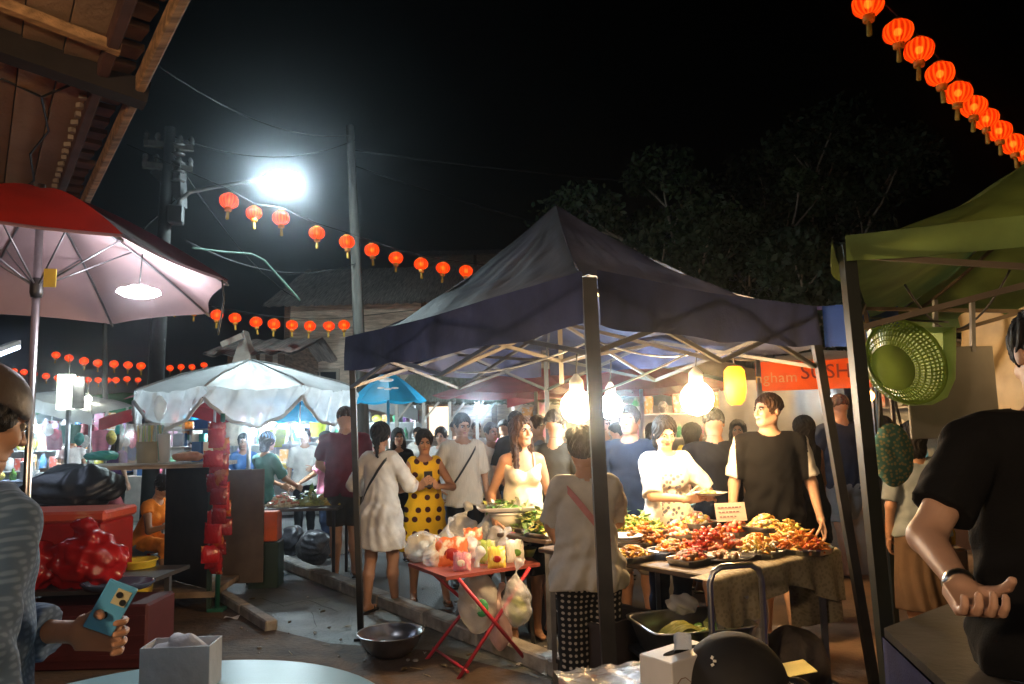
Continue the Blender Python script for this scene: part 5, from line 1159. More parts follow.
# poster banner standing behind (red and orange with dark lettering)
a = gr(868,574); t = thing('poster_board', 'red and orange poster board with dark lettering behind the near right pole', 'poster', a+Vector((.35,.3,0)))
b0 = a+Vector((.45,.3,.36)); MB().box(b0, (1.0,.02,.70), R(-6)).build('board', mat('poster_orange', (.45,.12,.03), .5, col2=(.5,.32,.15), vscale=3, c2lo=.5, c2hi=.7), t)
MB().box(b0+Vector((0,-.016,-.23)), (.98,.006,.2), R(-6)).build('band', mat('poster_red', (.4,.02,.02), .5), t)
def text(s, size, c, M, m, name, parent, ext=.003, sp=1.0):
    cu = bpy.data.curves.new('t', 'FONT'); cu.body = s; cu.size = size; cu.extrude = ext; cu.align_x = 'CENTER'; cu.align_y = 'CENTER'; cu.space_character = sp; cu.resolution_u = 3
    o = bpy.data.objects.new('t', cu); COL.objects.link(o); bpy.context.view_layer.update(); me = bpy.data.meshes.new_from_object(o.evaluated_get(bpy.context.evaluated_depsgraph_get())); bpy.data.objects.remove(o); me.name = name
    M4 = Matrix.Translation(Vector(c)-(parent.location if parent else Vector((0,0,0)))) @ M.to_4x4() @ Matrix.Rotation(R(90), 4, 'X'); me.transform(M4); return link(name, me, m, parent)
text('TOD', .24, b0+Vector((-.2,-.02,.2)), Matrix.Rotation(R(-6), 3, 'Z'), mat('ink_black', (.02,.015,.015), .6), 'lettering', t)
text('THAI', .13, b0+Vector((-.2,-.02,.0)), Matrix.Rotation(R(-6), 3, 'Z'), mat('ink_black'), 'lettering', t)
# hanging green basket with a pale tub behind, grey board
c = at(905,362,3.05); t = thing('green_basket', 'round green plastic basket hanging under the green marquee', 'basket', c+Vector((0,0,.18)))
Mb = Matrix.Rotation(R(10), 3, 'Z')@Matrix.Rotation(R(78), 3, 'X')
GB = mat('bright_green_plastic', (.30,.44,.07), .35, trans=.3)
mb = MB(); mb.lathe([(.175,.0),(.183,.006),(.183,.016),(.172,.014)], c, 40, M=Mb, caps=False); mb.build('rim', GB, t)
mb = MB(); mb.lathe([(.001,-.088),(.09,-.088),(.10,-.08),(.10,-.074),(.001,-.08)], c, 30, M=Mb, caps=False); mb.build('base', mat('light_green_plastic', (.42,.52,.16), .35, trans=.3), t)
mb = MB()
for k in range(60): a_ = 2*math.pi*k/60; mb.tube([c+Mb@Vector((.176*math.cos(a_),.176*math.sin(a_),.006)), c+Mb@Vector((.155*math.cos(a_),.155*math.sin(a_),-.045)), c+Mb@Vector((.098*math.cos(a_),.098*math.sin(a_),-.08))], .0042, 4)
for r_, z in ((.170,-.012),(.164,-.028),(.156,-.044),(.137,-.056),(.118,-.068)): mb.tube([c+Mb@Vector((r_*math.cos(a_*.1745),r_*math.sin(a_*.1745),z)) for a_ in range(37)], .004, 4, cap=False)
w_o = mb.build('lattice', GB, t)
c2 = at(918,366,3.22); M = Matrix.Rotation(R(4), 3, 'Z'); mb = MB()
vs = []
out = [(-.20,.17),(.19,.17),(.18,.06),(.165,-.06),(.12,-.14),(.05,-.17),(-.06,-.17),(-.13,-.14),(-.17,-.04)]
for y_, s_ in ((0,1),(.06,.93),(.065,.88),(.01,.95)):
    for x, z in out: vs.append(c2+M@Vector((x*s_,y_,z*s_)))
n_ = len(out); mb.add(vs, [(i*n_+k, i*n_+(k+1) % n_, (i+1)*n_+(k+1) % n_, (i+1)*n_+k) for i in range(3) for k in range(n_)]); mb.add(vs[n_:2*n_], [tuple(range(n_))]); 
tag(mb.build('green_tub', mat('pale_green_tub', (.42,.55,.24), .35, trans=.4), loc=tuple(c2)), 'pale green tub hanging behind the green basket', 'tub')
wire([at(870,318,3.0), at(948,322,3.2)], .005, 'thin line from which the basket and tub hang', name='line', cat='line')
c3 = at(952,392,3.75); MB_ = MB(); MB_.box(c3, (.48,.02,.46), R(6), bev=.004); tag(MB_.build('grey_board', mat('grey_board', (.19,.175,.15), .7, var=.1), loc=tuple(c3)), 'plain grey board fixed behind the green tub', 'board')
for px_ in (935, 972): a = at(px_,300,3.76); MB_ = MB(); MB_.bar(a, at(px_+1,352,3.76), .02); tag(MB_.build('board_hanger', DSTEEL, loc=tuple(a)), 'metal strip carrying the grey board from the frame, '+('left' if px_ == 935 else 'right')+' one', 'bar')
# tote bag with leafy pattern
c4_ = at(893,455,4.75); t = thing('tote_bag', 'dark teal tote bag with a golden leaf print', 'bag', c4_); TT = dotmat('tote_print', (.03,.09,.085), (.16,.15,.08), 40, .3, 1.0)
blob('bag_body', c4_, (.13,.05,.20), TT, parent=t, amp=.008, f=18); mb = MB(); mb.tube([c4_+Vector((-.07,0,.17)), c4_+Vector((-.04,.02,.42)), c4_+Vector((.04,.02,.42)), c4_+Vector((.07,0,.17))], .01, 6); mb.build('handle', STRAPM, t)
# cream tarpaulin and pegs at far right
a = at(958,318,4.6); b = at(1060,300,4.0); mb = MB(); mb.slab(lambda u, v: a.lerp(b, u)+Vector((.03*math.sin(v*9), .05*math.sin(u*13+v*4), -.75*v+.03*math.sin(u*9))), 26, 16, .004); tag(mb.build('tarpaulin', mat('cream_tarp', (.50,.38,.22), .6, trans=.3, bump=.3, bscale=10), loc=tuple(a)), 'cream tarpaulin hanging at the right edge under the green canopy', 'tarpaulin')
# ---------------------------------------------------------------- near left: round table, napkin box, cart, red things
c = Vector((-1.06,2.2,0)); t = thing('round_table', 'pale blue round table in the near left foreground', 'table', c)
mb = MB(); mb.lathe([(.001,.72),(.69,.72),(.70,.73),(.70,.745),(.69,.75),(.001,.75)], c, 64, caps=False, sm=False); mb.build('tabletop', mat('blue_laminate', (.16,.29,.34), .28, var=.08, vscale=3), t)
mb = MB(); mb.lathe([(.24,0),(.22,.03),(.04,.06),(.035,.70),(.12,.72)], c, 20); mb.build('pedestal', DSTEEL, t)
nb = gr(181,688,.75); t = thing('napkin_holder', 'translucent napkin box with bagged tissues on the blue table', 'box', (nb.x,nb.y,.75)); q = Vector((nb.x,nb.y,.75)); M = Matrix.Rotation(.05, 3, 'Z')
FR = mat('frosted_plastic', (.62,.66,.72), .3, alpha=.75, spec=.8, bump=.3)
mb = MB(); w_, d_, h_ = .225, .12, .145
for s in (-1,1): mb.box(q+M@Vector((0,s*d_/2,h_/2+.004)), (w_,.004,h_), M=M); mb.box(q+M@Vector((s*(w_/2-.002),0,h_/2+.004)), (.004,d_-.008,h_), M=M)
mb.build('walls', FR, t)
blob('napkins', q+Vector((0,0,.085)), (.10,.048,.085), mat('tissue', (.6,.62,.66), .7, bump=.5, bscale=40, trans=.3), parent=t, amp=.02, f=26, h=.006)
# cart (shelf unit)
sh0 = at(40,463,5.5); sz_ = 1.37; 
t = thing('food_cart', 'wooden food cart with a high shelf and dark back panel', 'cart', (at(130,600,7.1).x,7.1,0))
def quadslab(pts, z, th, m, name, parent):
    mb = MB(); P4 = [Vector((p.x,p.y,z)) for p in pts]; mb.add(P4+[p-Vector((0,0,th)) for p in P4], [(0,1,2,3),(7,6,5,4),(0,4,5,1),(1,5,6,2),(2,6,7,3),(3,7,4,0)]); return mb.build(name, m, parent)
zs = at(130,466,6.7).z
f0, f1 = at(40,466,6.7), at(214,466,6.8); bk0, bk1 = Vector((f0.x+.1,7.5,0)), Vector((f1.x-.05,7.5,0))
PALEW = mat('pale_worn_wood', (.36,.30,.24), .7, var=.3, vscale=5, bump=.2, stretch=(1,6,6))
quadslab([f0,f1,bk1,bk0], zs, .035, PALEW, 'top_shelf', t)
lz = at(200,592,6.8).z
l0, l1 = at(100,590,6.75), at(214,577,6.8); quadslab([l0,l1,Vector((l1.x-.05,7.55,0)),Vector((l0.x+.1,7.55,0))], lz, .05, mat('dusty_board', (.26,.19,.13), .8, var=.3, bump=.3), 'lower_shelf', t)
a, b = at(167,520,7.46), at(211,520,6.88); mb = MB(); zt, zb = zs-.04, lz+.01
n_ = (b-a).cross(Vector((0,0,1))).normalized()*.02
mb.add([Vector((a.x,a.y,zt)),Vector((b.x,b.y,zt)),Vector((b.x,b.y,zb)),Vector((a.x,a.y,zb))]+[Vector((a.x,a.y,zt))+n_,Vector((b.x,b.y,zt))+n_,Vector((b.x,b.y,zb))+n_,Vector((a.x,a.y,zb))+n_], [(0,1,2,3),(7,6,5,4),(0,4,5,1),(1,5,6,2),(2,6,7,3),(3,7,4,0)]); mb.build('side_panel', mat('dark_panel', (.035,.026,.02), .7, var=.2), t)
for px_, d in ((211,6.83),(60,6.75),(72,7.4)): q = at(px_,500,d); MB().bar((q.x,q.y,0), (q.x,q.y,zs-.035), .035).build('post', mat('greenish_post', (.03,.06,.045), .6), t)
for p1, p2 in ((at(120,590,5.6), at(130,520,6.3)),): pass
# on the shelf: acrylic box with straws and cups
q = at(152,455,7.05); q.z = zs; t = thing('straw_box', 'clear acrylic box holding straws and cups on the cart shelf', 'box', q); AC = mat('acrylic', (.8,.82,.8), .12, alpha=.16, spec=.8)
for s, nm in ((-1,'front'),(1,'back')): MB().box(q+Vector((0,s*.12,.19)), (.50,.006,.38)).build('panel', AC, t); MB().box(q+Vector((s*.247,0,.19)), (.006,.234,.38)).build('panel', AC, t)
for k in range(22):
    x, y = -.14+.011*k+random.uniform(-.003,.003), random.uniform(-.07,.05); cl = (GREENP,TEALP,WHITEP,YELLOWP)[k % 4]; mb = MB(); mb.tube([q+Vector((x,y,.03)), q+Vector((x+random.uniform(-.03,.03),y+.02,.36))], .007, 6); mb.build('straw', cl, t)
mb = MB(); mb.lathe([(.10,.0),(.11,.2)], q+Vector((-.03,0,.01)), 16); mb.build('straw_cup', mat('olive_tin', (.2,.2,.08), .5), t)
mb = MB(); mb.lathe([(.05,.0),(.06,.26),(.058,.27)], q+Vector((.11,.0,.01)), 18); mb.build('cup_stack', WHITEP, t)
blob('cloth_bundle', at(101,459,6.95)+Vector((0,0,.03)), (.16,.09,.045), TEALP, 'teal cloth bundle on the left of the cart shelf', 'cloth', 2, .014, 30, flat=-.035)
blob('cloth_bundle', at(188,459,6.95)+Vector((0,0,.02)), (.14,.09,.05), mat('peach_cloth', (.65,.35,.22), .8), 'peach coloured cloth heap on the right of the cart shelf', 'cloth', 5, .014, 30, flat=-.035)
for i, (px_, m_, lab) in enumerate(((198,BLUEC,'blue printed carton at the right end of the cart shelf'),(209,WHITEP,'white carton at the right end of the cart shelf'))): q = at(px_,450,7.2); MB_ = MB(); MB_.box((q.x,q.y,zs+.10), (.09,.09,.19), .2*i, bev=.004); tag(MB_.build('carton', m_, loc=(q.x,q.y,zs)), lab, 'carton')
blob('plastic_bag', at(160,408,7.1), (.06,.05,.12), BAGW, 'milky plastic bag hanging above the straw box', 'bag', 3, .012, 24)
# snack strip on green pole
pb_ = gr(217,612); ptp = at(219,412,6.35); t = thing('green_pole', 'green steel pole with red snack packets tied to it', 'pole', pb_)
mb = MB(); mb.tube([pb_, Vector((pb_.x+.02,pb_.y,ptp.z))], .022, 10); mb.build('shaft', mat('green_paint', (.02,.13,.09), .5), t); mb = MB(); mb.box(pb_+Vector((0,0,.02)), (.14,.12,.04), bev=.006); mb.build('foot', mat('green_paint'), t)
PR = mat('red_packet', (.55,.015,.02), .2, col2=(.75,.35,.12), vscale=11, c2lo=.58, c2hi=.64, spec=.9, bump=.3)
PR3 = mat('amber_packet', (.6,.16,.02), .2, col2=(.5,.02,.02), vscale=12, c2lo=.5, c2hi=.56, spec=.9, bump=.3)
PR2 = mat('dark_red_packet', (.3,.01,.015), .2, col2=(.7,.6,.55), vscale=13, c2lo=.6, c2hi=.66, spec=.9, bump=.3)
for i in range(22):
    q = Vector((pb_.x+.02+random.uniform(-.04,.04), pb_.y-.05-.04*(i % 3), .34+i*.056)); packet(q, random.uniform(.13,.18), random.uniform(.13,.19), (PR,PR2,PR,PR2,PR3)[i % 5], 'red foil snack packet hanging on the green pole', random.uniform(-.5,.5), random.uniform(-.15,.15), None, .06, group='red snack packets on the green pole')
# left nearer counter: tray, cooler, red bags, crate
cz = at(70,592,5.2).z
t = thing('side_counter', 'low dark counter under the red bags at left', 'counter', (at(60,600,5.5).x,5.5,0))
q0_, q1_ = at(-60,592,5.2), at(126,588,5.25); quadslab([q0_,q1_,Vector((q1_.x+.05,6.15,0)),Vector((q0_.x,6.15,0))], cz, .03, mat('dark_counter', (.04,.035,.035), .4), 'countertop', t)
for x in (q0_.x+.1, q1_.x-.08): 
    for y in (5.3,6.05): MB().bar((x,y,0),(x,y,cz-.03), .04).build('leg', DSTEEL, t)
q = at(62,540,5.8); q.z = cz; t = thing('cooler', 'orange red cool box with a pale streaked lid at left', 'cool box', q); cw, ch = .86, at(78,511,5.6).z-cz
MB().box(q+Vector((0,0,ch*.42)), (cw,.48,ch*.84), .03, bev=.02).build('body', RED, t); MB().box(q+Vector((0,0,ch*.92)), (cw*1.04,.51,ch*.16), .03, bev=.02).build('lid', mat('faded_red', (.55,.08,.04), .35, col2=(.7,.35,.2), vscale=5, stretch=(1,5,5), c2lo=.55, c2hi=.8), t)
blob('plastic_bag', at(88,562,5.4)+Vector((0,0,.0)), (.27,.17,.20), REDBAG, 'big knotted red plastic bag on the counter at left', 'bag', 2, .034, 20, neck=(-.06,0,.17), flat=-.18)
blob('plastic_bag', at(22,566,5.35), (.26,.17,.19), REDBAG, 'second red plastic bag beside the near man', 'bag', 5, .032, 20, flat=-.17)
q = at(118,586,5.25); tray(Vector((q.x,q.y,cz+.01)), .24,.17, mat('black_blue_tray', (.05,.07,.12), .15), 'glossy dark oval tray at the end of the left counter', .2, True, .04)
q = at(137,590,6.1); t = thing('bucket', 'yellow bucket behind the glossy dark tray', 'bucket', Vector((q.x,q.y,.33))); q = Vector((q.x,q.y,.335)); mb = MB(); mb.lathe([(.11,0),(.14,.26),(.15,.27),(.15,.255),(.13,.24),(.10,.01)], q, 24, caps=False); mb.build('wall', YELLOWP, t); mb = MB(); mb.box(q+Vector((0,-.14,.14)), (.07,.006,.06)); mb.build('label', RED, t)
MB_ = MB(); MB_.box((q.x,q.y,.165), (.34,.34,.33), .1, bev=.01); tag(MB_.build('wooden_crate', WOODM, loc=(q.x,q.y,0)), 'wooden crate below the yellow bucket', 'crate')
q = at(65,640,5.1); t = thing('crate', 'dark red crate standing below the left counter', 'crate', Vector((q.x,q.y+.3,0)))
mb = MB(); cx = Vector((q.x,q.y+.35,.225)); mb.box(cx, (.95,.42,.43), bev=.015); mb.build('body', mat('dark_red_crate', (.07,.008,.008), .6), t)
for k in range(3): MB().box(cx+Vector((0,-.216,-.13+.13*k)), (.93,.008,.03)).build('rib', mat('dark_red_crate'), t)
blob('tarp_heap', at(72,490,6.5), (.40,.25,.20), mat('black_tarp', (.015,.015,.02), .4, bump=.5, bscale=12), 'black crumpled tarpaulin heap behind the cool box', 'tarpaulin', 4, .07, 13, h=.018)
# red chair cloth behind orange woman, stool
q = pos(147,8.0); t = thing('stool', 'low stool under the woman in orange', 'stool', q); MB().box(q+Vector((0,0,.40)), (.32,.32,.03), bev=.01).build('seat', RED, t)
for s in (-1,1):
    for r_ in (-1,1): MB().bar(q+Vector((s*.15,r_*.15,0)), q+Vector((s*.12,r_*.12,.385)), .03).build('leg', RED, t)
blob('red_bag', q+Vector((-.35,-.1,.62)), (.2,.18,.42), mat('dark_red_cloth', (.22,.02,.02), .8), 'dark red cloth bundle behind the woman in orange', 'bundle', 4, .03, 9, h=.02)
# ---------------------------------------------------------------- red and maroon umbrella
c = at(36,300,3.0); c.z = 2.24; cz_ = Vector((c.x, c.y, 0)); t = thing('parasol', 'red and maroon market umbrella with a pale underside at left', 'umbrella', (c.x,c.y,0))
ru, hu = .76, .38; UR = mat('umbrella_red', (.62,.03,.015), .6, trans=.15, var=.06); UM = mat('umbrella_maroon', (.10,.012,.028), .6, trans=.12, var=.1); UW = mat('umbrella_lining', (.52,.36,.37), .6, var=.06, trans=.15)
ph0 = R(7)
def und(a, r_):
    k = math.floor((a-ph0)/(math.pi/4)); f_ = (a-ph0)/(math.pi/4)-k; a0 = ph0+k*math.pi/4; a1 = a0+math.pi/4
    z = hu*(1-r_**1.35)-.02*math.sin(math.pi*f_)*0 
    p = Vector((math.cos(a0), math.sin(a0), 0)).lerp(Vector((math.cos(a1), math.sin(a1), 0)), f_)*ru*r_*(1-.05*math.sin(math.pi*f_)*r_)
    return Vector((c.x+p.x, c.y+p.y, c.z+z-p.y*.10-.02*math.sin(math.pi*f_)*r_*(1-r_)*4))
for k in range(8):
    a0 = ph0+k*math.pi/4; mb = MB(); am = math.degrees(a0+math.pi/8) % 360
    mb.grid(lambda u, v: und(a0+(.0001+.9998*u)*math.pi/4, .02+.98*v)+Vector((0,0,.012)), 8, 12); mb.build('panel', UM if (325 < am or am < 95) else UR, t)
    mb = MB(); mb.grid(lambda u, v: und(a0+(.0001+.9998*u)*math.pi/4, .02+.98*v), 8, 12); mb.build('lining', UW, t)
    mb = MB(); mb.tube([und(a0+.0001, .05+.95*i/6)-Vector((0,0,.012)) for i in range(7)], .005, 5); mb.build('rib', DSTEEL, t)
    mb = MB(); mb.tube([Vector((c.x,c.y,c.z-.03)), und(a0+.0001,.5)-Vector((0,0,.015))], .004, 5); mb.build('strut', DSTEEL, t)
mb = MB(); mb.tube([(c.x,c.y,0),(c.x,c.y,c.z+hu+.03)], .015, 14); mb.build('pole', STEEL, t)
mb = MB(); mb.lathe([(.02,-.05),(.025,-.03),(.025,.02),(.02,.03)], (c.x,c.y,c.z-.02), 14); mb.build('runner', BLACKP, t)
mb = MB(); mb.lathe([(.2,0),(.2,.05),(.05,.07),(.03,.2)], (c.x,c.y,0), 20); mb.build('foot', CONC, t)
mb = MB(); q = at(50,278,2.93); mb.box(q, (.045,.006,.075), .2); mb.build('tag', YELLOWP, t)
q = at(139,292,3.1); t = thing('umbrella_lamp', 'bright white disc lamp hanging under the red umbrella', 'lamp', q)
mb = MB(); mb.lathe([(.001,-.02),(.06,-.018),(.085,-.004),(.08,.008)], q, 24, caps=False, sm=False); mb.build('diffuser', emis('glow_disc', (.90,.93,1), 85), t)
mb = MB(); mb.lathe([(.05,.009),(.05,.018),(.03,.03),(.001,.032)], q, 24, caps=False); mb.build('housing', WHITEP, t)
mb = MB(); mb.tube([q+Vector((0,0,.03)), q+Vector((.005,0,.08)), q+Vector((.0,.02,.17))], .003, 5); mb.build('hook', CABLE, t)
wire([at(222,280,3.0), at(224,300,3.0), at(218,335,3.0)], .004, 'loose string end dangling from the umbrella tip', name='string', cat='string')
# ---------------------------------------------------------------- roof corner above
e0, e1 = Vector((-1.04,2.2,2.92)), Vector((-2.71,4.5,2.92))
dirE = (e1-e0).normalized(); inn = Vector((-dirE.y, dirE.x, 0)); 
if inn.x > 0: inn = -inn
t = thing('wooden_roof', 'old plank roof eave with beams above at the upper left', 'roof', e0-Vector((0,0,0)))
CEIL = mat('ceiling_boards', (.42,.28,.17), .8, col2=(.25,.15,.085), vscale=2.5, stretch=(1.2,1,6), bump=.35, bscale=30, c2lo=.35, c2hi=.75)
def Rf(s, n_, z): return e0+dirE*s+inn*n_+Vector((0,0,z))
for k in range(16):
    mb = MB(); mb.box(Rf(.2, .19+.125*k, .055+.022*k), (5.6,.121,.02), math.atan2(dirE.y, dirE.x)); mb.build('ceiling_board', CEIL, t)
LW = mat('eave_board', (.42,.24,.11), .75, var=.35, vscale=5, bump=.4, stretch=(1,6,6))
MB().box(Rf(.2,.0,.0), (5.5,.035,.07), math.atan2(dirE.y, dirE.x), bev=.006).build('fascia', LW, t)
for k in range(34):
    s_ = -2.3+k*.15; MB().box(Rf(s_, .065+.008*(k % 3), .035), (.09,.07+.012*(k % 2),.022), math.atan2(dirE.y, dirE.x)+.12).build('roof_tile', mat('roof_tile', (.20,.11,.06), .8, var=.4), t)
for n_, m_, wd in ((.125,mat('dark_red_beam', (.10,.045,.035), .8, var=.3),.04),): MB().box(Rf(.2,n_,.025), (5.5,wd,.07), math.atan2(dirE.y, dirE.x), bev=.006).build('purlin', m_, t)
DKB = mat('dark_beam', (.022,.015,.012), .8, var=.3)
MB().bar(Rf(.62,-.03,-.03), Rf(.62,2.4,.34), .085).build('rafter', DKB, t)
MB().bar(Rf(.35,.1,.0), Rf(.35,2.4,.38), .035).build('rafter', LW, t)
MB().bar(Rf(2.82,-.03,-.03), Rf(2.82,2.4,.34), .09).build('rafter', LW, t)
for k in range(16):
    MB().box(Rf(.9+k*.10, .155, .03), (.03,.022,.02), .3+k).build('nail_block', mat('pale_chip', (.35,.28,.22), .8), t)
mb = MB(); cr_ = [(70,42),(45,72),(42,80),(36,110),(22,140),(12,158)]; 
mb.tube([Rf(.8,.20,.035), Rf(1.05,.29,.055), Rf(1.4,.24,.045), Rf(1.8,.29,.055), Rf(2.2,.25,.045), Rf(2.6,.33,.06)], .005, 5); mb.tube([Rf(1.05,.29,.055), Rf(1.0,.42,.075), Rf(1.1,.6,.11)], .005, 5); tag(mb.build('ceiling_cable', CABLE, loc=tuple(Rf(1.05,.29,.05))), 'thin dark branching cable along the plank ceiling', 'cable')
# the restaurant's own lamps, under that roof behind the camera
for i, (x, y, z, s_, r_) in enumerate(((-1.1,-.9,2.2,330,.09),(1.5,-1.6,2.3,110,.09))):
    q = Vector((x,y,z)); t = thing('ceiling_lamp', ('warm ceiling lamp of the eatery behind the camera at left','warm ceiling lamp of the eatery behind the camera at right')[i], 'lamp', q); mb = MB(); mb.ball(q, r_, 16, m_=10); mb.build('globe', emis('glow_house%d' % i, (1,.68,.40), s_), t); mb = MB(); mb.tube([q+Vector((0,0,r_)), q+Vector((0,0,.4))], .008, 6); mb.build('stem', CABLE, t)
# ---------------------------------------------------------------- stalls behind
def table(name, label, c, w, d, h, m, rz=0, clothm=None):
    c = Vector(c); t = thing(name, label, 'table', (c.x,c.y,0)); M = Matrix.Rotation(rz, 3, 'Z')
    MB().box(Vector((c.x,c.y,h-.015)), (w,d,.03), rz, bev=.004).build('tabletop', m, t)
    for s in (-1,1):
        for q in (-1,1): MB().bar(Vector((c.x,c.y,0))+M@Vector((s*(w/2-.05),q*(d/2-.05),0)), Vector((c.x,c.y,0))+M@Vector((s*(w/2-.05),q*(d/2-.05),h-.03)), .03).build('leg', DARKMETAL, t)
    if clothm:
        mb = MB(); mb.slab(lambda u, v: Vector((c.x,c.y,0))+M@Vector(((u-.5)*(w+.04), -d/2-.03-.02*math.sin(u*30)*v, h-.01-(h*.6)*v)), 30, 5, .003); mb.build('table_skirt', clothm, t)
    return t
def far_lamp(px, py, d, r, col, s, label):
    p = at(px, py, d); t = thing('stall_lamp', label, 'lamp', p); mb = MB(); mb.ball(p, r, 12, m_=8); mb.build('glass', emis('glow_far_%d_%d' % (px, py), col, s), t)
    mb = MB(); mb.tube([p+Vector((0,0,r)), p+Vector((0,0,r+.35))], .008, 5); mb.build('cord', CABLE, t)
# white translucent umbrella stall
c = at(250,361,9.0); RU = 1.30; zr = at(250,391,9.0).z; hz_ = c.z-zr
t = thing('parasol', 'big white translucent umbrella with hanging plastic sheets over the left stall', 'umbrella', (c.x,9.0,0)); TW = mat('white_sheet', (.52,.54,.54), .45, trans=.35, var=.08, vscale=4, bump=.3, bscale=10); TRD = mat('faded_red_sheet', (.35,.12,.14), .6, trans=.3)
def ww(a, r_):
    k = math.floor(a/(math.pi/4)); f_ = a/(math.pi/4)-k; a0 = k*math.pi/4
    p = Vector((math.cos(a0), math.sin(a0), 0)).lerp(Vector((math.cos(a0+math.pi/4), math.sin(a0+math.pi/4), 0)), f_)*RU*r_
    return Vector((c.x+p.x, 9.0+p.y, zr+hz_*(1-r_**1.25)-.05*math.sin(math.pi*f_)*r_+.012*math.sin(a*31+r_*9)))
for k in range(8):
    a0 = k*math.pi/4; mb = MB(); mb.grid(lambda u, v: ww(a0+(.0001+.9998*u)*math.pi/4, .02+.98*v), 10, 10); mb.build('panel', TRD if k in (3,0,4) and False else TW, t)
    mb = MB(); mb.tube([ww(a0+.0001, .05+.19*i)+Vector((0,0,.006)) for i in range(6)], .012, 5); mb.build('rib', mat('grey_trim', (.42,.43,.43), .6), t)
    if k in (4,5,6,7): # plastic sheets tied up in swags at the front half
        mb = MB(); mb.grid(lambda u, v: ww(a0+(.0001+.9998*u)*math.pi/4, 1.0)+Vector((.03*math.sin(u*30+v*4), -.03*v+.03*math.sin(u*21), -v*(.12+.26*math.sin(math.pi*u)**.8))), 26, 8); mb.build('side_sheet', mat('clear_sheet', (.78,.82,.84), .25, trans=.4, alpha=.7, bump=.5, bscale=14), t)
        mb = MB(); mb.tube([ww(a0+(.0001+.9998*i/14)*math.pi/4, 1.0)+Vector((0,-.04,-(.12+.26*math.sin(math.pi*i/14)**.8))) for i in range(15)], .02, 6); mb.build('hem', mat('grey_trim'), t)
mb = MB(); mb.tube([(c.x,9.0,0),(c.x,9.0,c.z)], .025, 10); mb.build('pole', STEEL, t)
c = at(168,384,10.2); mb = MB(); mb.slab(lambda u, v: Vector((c.x-.35+1.5*u, 10.2-.5+1.2*v, c.z-.12+.34*u-.1*(v-.5)**2*4)), 12, 8, .004); tag(mb.build('red_awning', TRD, loc=tuple(c)), 'faded red awning edge left of the white umbrella', 'awning')
far_lamp(253,432,8.9,.045,COOL,380,'cool lamp at the left of the white umbrella stall'); far_lamp(300,432,9.2,.05,COOL,380,'cool lamp at the right of the white umbrella stall')
table('stall_table', 'dark stall table with produce under the white umbrella', pos(300,8.3), 1.0,.7,.78, mat('table_board'), 0)
for i, (px,py,d,kd,ms,lab) in enumerate(((285,492,8.2,'chunk',[F_WHT,F_PINK],'pale snacks heaped on the white umbrella stall'),(312,490,8.25,'leaf',[F_LGRN,F_GRN],'green leaves heaped on the white umbrella stall'),(330,492,8.3,'ball',[F_YEL,F_LGRN],'yellow fruit heaped on the white umbrella stall'))):
    p = pos(px,d); pile('food_pile', lab, 'food', p+Vector((0,0,.785)), .18,.16,.14,60,kd,ms,size=1.4)
q = pos(268,7.9); MB_ = MB(); MB_.box(q+Vector((0,0,.62)), (.26,.24,.30), .1, bev=.01); tag(MB_.build('orange_box', ORANGE, loc=tuple(q+Vector((0,0,.47)))), 'orange plastic box beside the brown panel', 'box'); MB_ = MB(); MB_.box(q+Vector((0,0,.235)), (.30,.28,.465), .1, bev=.01); tag(MB_.build('dark_bin', mat('dark_green_bin', (.02,.045,.03), .5), loc=tuple(q)), 'dark green bin under the orange box', 'bin')
q = pos(245,7.6); MB_ = MB(); MB_.box(q+Vector((0,0,.66)), (.40,.03,1.12), .06, bev=.004); tag(MB_.build('brown_panel', mat('brown_panel', (.12,.085,.065), .7, var=.15), loc=tuple(q+Vector((0,0,.1)))), 'plain brown board standing right of the snack packets', 'board')
blob('sack', gr(250,556)+Vector((0,0,.13)), (.13,.11,.15), mat('green_sack', (.30,.42,.18), .6, trans=.2), 'light green plastic sack on the ground beside the kerb', 'sack', 3, .015, 16, flat=-.13, neck=(.02,0,.16))
for i in range(12):
    q = gr(random.uniform(222,262), random.uniform(548,562)); blob('vegetable', q+Vector((0,0,.05)), (random.uniform(.04,.08),.045,.045), (F_GRN, F_LGRN, mat('dark_veg', (.03,.05,.03), .5), F_WHT)[i % 4], 'vegetable lying on the ground by the light green sack', 'vegetable', i, .006, 30, group='vegetables on the ground', h=.012)
for i, (px,py,m_,r,lab) in enumerate(((330,560,BAGW,(.16,.14,.26),'white sack under the produce table right side'),(305,570,mat('dark_bag', (.03,.03,.035), .3, bump=.4),(.2,.16,.22),'dark bin bag under the produce table'),(283,560,mat('dark_bag'),(.16,.14,.2),'second dark bag left under the produce table'))):
    p = gr(px,py); p.y += .4; blob('bin_bag', p+Vector((0,0,r[2]*.85)), r, m_, lab, 'bag', i+3, .035, 16, flat=-r[2]*.85)
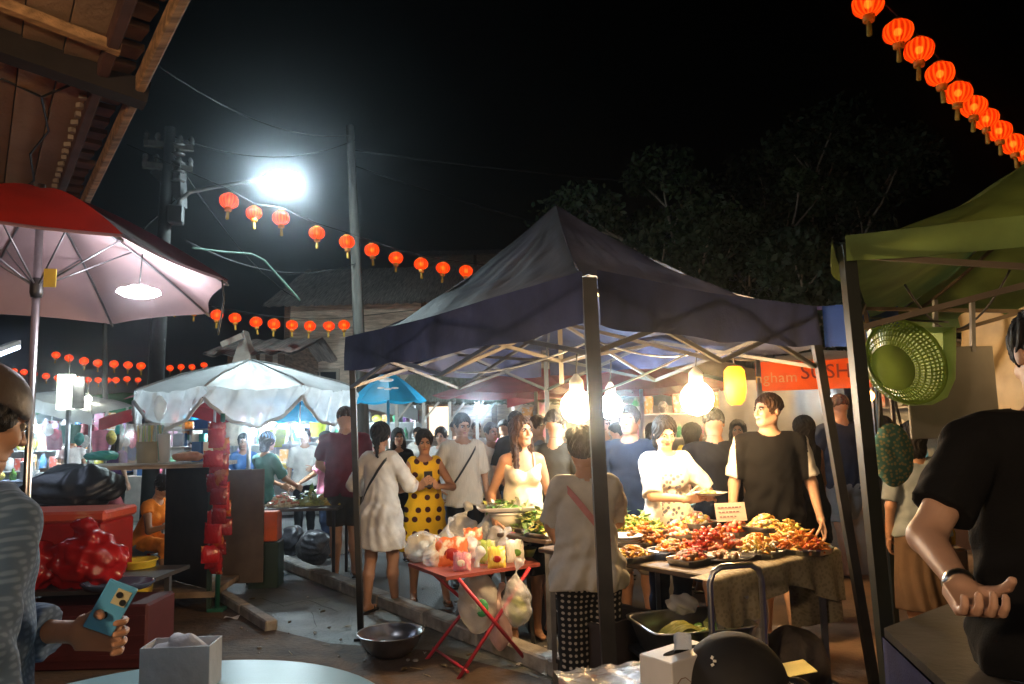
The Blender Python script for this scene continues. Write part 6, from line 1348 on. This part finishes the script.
# blue advertising umbrella
def small_parasol(label, px, py, d, r, h, m, rim_py=None, name='parasol', logo=None):
    p = at(px, py, d); t = thing(name, label, 'umbrella', (p.x,p.y,0))
    for k in range(8):
        a0 = k*math.pi/4+.2; mb = MB()
        mb.grid(lambda u, v: Vector((p.x,p.y,p.z))+Vector((math.cos(a0),math.sin(a0),0)).lerp(Vector((math.cos(a0+math.pi/4),math.sin(a0+math.pi/4),0)), u)*r*(.02+.98*v)+Vector((0,0,-h*(v**1.3)-.03*math.sin(math.pi*u)*v)), 6, 8); mb.build('panel', m, t)
    mb = MB(); mb.tube([(p.x,p.y,0),(p.x,p.y,p.z)], .022, 8); mb.build('pole', STEEL, t)
    return t, p
BLU = mat('blue_umbrella', (.02,.36,.62), .5, trans=.45, var=.08)
t, p = small_parasol('bright blue printed umbrella with white marks behind the left pole', 388,372,10.6,.55,.42, BLU)
for k, (px,py,sx) in enumerate(((386,380,.08),(381,388,.04),(388,389,.04),(395,388,.04))): mb = MB(); q = at(px,py,10.12-.03*k); mb.ball(q, sx, 10, 0, 1.3, .15, .35); mb.build('logo_mark', WHITEP, t)
RDU = mat('dull_red_umbrella', (.30,.03,.04), .6, trans=.25)
small_parasol('wide dull red umbrella behind the left half of the marquee', 535,368,8.6,1.2,.3, RDU)
small_parasol('wide dull red umbrella behind the right half of the marquee', 640,366,8.4,1.1,.28, RDU)
small_parasol('small blue umbrella deep behind the white umbrella stall', 300,405,14,.9,.3, BLU)
# thatched roofs
TH = mat('thatch', (.16,.15,.11), .9, col2=(.08,.08,.06), vscale=5, stretch=(14,2,2), bump=.8, bscale=60, c2lo=.35, c2hi=.6)
def thatch(label, px0, px1, py_top, py_eave, d, dep=1.6):
    a, b = at(px0, py_eave, d), at(px1, py_eave, d); tpz = at((px0+px1)/2, py_top, d+dep/2).z; t = thing('thatched_stall', label, 'stall', (a+b)/2*1-Vector((0,0,a.z)))
    L_ = (b-a)
    for sgn in (0,1):
        mb = MB()
        for row in range(7):
            mb.slab(lambda u, v, row=row: a+L_*(u*(1-.0)+0)+Vector((0,0,0))+Vector((L_.x*(.5-u)*.25*((row+v*1.25)/7), (dep/2)*((row+v*1.25)/7) if sgn == 0 else dep-(dep/2)*((row+v*1.25)/7), (tpz-a.z)*((row+v*1.25)/7)+.02*(1-v)+.012*math.sin(u*97+row*7))), 60, 2, .02)
        mb.build('roof_slope', TH, t)
    for x in (.04,.35,.65,.96):
        q = a+L_*x; MB().bar((q.x,q.y+.1,0),(q.x,q.y+.1,q.z+.03), .05).build('post', mat('pale_post', (.4,.38,.34), .7), t)
        if x < .9: MB().bar((q.x,q.y+.1,q.z-.3),(q.x+.25,q.y+.1,q.z), .03).build('brace', mat('pale_post'), t)
    MB().box((a+b)/2*1+Vector((0,.4,-(a.z)+.45)), (L_.length*.95,.5,.9), 0, bev=.01).build('counter', mat('stall_counter', (.25,.2,.16), .6), t)
thatch('long thatched stall roof behind the spotted dress', 392, 480, 372, 402, 12.0)
thatch('second thatched stall roof further right behind the crowd', 478, 570, 378, 402, 13.4)
far_lamp(479,410,10.5,.055,COOL,520,'bright cool lamp hanging before the thatched stall'); far_lamp(437,415,12.6,.045,WARM,40,'small warm lamp inside the thatched stall')
# framed menu board lit beneath the thatch
q = at(440,421,12.55); t = thing('menu_board', 'lit pale menu board inside the thatched stall', 'board', q-Vector((0,0,.3))); MB().box(q, (.42,.03,.55)).build('frame', WOODM, t); MB().box(q-Vector((0,.02,0)), (.36,.012,.48)).build('face', emis('menu_glow', (1,.75,.45), 1.3), t)
# sushi stall
q0_, q1_ = at(757,368,7.6), at(868,360,7.3); t = thing('sushi_stall', 'stall with an orange sushi banner under a pale roof', 'stall', ((q0_.x+q1_.x)/2, 7.9, 0))
dv = (q1_-q0_); rz_ = math.atan2(dv.y, dv.x); M = Matrix.Rotation(rz_, 3, 'Z'); bc = (at(757,377,7.6)+at(868,372,7.3))/2
MB().box(bc, (dv.length*1.02,.02,.30), rz_).build('banner', mat('orange_banner', (.95,.26,.035), .5, trans=.6, var=.06), t)
text('SUSHI', .20, at(828,372,7.36)+M@Vector((0,-.015,0)), M, mat('banner_dark', (.22,.03,.01), .6), 'lettering', t, .002, 1.0)
text('ngham', .15, at(776,378,7.48)+M@Vector((0,-.015,0)), M, mat('banner_pale', (.95,.55,.15), .6), 'lettering', t, .002, 1.05)
mb = MB(); a = at(740,360,7.5); b = at(880,352,7.2); mb.slab(lambda u, v: a.lerp(b, u)+Vector((.1*v, 1.6*v, .18*v-.05*math.sin(math.pi*u))), 12, 8, .006); mb.build('roof', mat('pale_canvas', (.66,.58,.48), .6, trans=.35), t)
for px_, d in ((760,7.55),(874,7.25),(770,9.0)): q = at(px_,400,d); MB().bar((q.x,q.y,0),(q.x,q.y,2.25), .04).build('post', STEEL, t)
MB().box(Vector((bc.x+.1,8.1,.5)), (1.5,.6,1.0), rz_, bev=.01).build('counter', mat('stall_counter'), t)
mb = MB(); mb.slab(lambda u, v: Vector((q0_.x-.1+1.5*u, 8.7+.08*math.sin(u*20), 2.05-.75*v)), 24, 6, .004); mb.build('back_sheet', mat('white_sheet'), t)
far_lamp(775,377,7.95,.05,WARM,320,'warm lamp behind the left part of the sushi banner'); far_lamp(828,398,8.5,.045,COOL,45,'cool lamp behind the sushi banner at right'); far_lamp(869,396,7.0,.05,(1,.35,.06),22,'orange lamp glowing beside the near right pole')
t = thing('poster', 'red printed poster on the low front of the sushi stall', 'poster', at(805,520,7.7)); MB().box(at(800,500,7.75), (.5,.02,.4), rz_).build('sheet', mat('poster_print', (.4,.03,.03), .5, col2=(.6,.4,.1), vscale=9, c2lo=.5, c2hi=.6), t)
# stalls of the bright left market
SHELFG = []
for i, cc in enumerate(((.6,.1,.06),(.1,.3,.6),(.7,.65,.1),(.65,.3,.45),(.08,.4,.2),(.7,.7,.68),(.6,.3,.08),(.3,.15,.4),(.15,.15,.16))):
    mb = MB(); m_ = mat('goods_%d' % i, cc, .4, var=.2, col2=tuple(min(.8, c*.4+.35) for c in cc), vscale=14, c2lo=.5, c2hi=.58)
    if i % 3 == 0: mb.box((0,0,.13), (.17,.12,.26), bev=.008)
    elif i % 3 == 1: mb.lathe([(.06,0),(.065,.17),(.03,.22),(.025,.27),(.001,.27)], (0,0,0), 12)
    else: mb.ball((0,0,.11), .10, 10, 0, 1, .8, 1.1)
    SHELFG.append(mb.build(('goods_box','bottle','bundle')[i % 3], m_, loc=(0,0,0)))
def stall(label, px, d, w, dep, hz, m, col, lit, rz=0, goods=None):
    p = pos(px, d); t = thing('market_stall', label, 'stall', p, 0); M = Matrix.Rotation(rz, 3, 'Z'); g_ = lambda x, y, z: p+M@Vector((x,y,z))
    mb = MB(); mb.slab(lambda u, v: g_((u-.5)*w, (v-.5)*dep, hz+.35*(1-abs(u-.5)*2)*(1) -.2*(1-v)+.02*math.sin(u*23)), 14, 8, .01); mb.build('canopy', m, t)
    mb = MB(); mb.slab(lambda u, v: g_((u-.5)*w, -dep/2-.01+.02*math.sin(u*30), hz-.2+.35*(1-abs(u-.5)*2)-.22*v), 20, 3, .004); mb.build('valance', m, t)
    for s in (-1,1):
        for q in (-1,1): MB().bar(g_(s*w*.47,q*dep*.45,0), g_(s*w*.47,q*dep*.45,hz-.05), .04).build('post', STEEL, t)
    MB().box(g_(0,-dep*.2,.42), (w*.85,.6,.82), rz, bev=.01).build('counter', mat('counter_%s' % label[:8], col, .6), t)
    MB().box(g_(0,dep*.4,1.3), (w*.9,.03,1.1), rz).build('back_sheet', mat('white_sheet'), t)
    rs = random.Random(int(px*7+d))
    for i in range(9):
        x = -w*.38+w*.76*i/8; h_ = rs.uniform(.1,.34); cl = (F_RED,F_GRN,WHITEP,F_YEL,BLUEC,PINKP,F_ORG)[rs.randrange(7)]; q = g_(x,-dep*.2+rs.uniform(-.1,.1),.83)
        mb = MB()
        if i % 3 == 0: mb.lathe([(.05,0),(.06,h_*.6),(.02,h_*.8),(.02,h_)], q, 10); nm, ct = 'jar', 'jar'
        elif i % 3 == 1: mb.box(q+Vector((0,0,h_/2)), (w*.07,.14,h_), rs.uniform(-.3,.3), bev=.006); nm, ct = 'goods_box', 'box'
        else: mb.ball(q+Vector((0,0,.08)), .09, 9, 0, 1.1, 1, .9); nm, ct = 'bundle', 'bundle'
        tag(mb.build(nm, cl, loc=tuple(q)), {'jar':'jar','goods_box':'small box','bundle':'round bundle'}[nm]+' on the counter of the '+goods, ct, 'goods on the '+goods)
    for r_ in range(3):
        zz = .95+.38*r_; MB().box(g_(0,dep*.32,zz), (w*.86,.26,.02), rz).build('shelf', WHITEP, t)
        nn = 11 if d > 12 else 9
        for i in range(nn):
            o = SHELFG[rs.randrange(len(SHELFG))]; o = o if not o.get('used') else copy_tree(o); o['used'] = 1; o.location = g_(-w*.39+w*.78*i/(nn-1), dep*.32+rs.uniform(-.04,.04), zz+.011); o.scale = (rs.uniform(.8,1.3), 1, rs.uniform(.6,1.25)); o.rotation_euler = (0,0,rz+rs.uniform(-.5,.5))
            tag(o, 'coloured goods item on the back shelves of the '+goods, 'goods', 'shelf goods of the '+goods)
    q = g_(0,-dep*.1,hz-.45); tl_ = thing('stall_lamp', 'lamp hanging in the '+goods, 'lamp', q); mb = MB(); mb.ball(q, .06, 12, m_=8); mb.build('glass', emis('glow_st_%d' % (px*10+d), COOL if lit > 0 else WARM, abs(lit)*5.5), tl_); mb = MB(); mb.tube([q+Vector((0,0,.06)), q+Vector((0,0,.5))], .01, 5); mb.build('cord', CABLE, tl_)
GRA = mat('green_awning', (.03,.20,.09), .6, trans=.3)
stall('green roofed bright stall deep in the left market', 100,17,3.4,2.4,2.3,GRA,(.5,.5,.5),90,.1,'deep green roofed stall')
stall('white roofed stall at the far left behind the near man', 40,14,2.6,2.0,2.2,mat('white_sheet'),(.3,.35,.5),90,.15,'white roofed far left stall')
stall('stall with a red roof between the cart and the white umbrella', 195,14.5,2.6,2.0,2.1,RDU,(.5,.45,.4),80,-.1,'red roofed stall behind the cart')
stall('blue roofed stall seen through the white umbrella stall', 275,15,2.8,2.0,2.2,BLU,(.5,.5,.5),80,0,'blue roofed stall behind the customers')
stall('pale stall behind the man in maroon', 362,15.5,2.6,2.0,2.15,mat('white_sheet'),(.4,.3,.25),60,0,'pale stall behind the maroon man')
stall('dim stall behind the lamps at the centre', 600,13,3.2,2.0,2.3,RDU,(.3,.2,.16),-60,0,'dim central stall')
stall('dim stall behind the woman with the plate', 690,11,2.6,2.0,2.3,mat('dim_tarp', (.2,.16,.14), .7, trans=.2),(.3,.2,.16),-40,0,'dim stall behind the plate woman')
stall('dim stall at the right behind the grey board', 985,9.5,2.8,2.0,2.3,mat('cream_tarp'),(.3,.2,.12),-40,-.2,'dim stall at right')
for o in list(SHELFG):
    if not o.get('used'): bpy.data.objects.remove(o)
# lit sign box
q = at(66,392,13); t = thing('sign_box', 'glowing white vertical sign box above the left market', 'sign', (q.x,q.y,0)); MB().box(q, (.26,.12,.62), .2, bev=.01).build('face', emis('sign_glow', (.9,1,.82), 3.2), t); MB().bar((q.x+.06,q.y,0),(q.x+.06,q.y,q.z-.31), .06).build('post', STEEL, t); MB().box(q+Vector((.22,0,-.02)), (.2,.05,.55), .1).build('side_plate', DSTEEL, t)
far_lamp(69,379,12.8,.055,(.95,1,.85),60,'small lamp on top of the glowing sign box'); far_lamp(88,399,14,.06,(1,.95,.75),110,'round warm white lamp right of the glowing sign box')
# hanging wares rail in the left market
for i in range(16):
    px = 48+i*6.5; q = at(px+random.uniform(-2,2), 436+random.uniform(-7,7), 12+i % 5); m_ = (BAGW, PINKP, WHITEP, BLUEC, F_YEL, TEALP)[i % 6]
    blob('hanging_bag', q, (.08,.05,random.uniform(.09,.16)), m_, 'coloured bag hanging from the rail in the left market', 'bag', i, .012, 26, group='bags hanging in the left market', h=.014)
# white garments and shelf goods behind the cart top
for i, (px,py,d,m_,lab) in enumerate(((180,440,9,BLUEC,'blue'),(188,428,9.2,F_ORG,'orange'),(196,436,9.1,WHITEP,'white'),(206,440,9,TEALP,'teal'),(172,420,9.4,F_RED,'red'))):
    q = at(px,py,d); MB_ = MB(); MB_.box(q, (.13,.12,.16), .3*i, bev=.01); tag(MB_.build('goods_box', m_, loc=tuple(q)), lab+' goods box on the rack behind the cart shelf', 'box')
t = thing('rack', 'thin steel rack of goods behind the cart shelf', 'rack', pos(190,9.1))
for z in (.9,1.42,1.64): MB().box(pos(190,9.1)+Vector((0,0,z)), (.62,.35,.02)).build('shelf', STEEL, t)
for s in (-1,1): MB().bar(pos(190,9.1)+Vector((s*.3,0,0)), pos(190,9.1)+Vector((s*.3,0,1.9)), .025).build('post', STEEL, t)
# ---------------------------------------------------------------- old house and small gable
WALLW = mat('old_wall', (.50,.38,.29), .85, var=.3, vscale=3, bump=.3, stretch=(1,1,8)); RFM = mat('rusty_roof', (.36,.31,.28), .7, var=.35, vscale=2, bump=.5, stretch=(20,1,1), bscale=3)
def house(label, px0, px1, py_eave, py_ridge, d, dep, wins, rz=0):
    a, b = at(px0, py_eave, d), at(px1, py_eave, d); w_ = (b-a).length; ze = a.z; zr_ = at((px0+px1)/2, py_ridge, d+dep*.4).z; cx = (a.x+b.x)/2
    t = thing('old_house', label, 'house', (cx,d+dep/2,0))
    MB().box((cx,d+dep/2,ze/2), (w_,dep,ze)).build('wall', WALLW, t)
    o = .5
    for s in (0,1):
        mb = MB(); y0 = d-o if s == 0 else d+dep+o; ym = d+dep/2
        mb.slab(lambda u, v: Vector((cx-w_/2-o+(w_+2*o)*u, y0+(ym-y0)*v, ze-.12+(zr_-ze+.12)*v+.025*math.sin(u*w_*30))), 90, 6, .05); mb.build('roof_slope', RFM, t)
    for s in (-1,1): mb = MB(); x = cx+s*(w_/2-.03); mb.add([(x-.03,d,ze),(x-.03,d+dep,ze),(x-.03,d+dep/2,zr_-.08),(x+.03,d,ze),(x+.03,d+dep,ze),(x+.03,d+dep/2,zr_-.08)], [(0,1,2),(5,4,3),(0,3,4,1),(1,4,5,2),(2,5,3,0)]); mb.build('gable', WALLW, t)
    for i, (x, z, lit) in enumerate(wins):
        q = Vector((cx-w_/2+x*w_, d-.02, z)); f_ = MB().box(q, (1.0,.06,1.1), bev=.01).build('window', mat('window_frame', (.3,.24,.18), .6), t)
        MB().box(q-Vector((0,.035,0)), (.84,.012,.94)).build('pane', mat('dark_glass', (.02,.022,.025), .1) if not lit else emis('lit_pane', (1,.6,.3), .25), f_)
        MB().box(q-Vector((0,.045,0)), (.04,.02,.94)).build('glazing_bar', mat('window_frame'), f_)
    for k in range(5):
        MB().box((cx-w_/2+w_*k/4, d-.035, ze/2), (.14,.06,ze-.1)).build('wall_post', WOODM, t)
    return t
house('old two storey wooden house behind the utility pole and marquee', 288,560,303,262,19,7,((.12,2.6,0),(.34,2.7,0),(.55,2.7,0),(.78,2.7,0)))
house('low lean-to with a pale gable left of the old house', 232,282,350,338,16,3,((.5,1.6,0),))
house('dark building with a long roof beyond the marquee', 420,640,255,245,34,8,((.3,6,0),(.6,6,0)))
a = at(241,338,15.5); t = thing('gable_spire', 'pale little pointed gable above the small lean-to', 'gable', a-Vector((0,0,.4))); mb = MB(); b1, b2, pk = at(232,362,15.5), at(252,362,15.5), at(243,330,15.5); th = Vector((0,.35,0)); mb.add([b1,b2,pk,b1+th,b2+th,pk+th], [(0,1,2),(5,4,3),(0,3,4,1),(1,4,5,2),(2,5,3,0)]); mb.build('front', mat('pale_plaster', (.4,.37,.32), .8), t)
a, b = at(222,345,15.3), at(243,336,15.3); MB().bar(a, b, .12).build('barge_board', mat('pale_plaster'), t)
# ---------------------------------------------------------------- trees beyond the marquee
LEAF = mat('leaf', (.045,.075,.03), .6, trans=.2, var=.35, vscale=1.2); LEAF2 = mat('leaf_dark', (.025,.045,.018), .6, trans=.15, var=.3, vscale=1.5); BARK = mat('bark', (.30,.26,.21), .85, var=.3, vscale=6, bump=.6)
def tree(label, px, d, h, crown_r, nleaf, seed, mm=LEAF, trunk_r=.16, lean=0, low=.45):
    rs = random.Random(seed); nr = np.random.RandomState(seed); p = pos(px, d); t = thing('leafy_tree', label, 'tree', p)
    mb = MB(); tips = []
    def grow(a, dirv, L_, r_, dep):
        pts_ = [a]; q = a; dv = dirv.copy()
        for i in range(3): dv = (dv+Vector((rs.uniform(-.2,.2), rs.uniform(-.2,.2), rs.uniform(-.02,.12)))).normalized(); q = q+dv*L_/3; pts_.append(q)
        mb.tube(pts_, [r_, r_*.85, r_*.72, r_*.6], 7 if dep < 2 else 5)
        if dep >= 3: tips.append(q); return
        if dep >= 1: tips.append(pts_[2])
        for k in range(rs.choice((2,3,3))):
            ang = rs.uniform(0, 6.28); sp = rs.uniform(.45,.9); nd = (dv+Vector((math.cos(ang)*sp, math.sin(ang)*sp, rs.uniform(-.1,.3)))).normalized(); grow(q if k else pts_[2], nd, L_*rs.uniform(.6,.8), r_*.58, dep+1)
    grow(p, Vector((lean, 0, 1)).normalized(), h*low, trunk_r, 0); mb.build('trunk', BARK, t)
    per = max(1, nleaf//len(tips)); Vs = []
    for tp_ in tips:
        cs = nr.uniform(.35,1.0)*crown_r*.42; k = int(per*nr.uniform(.5,1.5)); v = nr.normal(size=(k,3)); v /= np.linalg.norm(v, axis=1)[:,None]; v *= (nr.uniform(.2,1,size=(k,1))**.5)*cs; v[:,2] *= .7; Vs.append(v+np.array(tp_))
    Cn = np.concatenate(Vs); n_ = len(Cn); a1 = nr.normal(size=(n_,3)); a1 /= np.linalg.norm(a1, axis=1)[:,None]; a2 = np.cross(a1, nr.normal(size=(n_,3))); a2 /= np.linalg.norm(a2, axis=1)[:,None]; s = nr.uniform(.06,.13,size=(n_,1))
    V = np.stack([Cn-a1*s, Cn+a2*s*.5, Cn+a1*s, Cn-a2*s*.5], 1).reshape(-1,3)-np.array(p); Q = np.arange(n_*4).reshape(-1,4); me = npmesh('crown', V, Q); me.polygons.foreach_set('use_smooth', np.zeros(len(me.polygons), dtype=bool)); link('crown', me, mm, t)
tree('pale trunked tree right behind the marquee peak', 682,18,6.8,2.6,9000,3,LEAF,.14,.05)
tree('wide dark tree behind the right slope of the marquee', 752,20,7.8,3.2,12000,5,LEAF,.18,-.05)
tree('tall dark tree beside the green marquee', 826,22,9.0,3.6,11000,8,LEAF2,.2,.02)
tree('low bushy tree between the two marquees', 790,16,5.0,2.2,7000,11,LEAF2,.12,.08)
# ---------------------------------------------------------------- more food, bags and market clutter
for a in ((632,556,.02,.13,.10,.07,110,'chunk',[F_GOLD,F_BRN,F_YEL],'golden fried pieces heaped at the front left corner of the buffet'),
          (690,556,.04,.11,.09,.06,80,'ball',[F_BRN,F_ORG,F_RED],'glazed brown balls piled left of the steel plate'),
          (762,553,.02,.12,.09,.06,110,'strip',[F_GOLD,F_YEL,F_WHT],'pale golden strips heaped right of the steel plate'),
          (735,526,.06,.12,.09,.12,100,'ball',[F_PINK,F_ORG,F_RED],'pink prawns heaped just behind the price card'),
          (790,529,.08,.12,.10,.13,100,'strip',[F_GOLD,F_YEL],'golden noodles heaped at the back right of the buffet'),
          (645,537,.05,.11,.09,.07,90,'skewer',[F_ORG,F_GOLD,F_BRN],'orange skewers piled beside the stack of plates'),
          (676,529,.06,.12,.10,.11,110,'ball',[F_ORG,F_PINK,F_WHT],'salmon coloured balls heaped in the middle of the buffet'),
          (812,548,.03,.09,.09,.06,90,'strip',[F_ORG,F_RED],'dark orange strips at the very right corner')):
    px,py,z,rx,ry,hz,n,kd,ms,lab = a; dish(px,py,z,rx,ry,hz,n,kd,ms,lab,size=1.05)
for i,(px,py,dx,dz,wd,ht,m_,dt,lab) in enumerate(((438,560,0,0,.15,.15,PKG,YELLOWP,'small green packet behind the orange packet'),(474,556,0,0,.14,.2,PK,WHITEP,'tall red orange packet standing at the back of the folding table'),
    (497,568,0,0,.12,.14,mat('yellow_packet', (.7,.55,.1), .25, col2=(.8,.75,.6), vscale=12, c2lo=.5, c2hi=.6),RED,'yellow packet at the front right of the folding table'),(462,571,.0,0,.12,.12,mat('pink_packet', (.75,.3,.4), .25, col2=(.8,.75,.7), vscale=12, c2lo=.5, c2hi=.6),WHITEP,'flat pink packet at the front edge of the folding table'),
    (516,562,0,0,.13,.15,mat('white_packet', (.75,.75,.72), .25, col2=(.3,.5,.2), vscale=10, c2lo=.55, c2hi=.62),F_GRN,'white packet with green print near the olive bowl'))):
    packet(gr(px,py,.66), wd, ht, m_, lab, (-.4,.3,.1,-.2,.4)[i], -.1, dt)
for i,(px,py,r,m_,lab) in enumerate(((447,556,(.09,.07,.10),BAG,'clear crinkled bag behind the small green packet'),(486,552,(.10,.08,.11),BAGW,'white crinkled bag at the back right of the folding table'),(433,566,(.07,.06,.07),BAG,'small clear bag at the front left of the folding table'),(505,561,(.07,.06,.08),BAG,'small clear bag before the pink bag'))):
    blob('plastic_bag', gr(px,py,.66)+Vector((0,0,r[2]*.9)), r, m_, lab, 'bag', 20+i, .02, 26, flat=-r[2]*.9, neck=(.01,0,r[2]*1.3))
# basket of vegetables and a crate on the ground behind the folding table
p = gr(560,640); t = thing('crate', 'dark crate on the ground between folding table and dotted trousers', 'crate', (p.x,p.y+.35,0)); MB().box((p.x,p.y+.35,.19), (.5,.34,.36), .1, bev=.01).build('walls', mat('dark_crate'), t)
blob('bin_bag', Vector((p.x-.02,p.y+.35,.46)), (.22,.15,.12), mat('dark_bag'), 'dark bag lying on the crate behind the dotted trousers', 'bag', 31, .02, 16, flat=-.09)
# far garments and hanging bags deeper in the market
for i in range(22):
    px = random.choice([random.uniform(48,150), random.uniform(165,345)]); d = random.uniform(13,16.5); q = at(px, random.uniform(416,430), d); mb = MB()
    mm = (RDU, BLUEC, PINKC, WHT, LIMEC, TEALC, ORG, CREAM)[i % 8]; h_ = random.uniform(.28,.45)
    mb.slab(lambda u, v: q+Vector(((u-.5)*(.26+.1*(1-v)), .02*math.sin(u*9), -h_*v-.05*abs(u-.5)*(1-v))), 8, 6, .012); tag(mb.build('hanging_garment', mm, loc=tuple(q)), 'garment hanging from a line in the left market', 'garment', 'garments hanging in the left market')
# ---------------------------------------------------------------- thin air volume added to give the lamps their bloom
mb = MB(); mb.box((20,130,14), (400,420,31.2)); hz = mb.build('bloom_haze', None); 
hm = bpy.data.materials.new('bloom_air'); hm.use_nodes = True; n = hm.node_tree; n.nodes.remove(n.nodes['Principled BSDF'])
pv = n.nodes.new('ShaderNodeVolumePrincipled'); pv.inputs['Color'].default_value = (.85,.9,1,1); pv.inputs['Density'].default_value = .0052; pv.inputs['Anisotropy'].default_value = .965
n.links.new(pv.outputs[0], n.nodes['Material Output'].inputs['Volume']); hz.data.materials.clear(); hz.data.materials.append(hm); hz['kind'] = 'stuff'
hm.cycles.homogeneous_volume = True
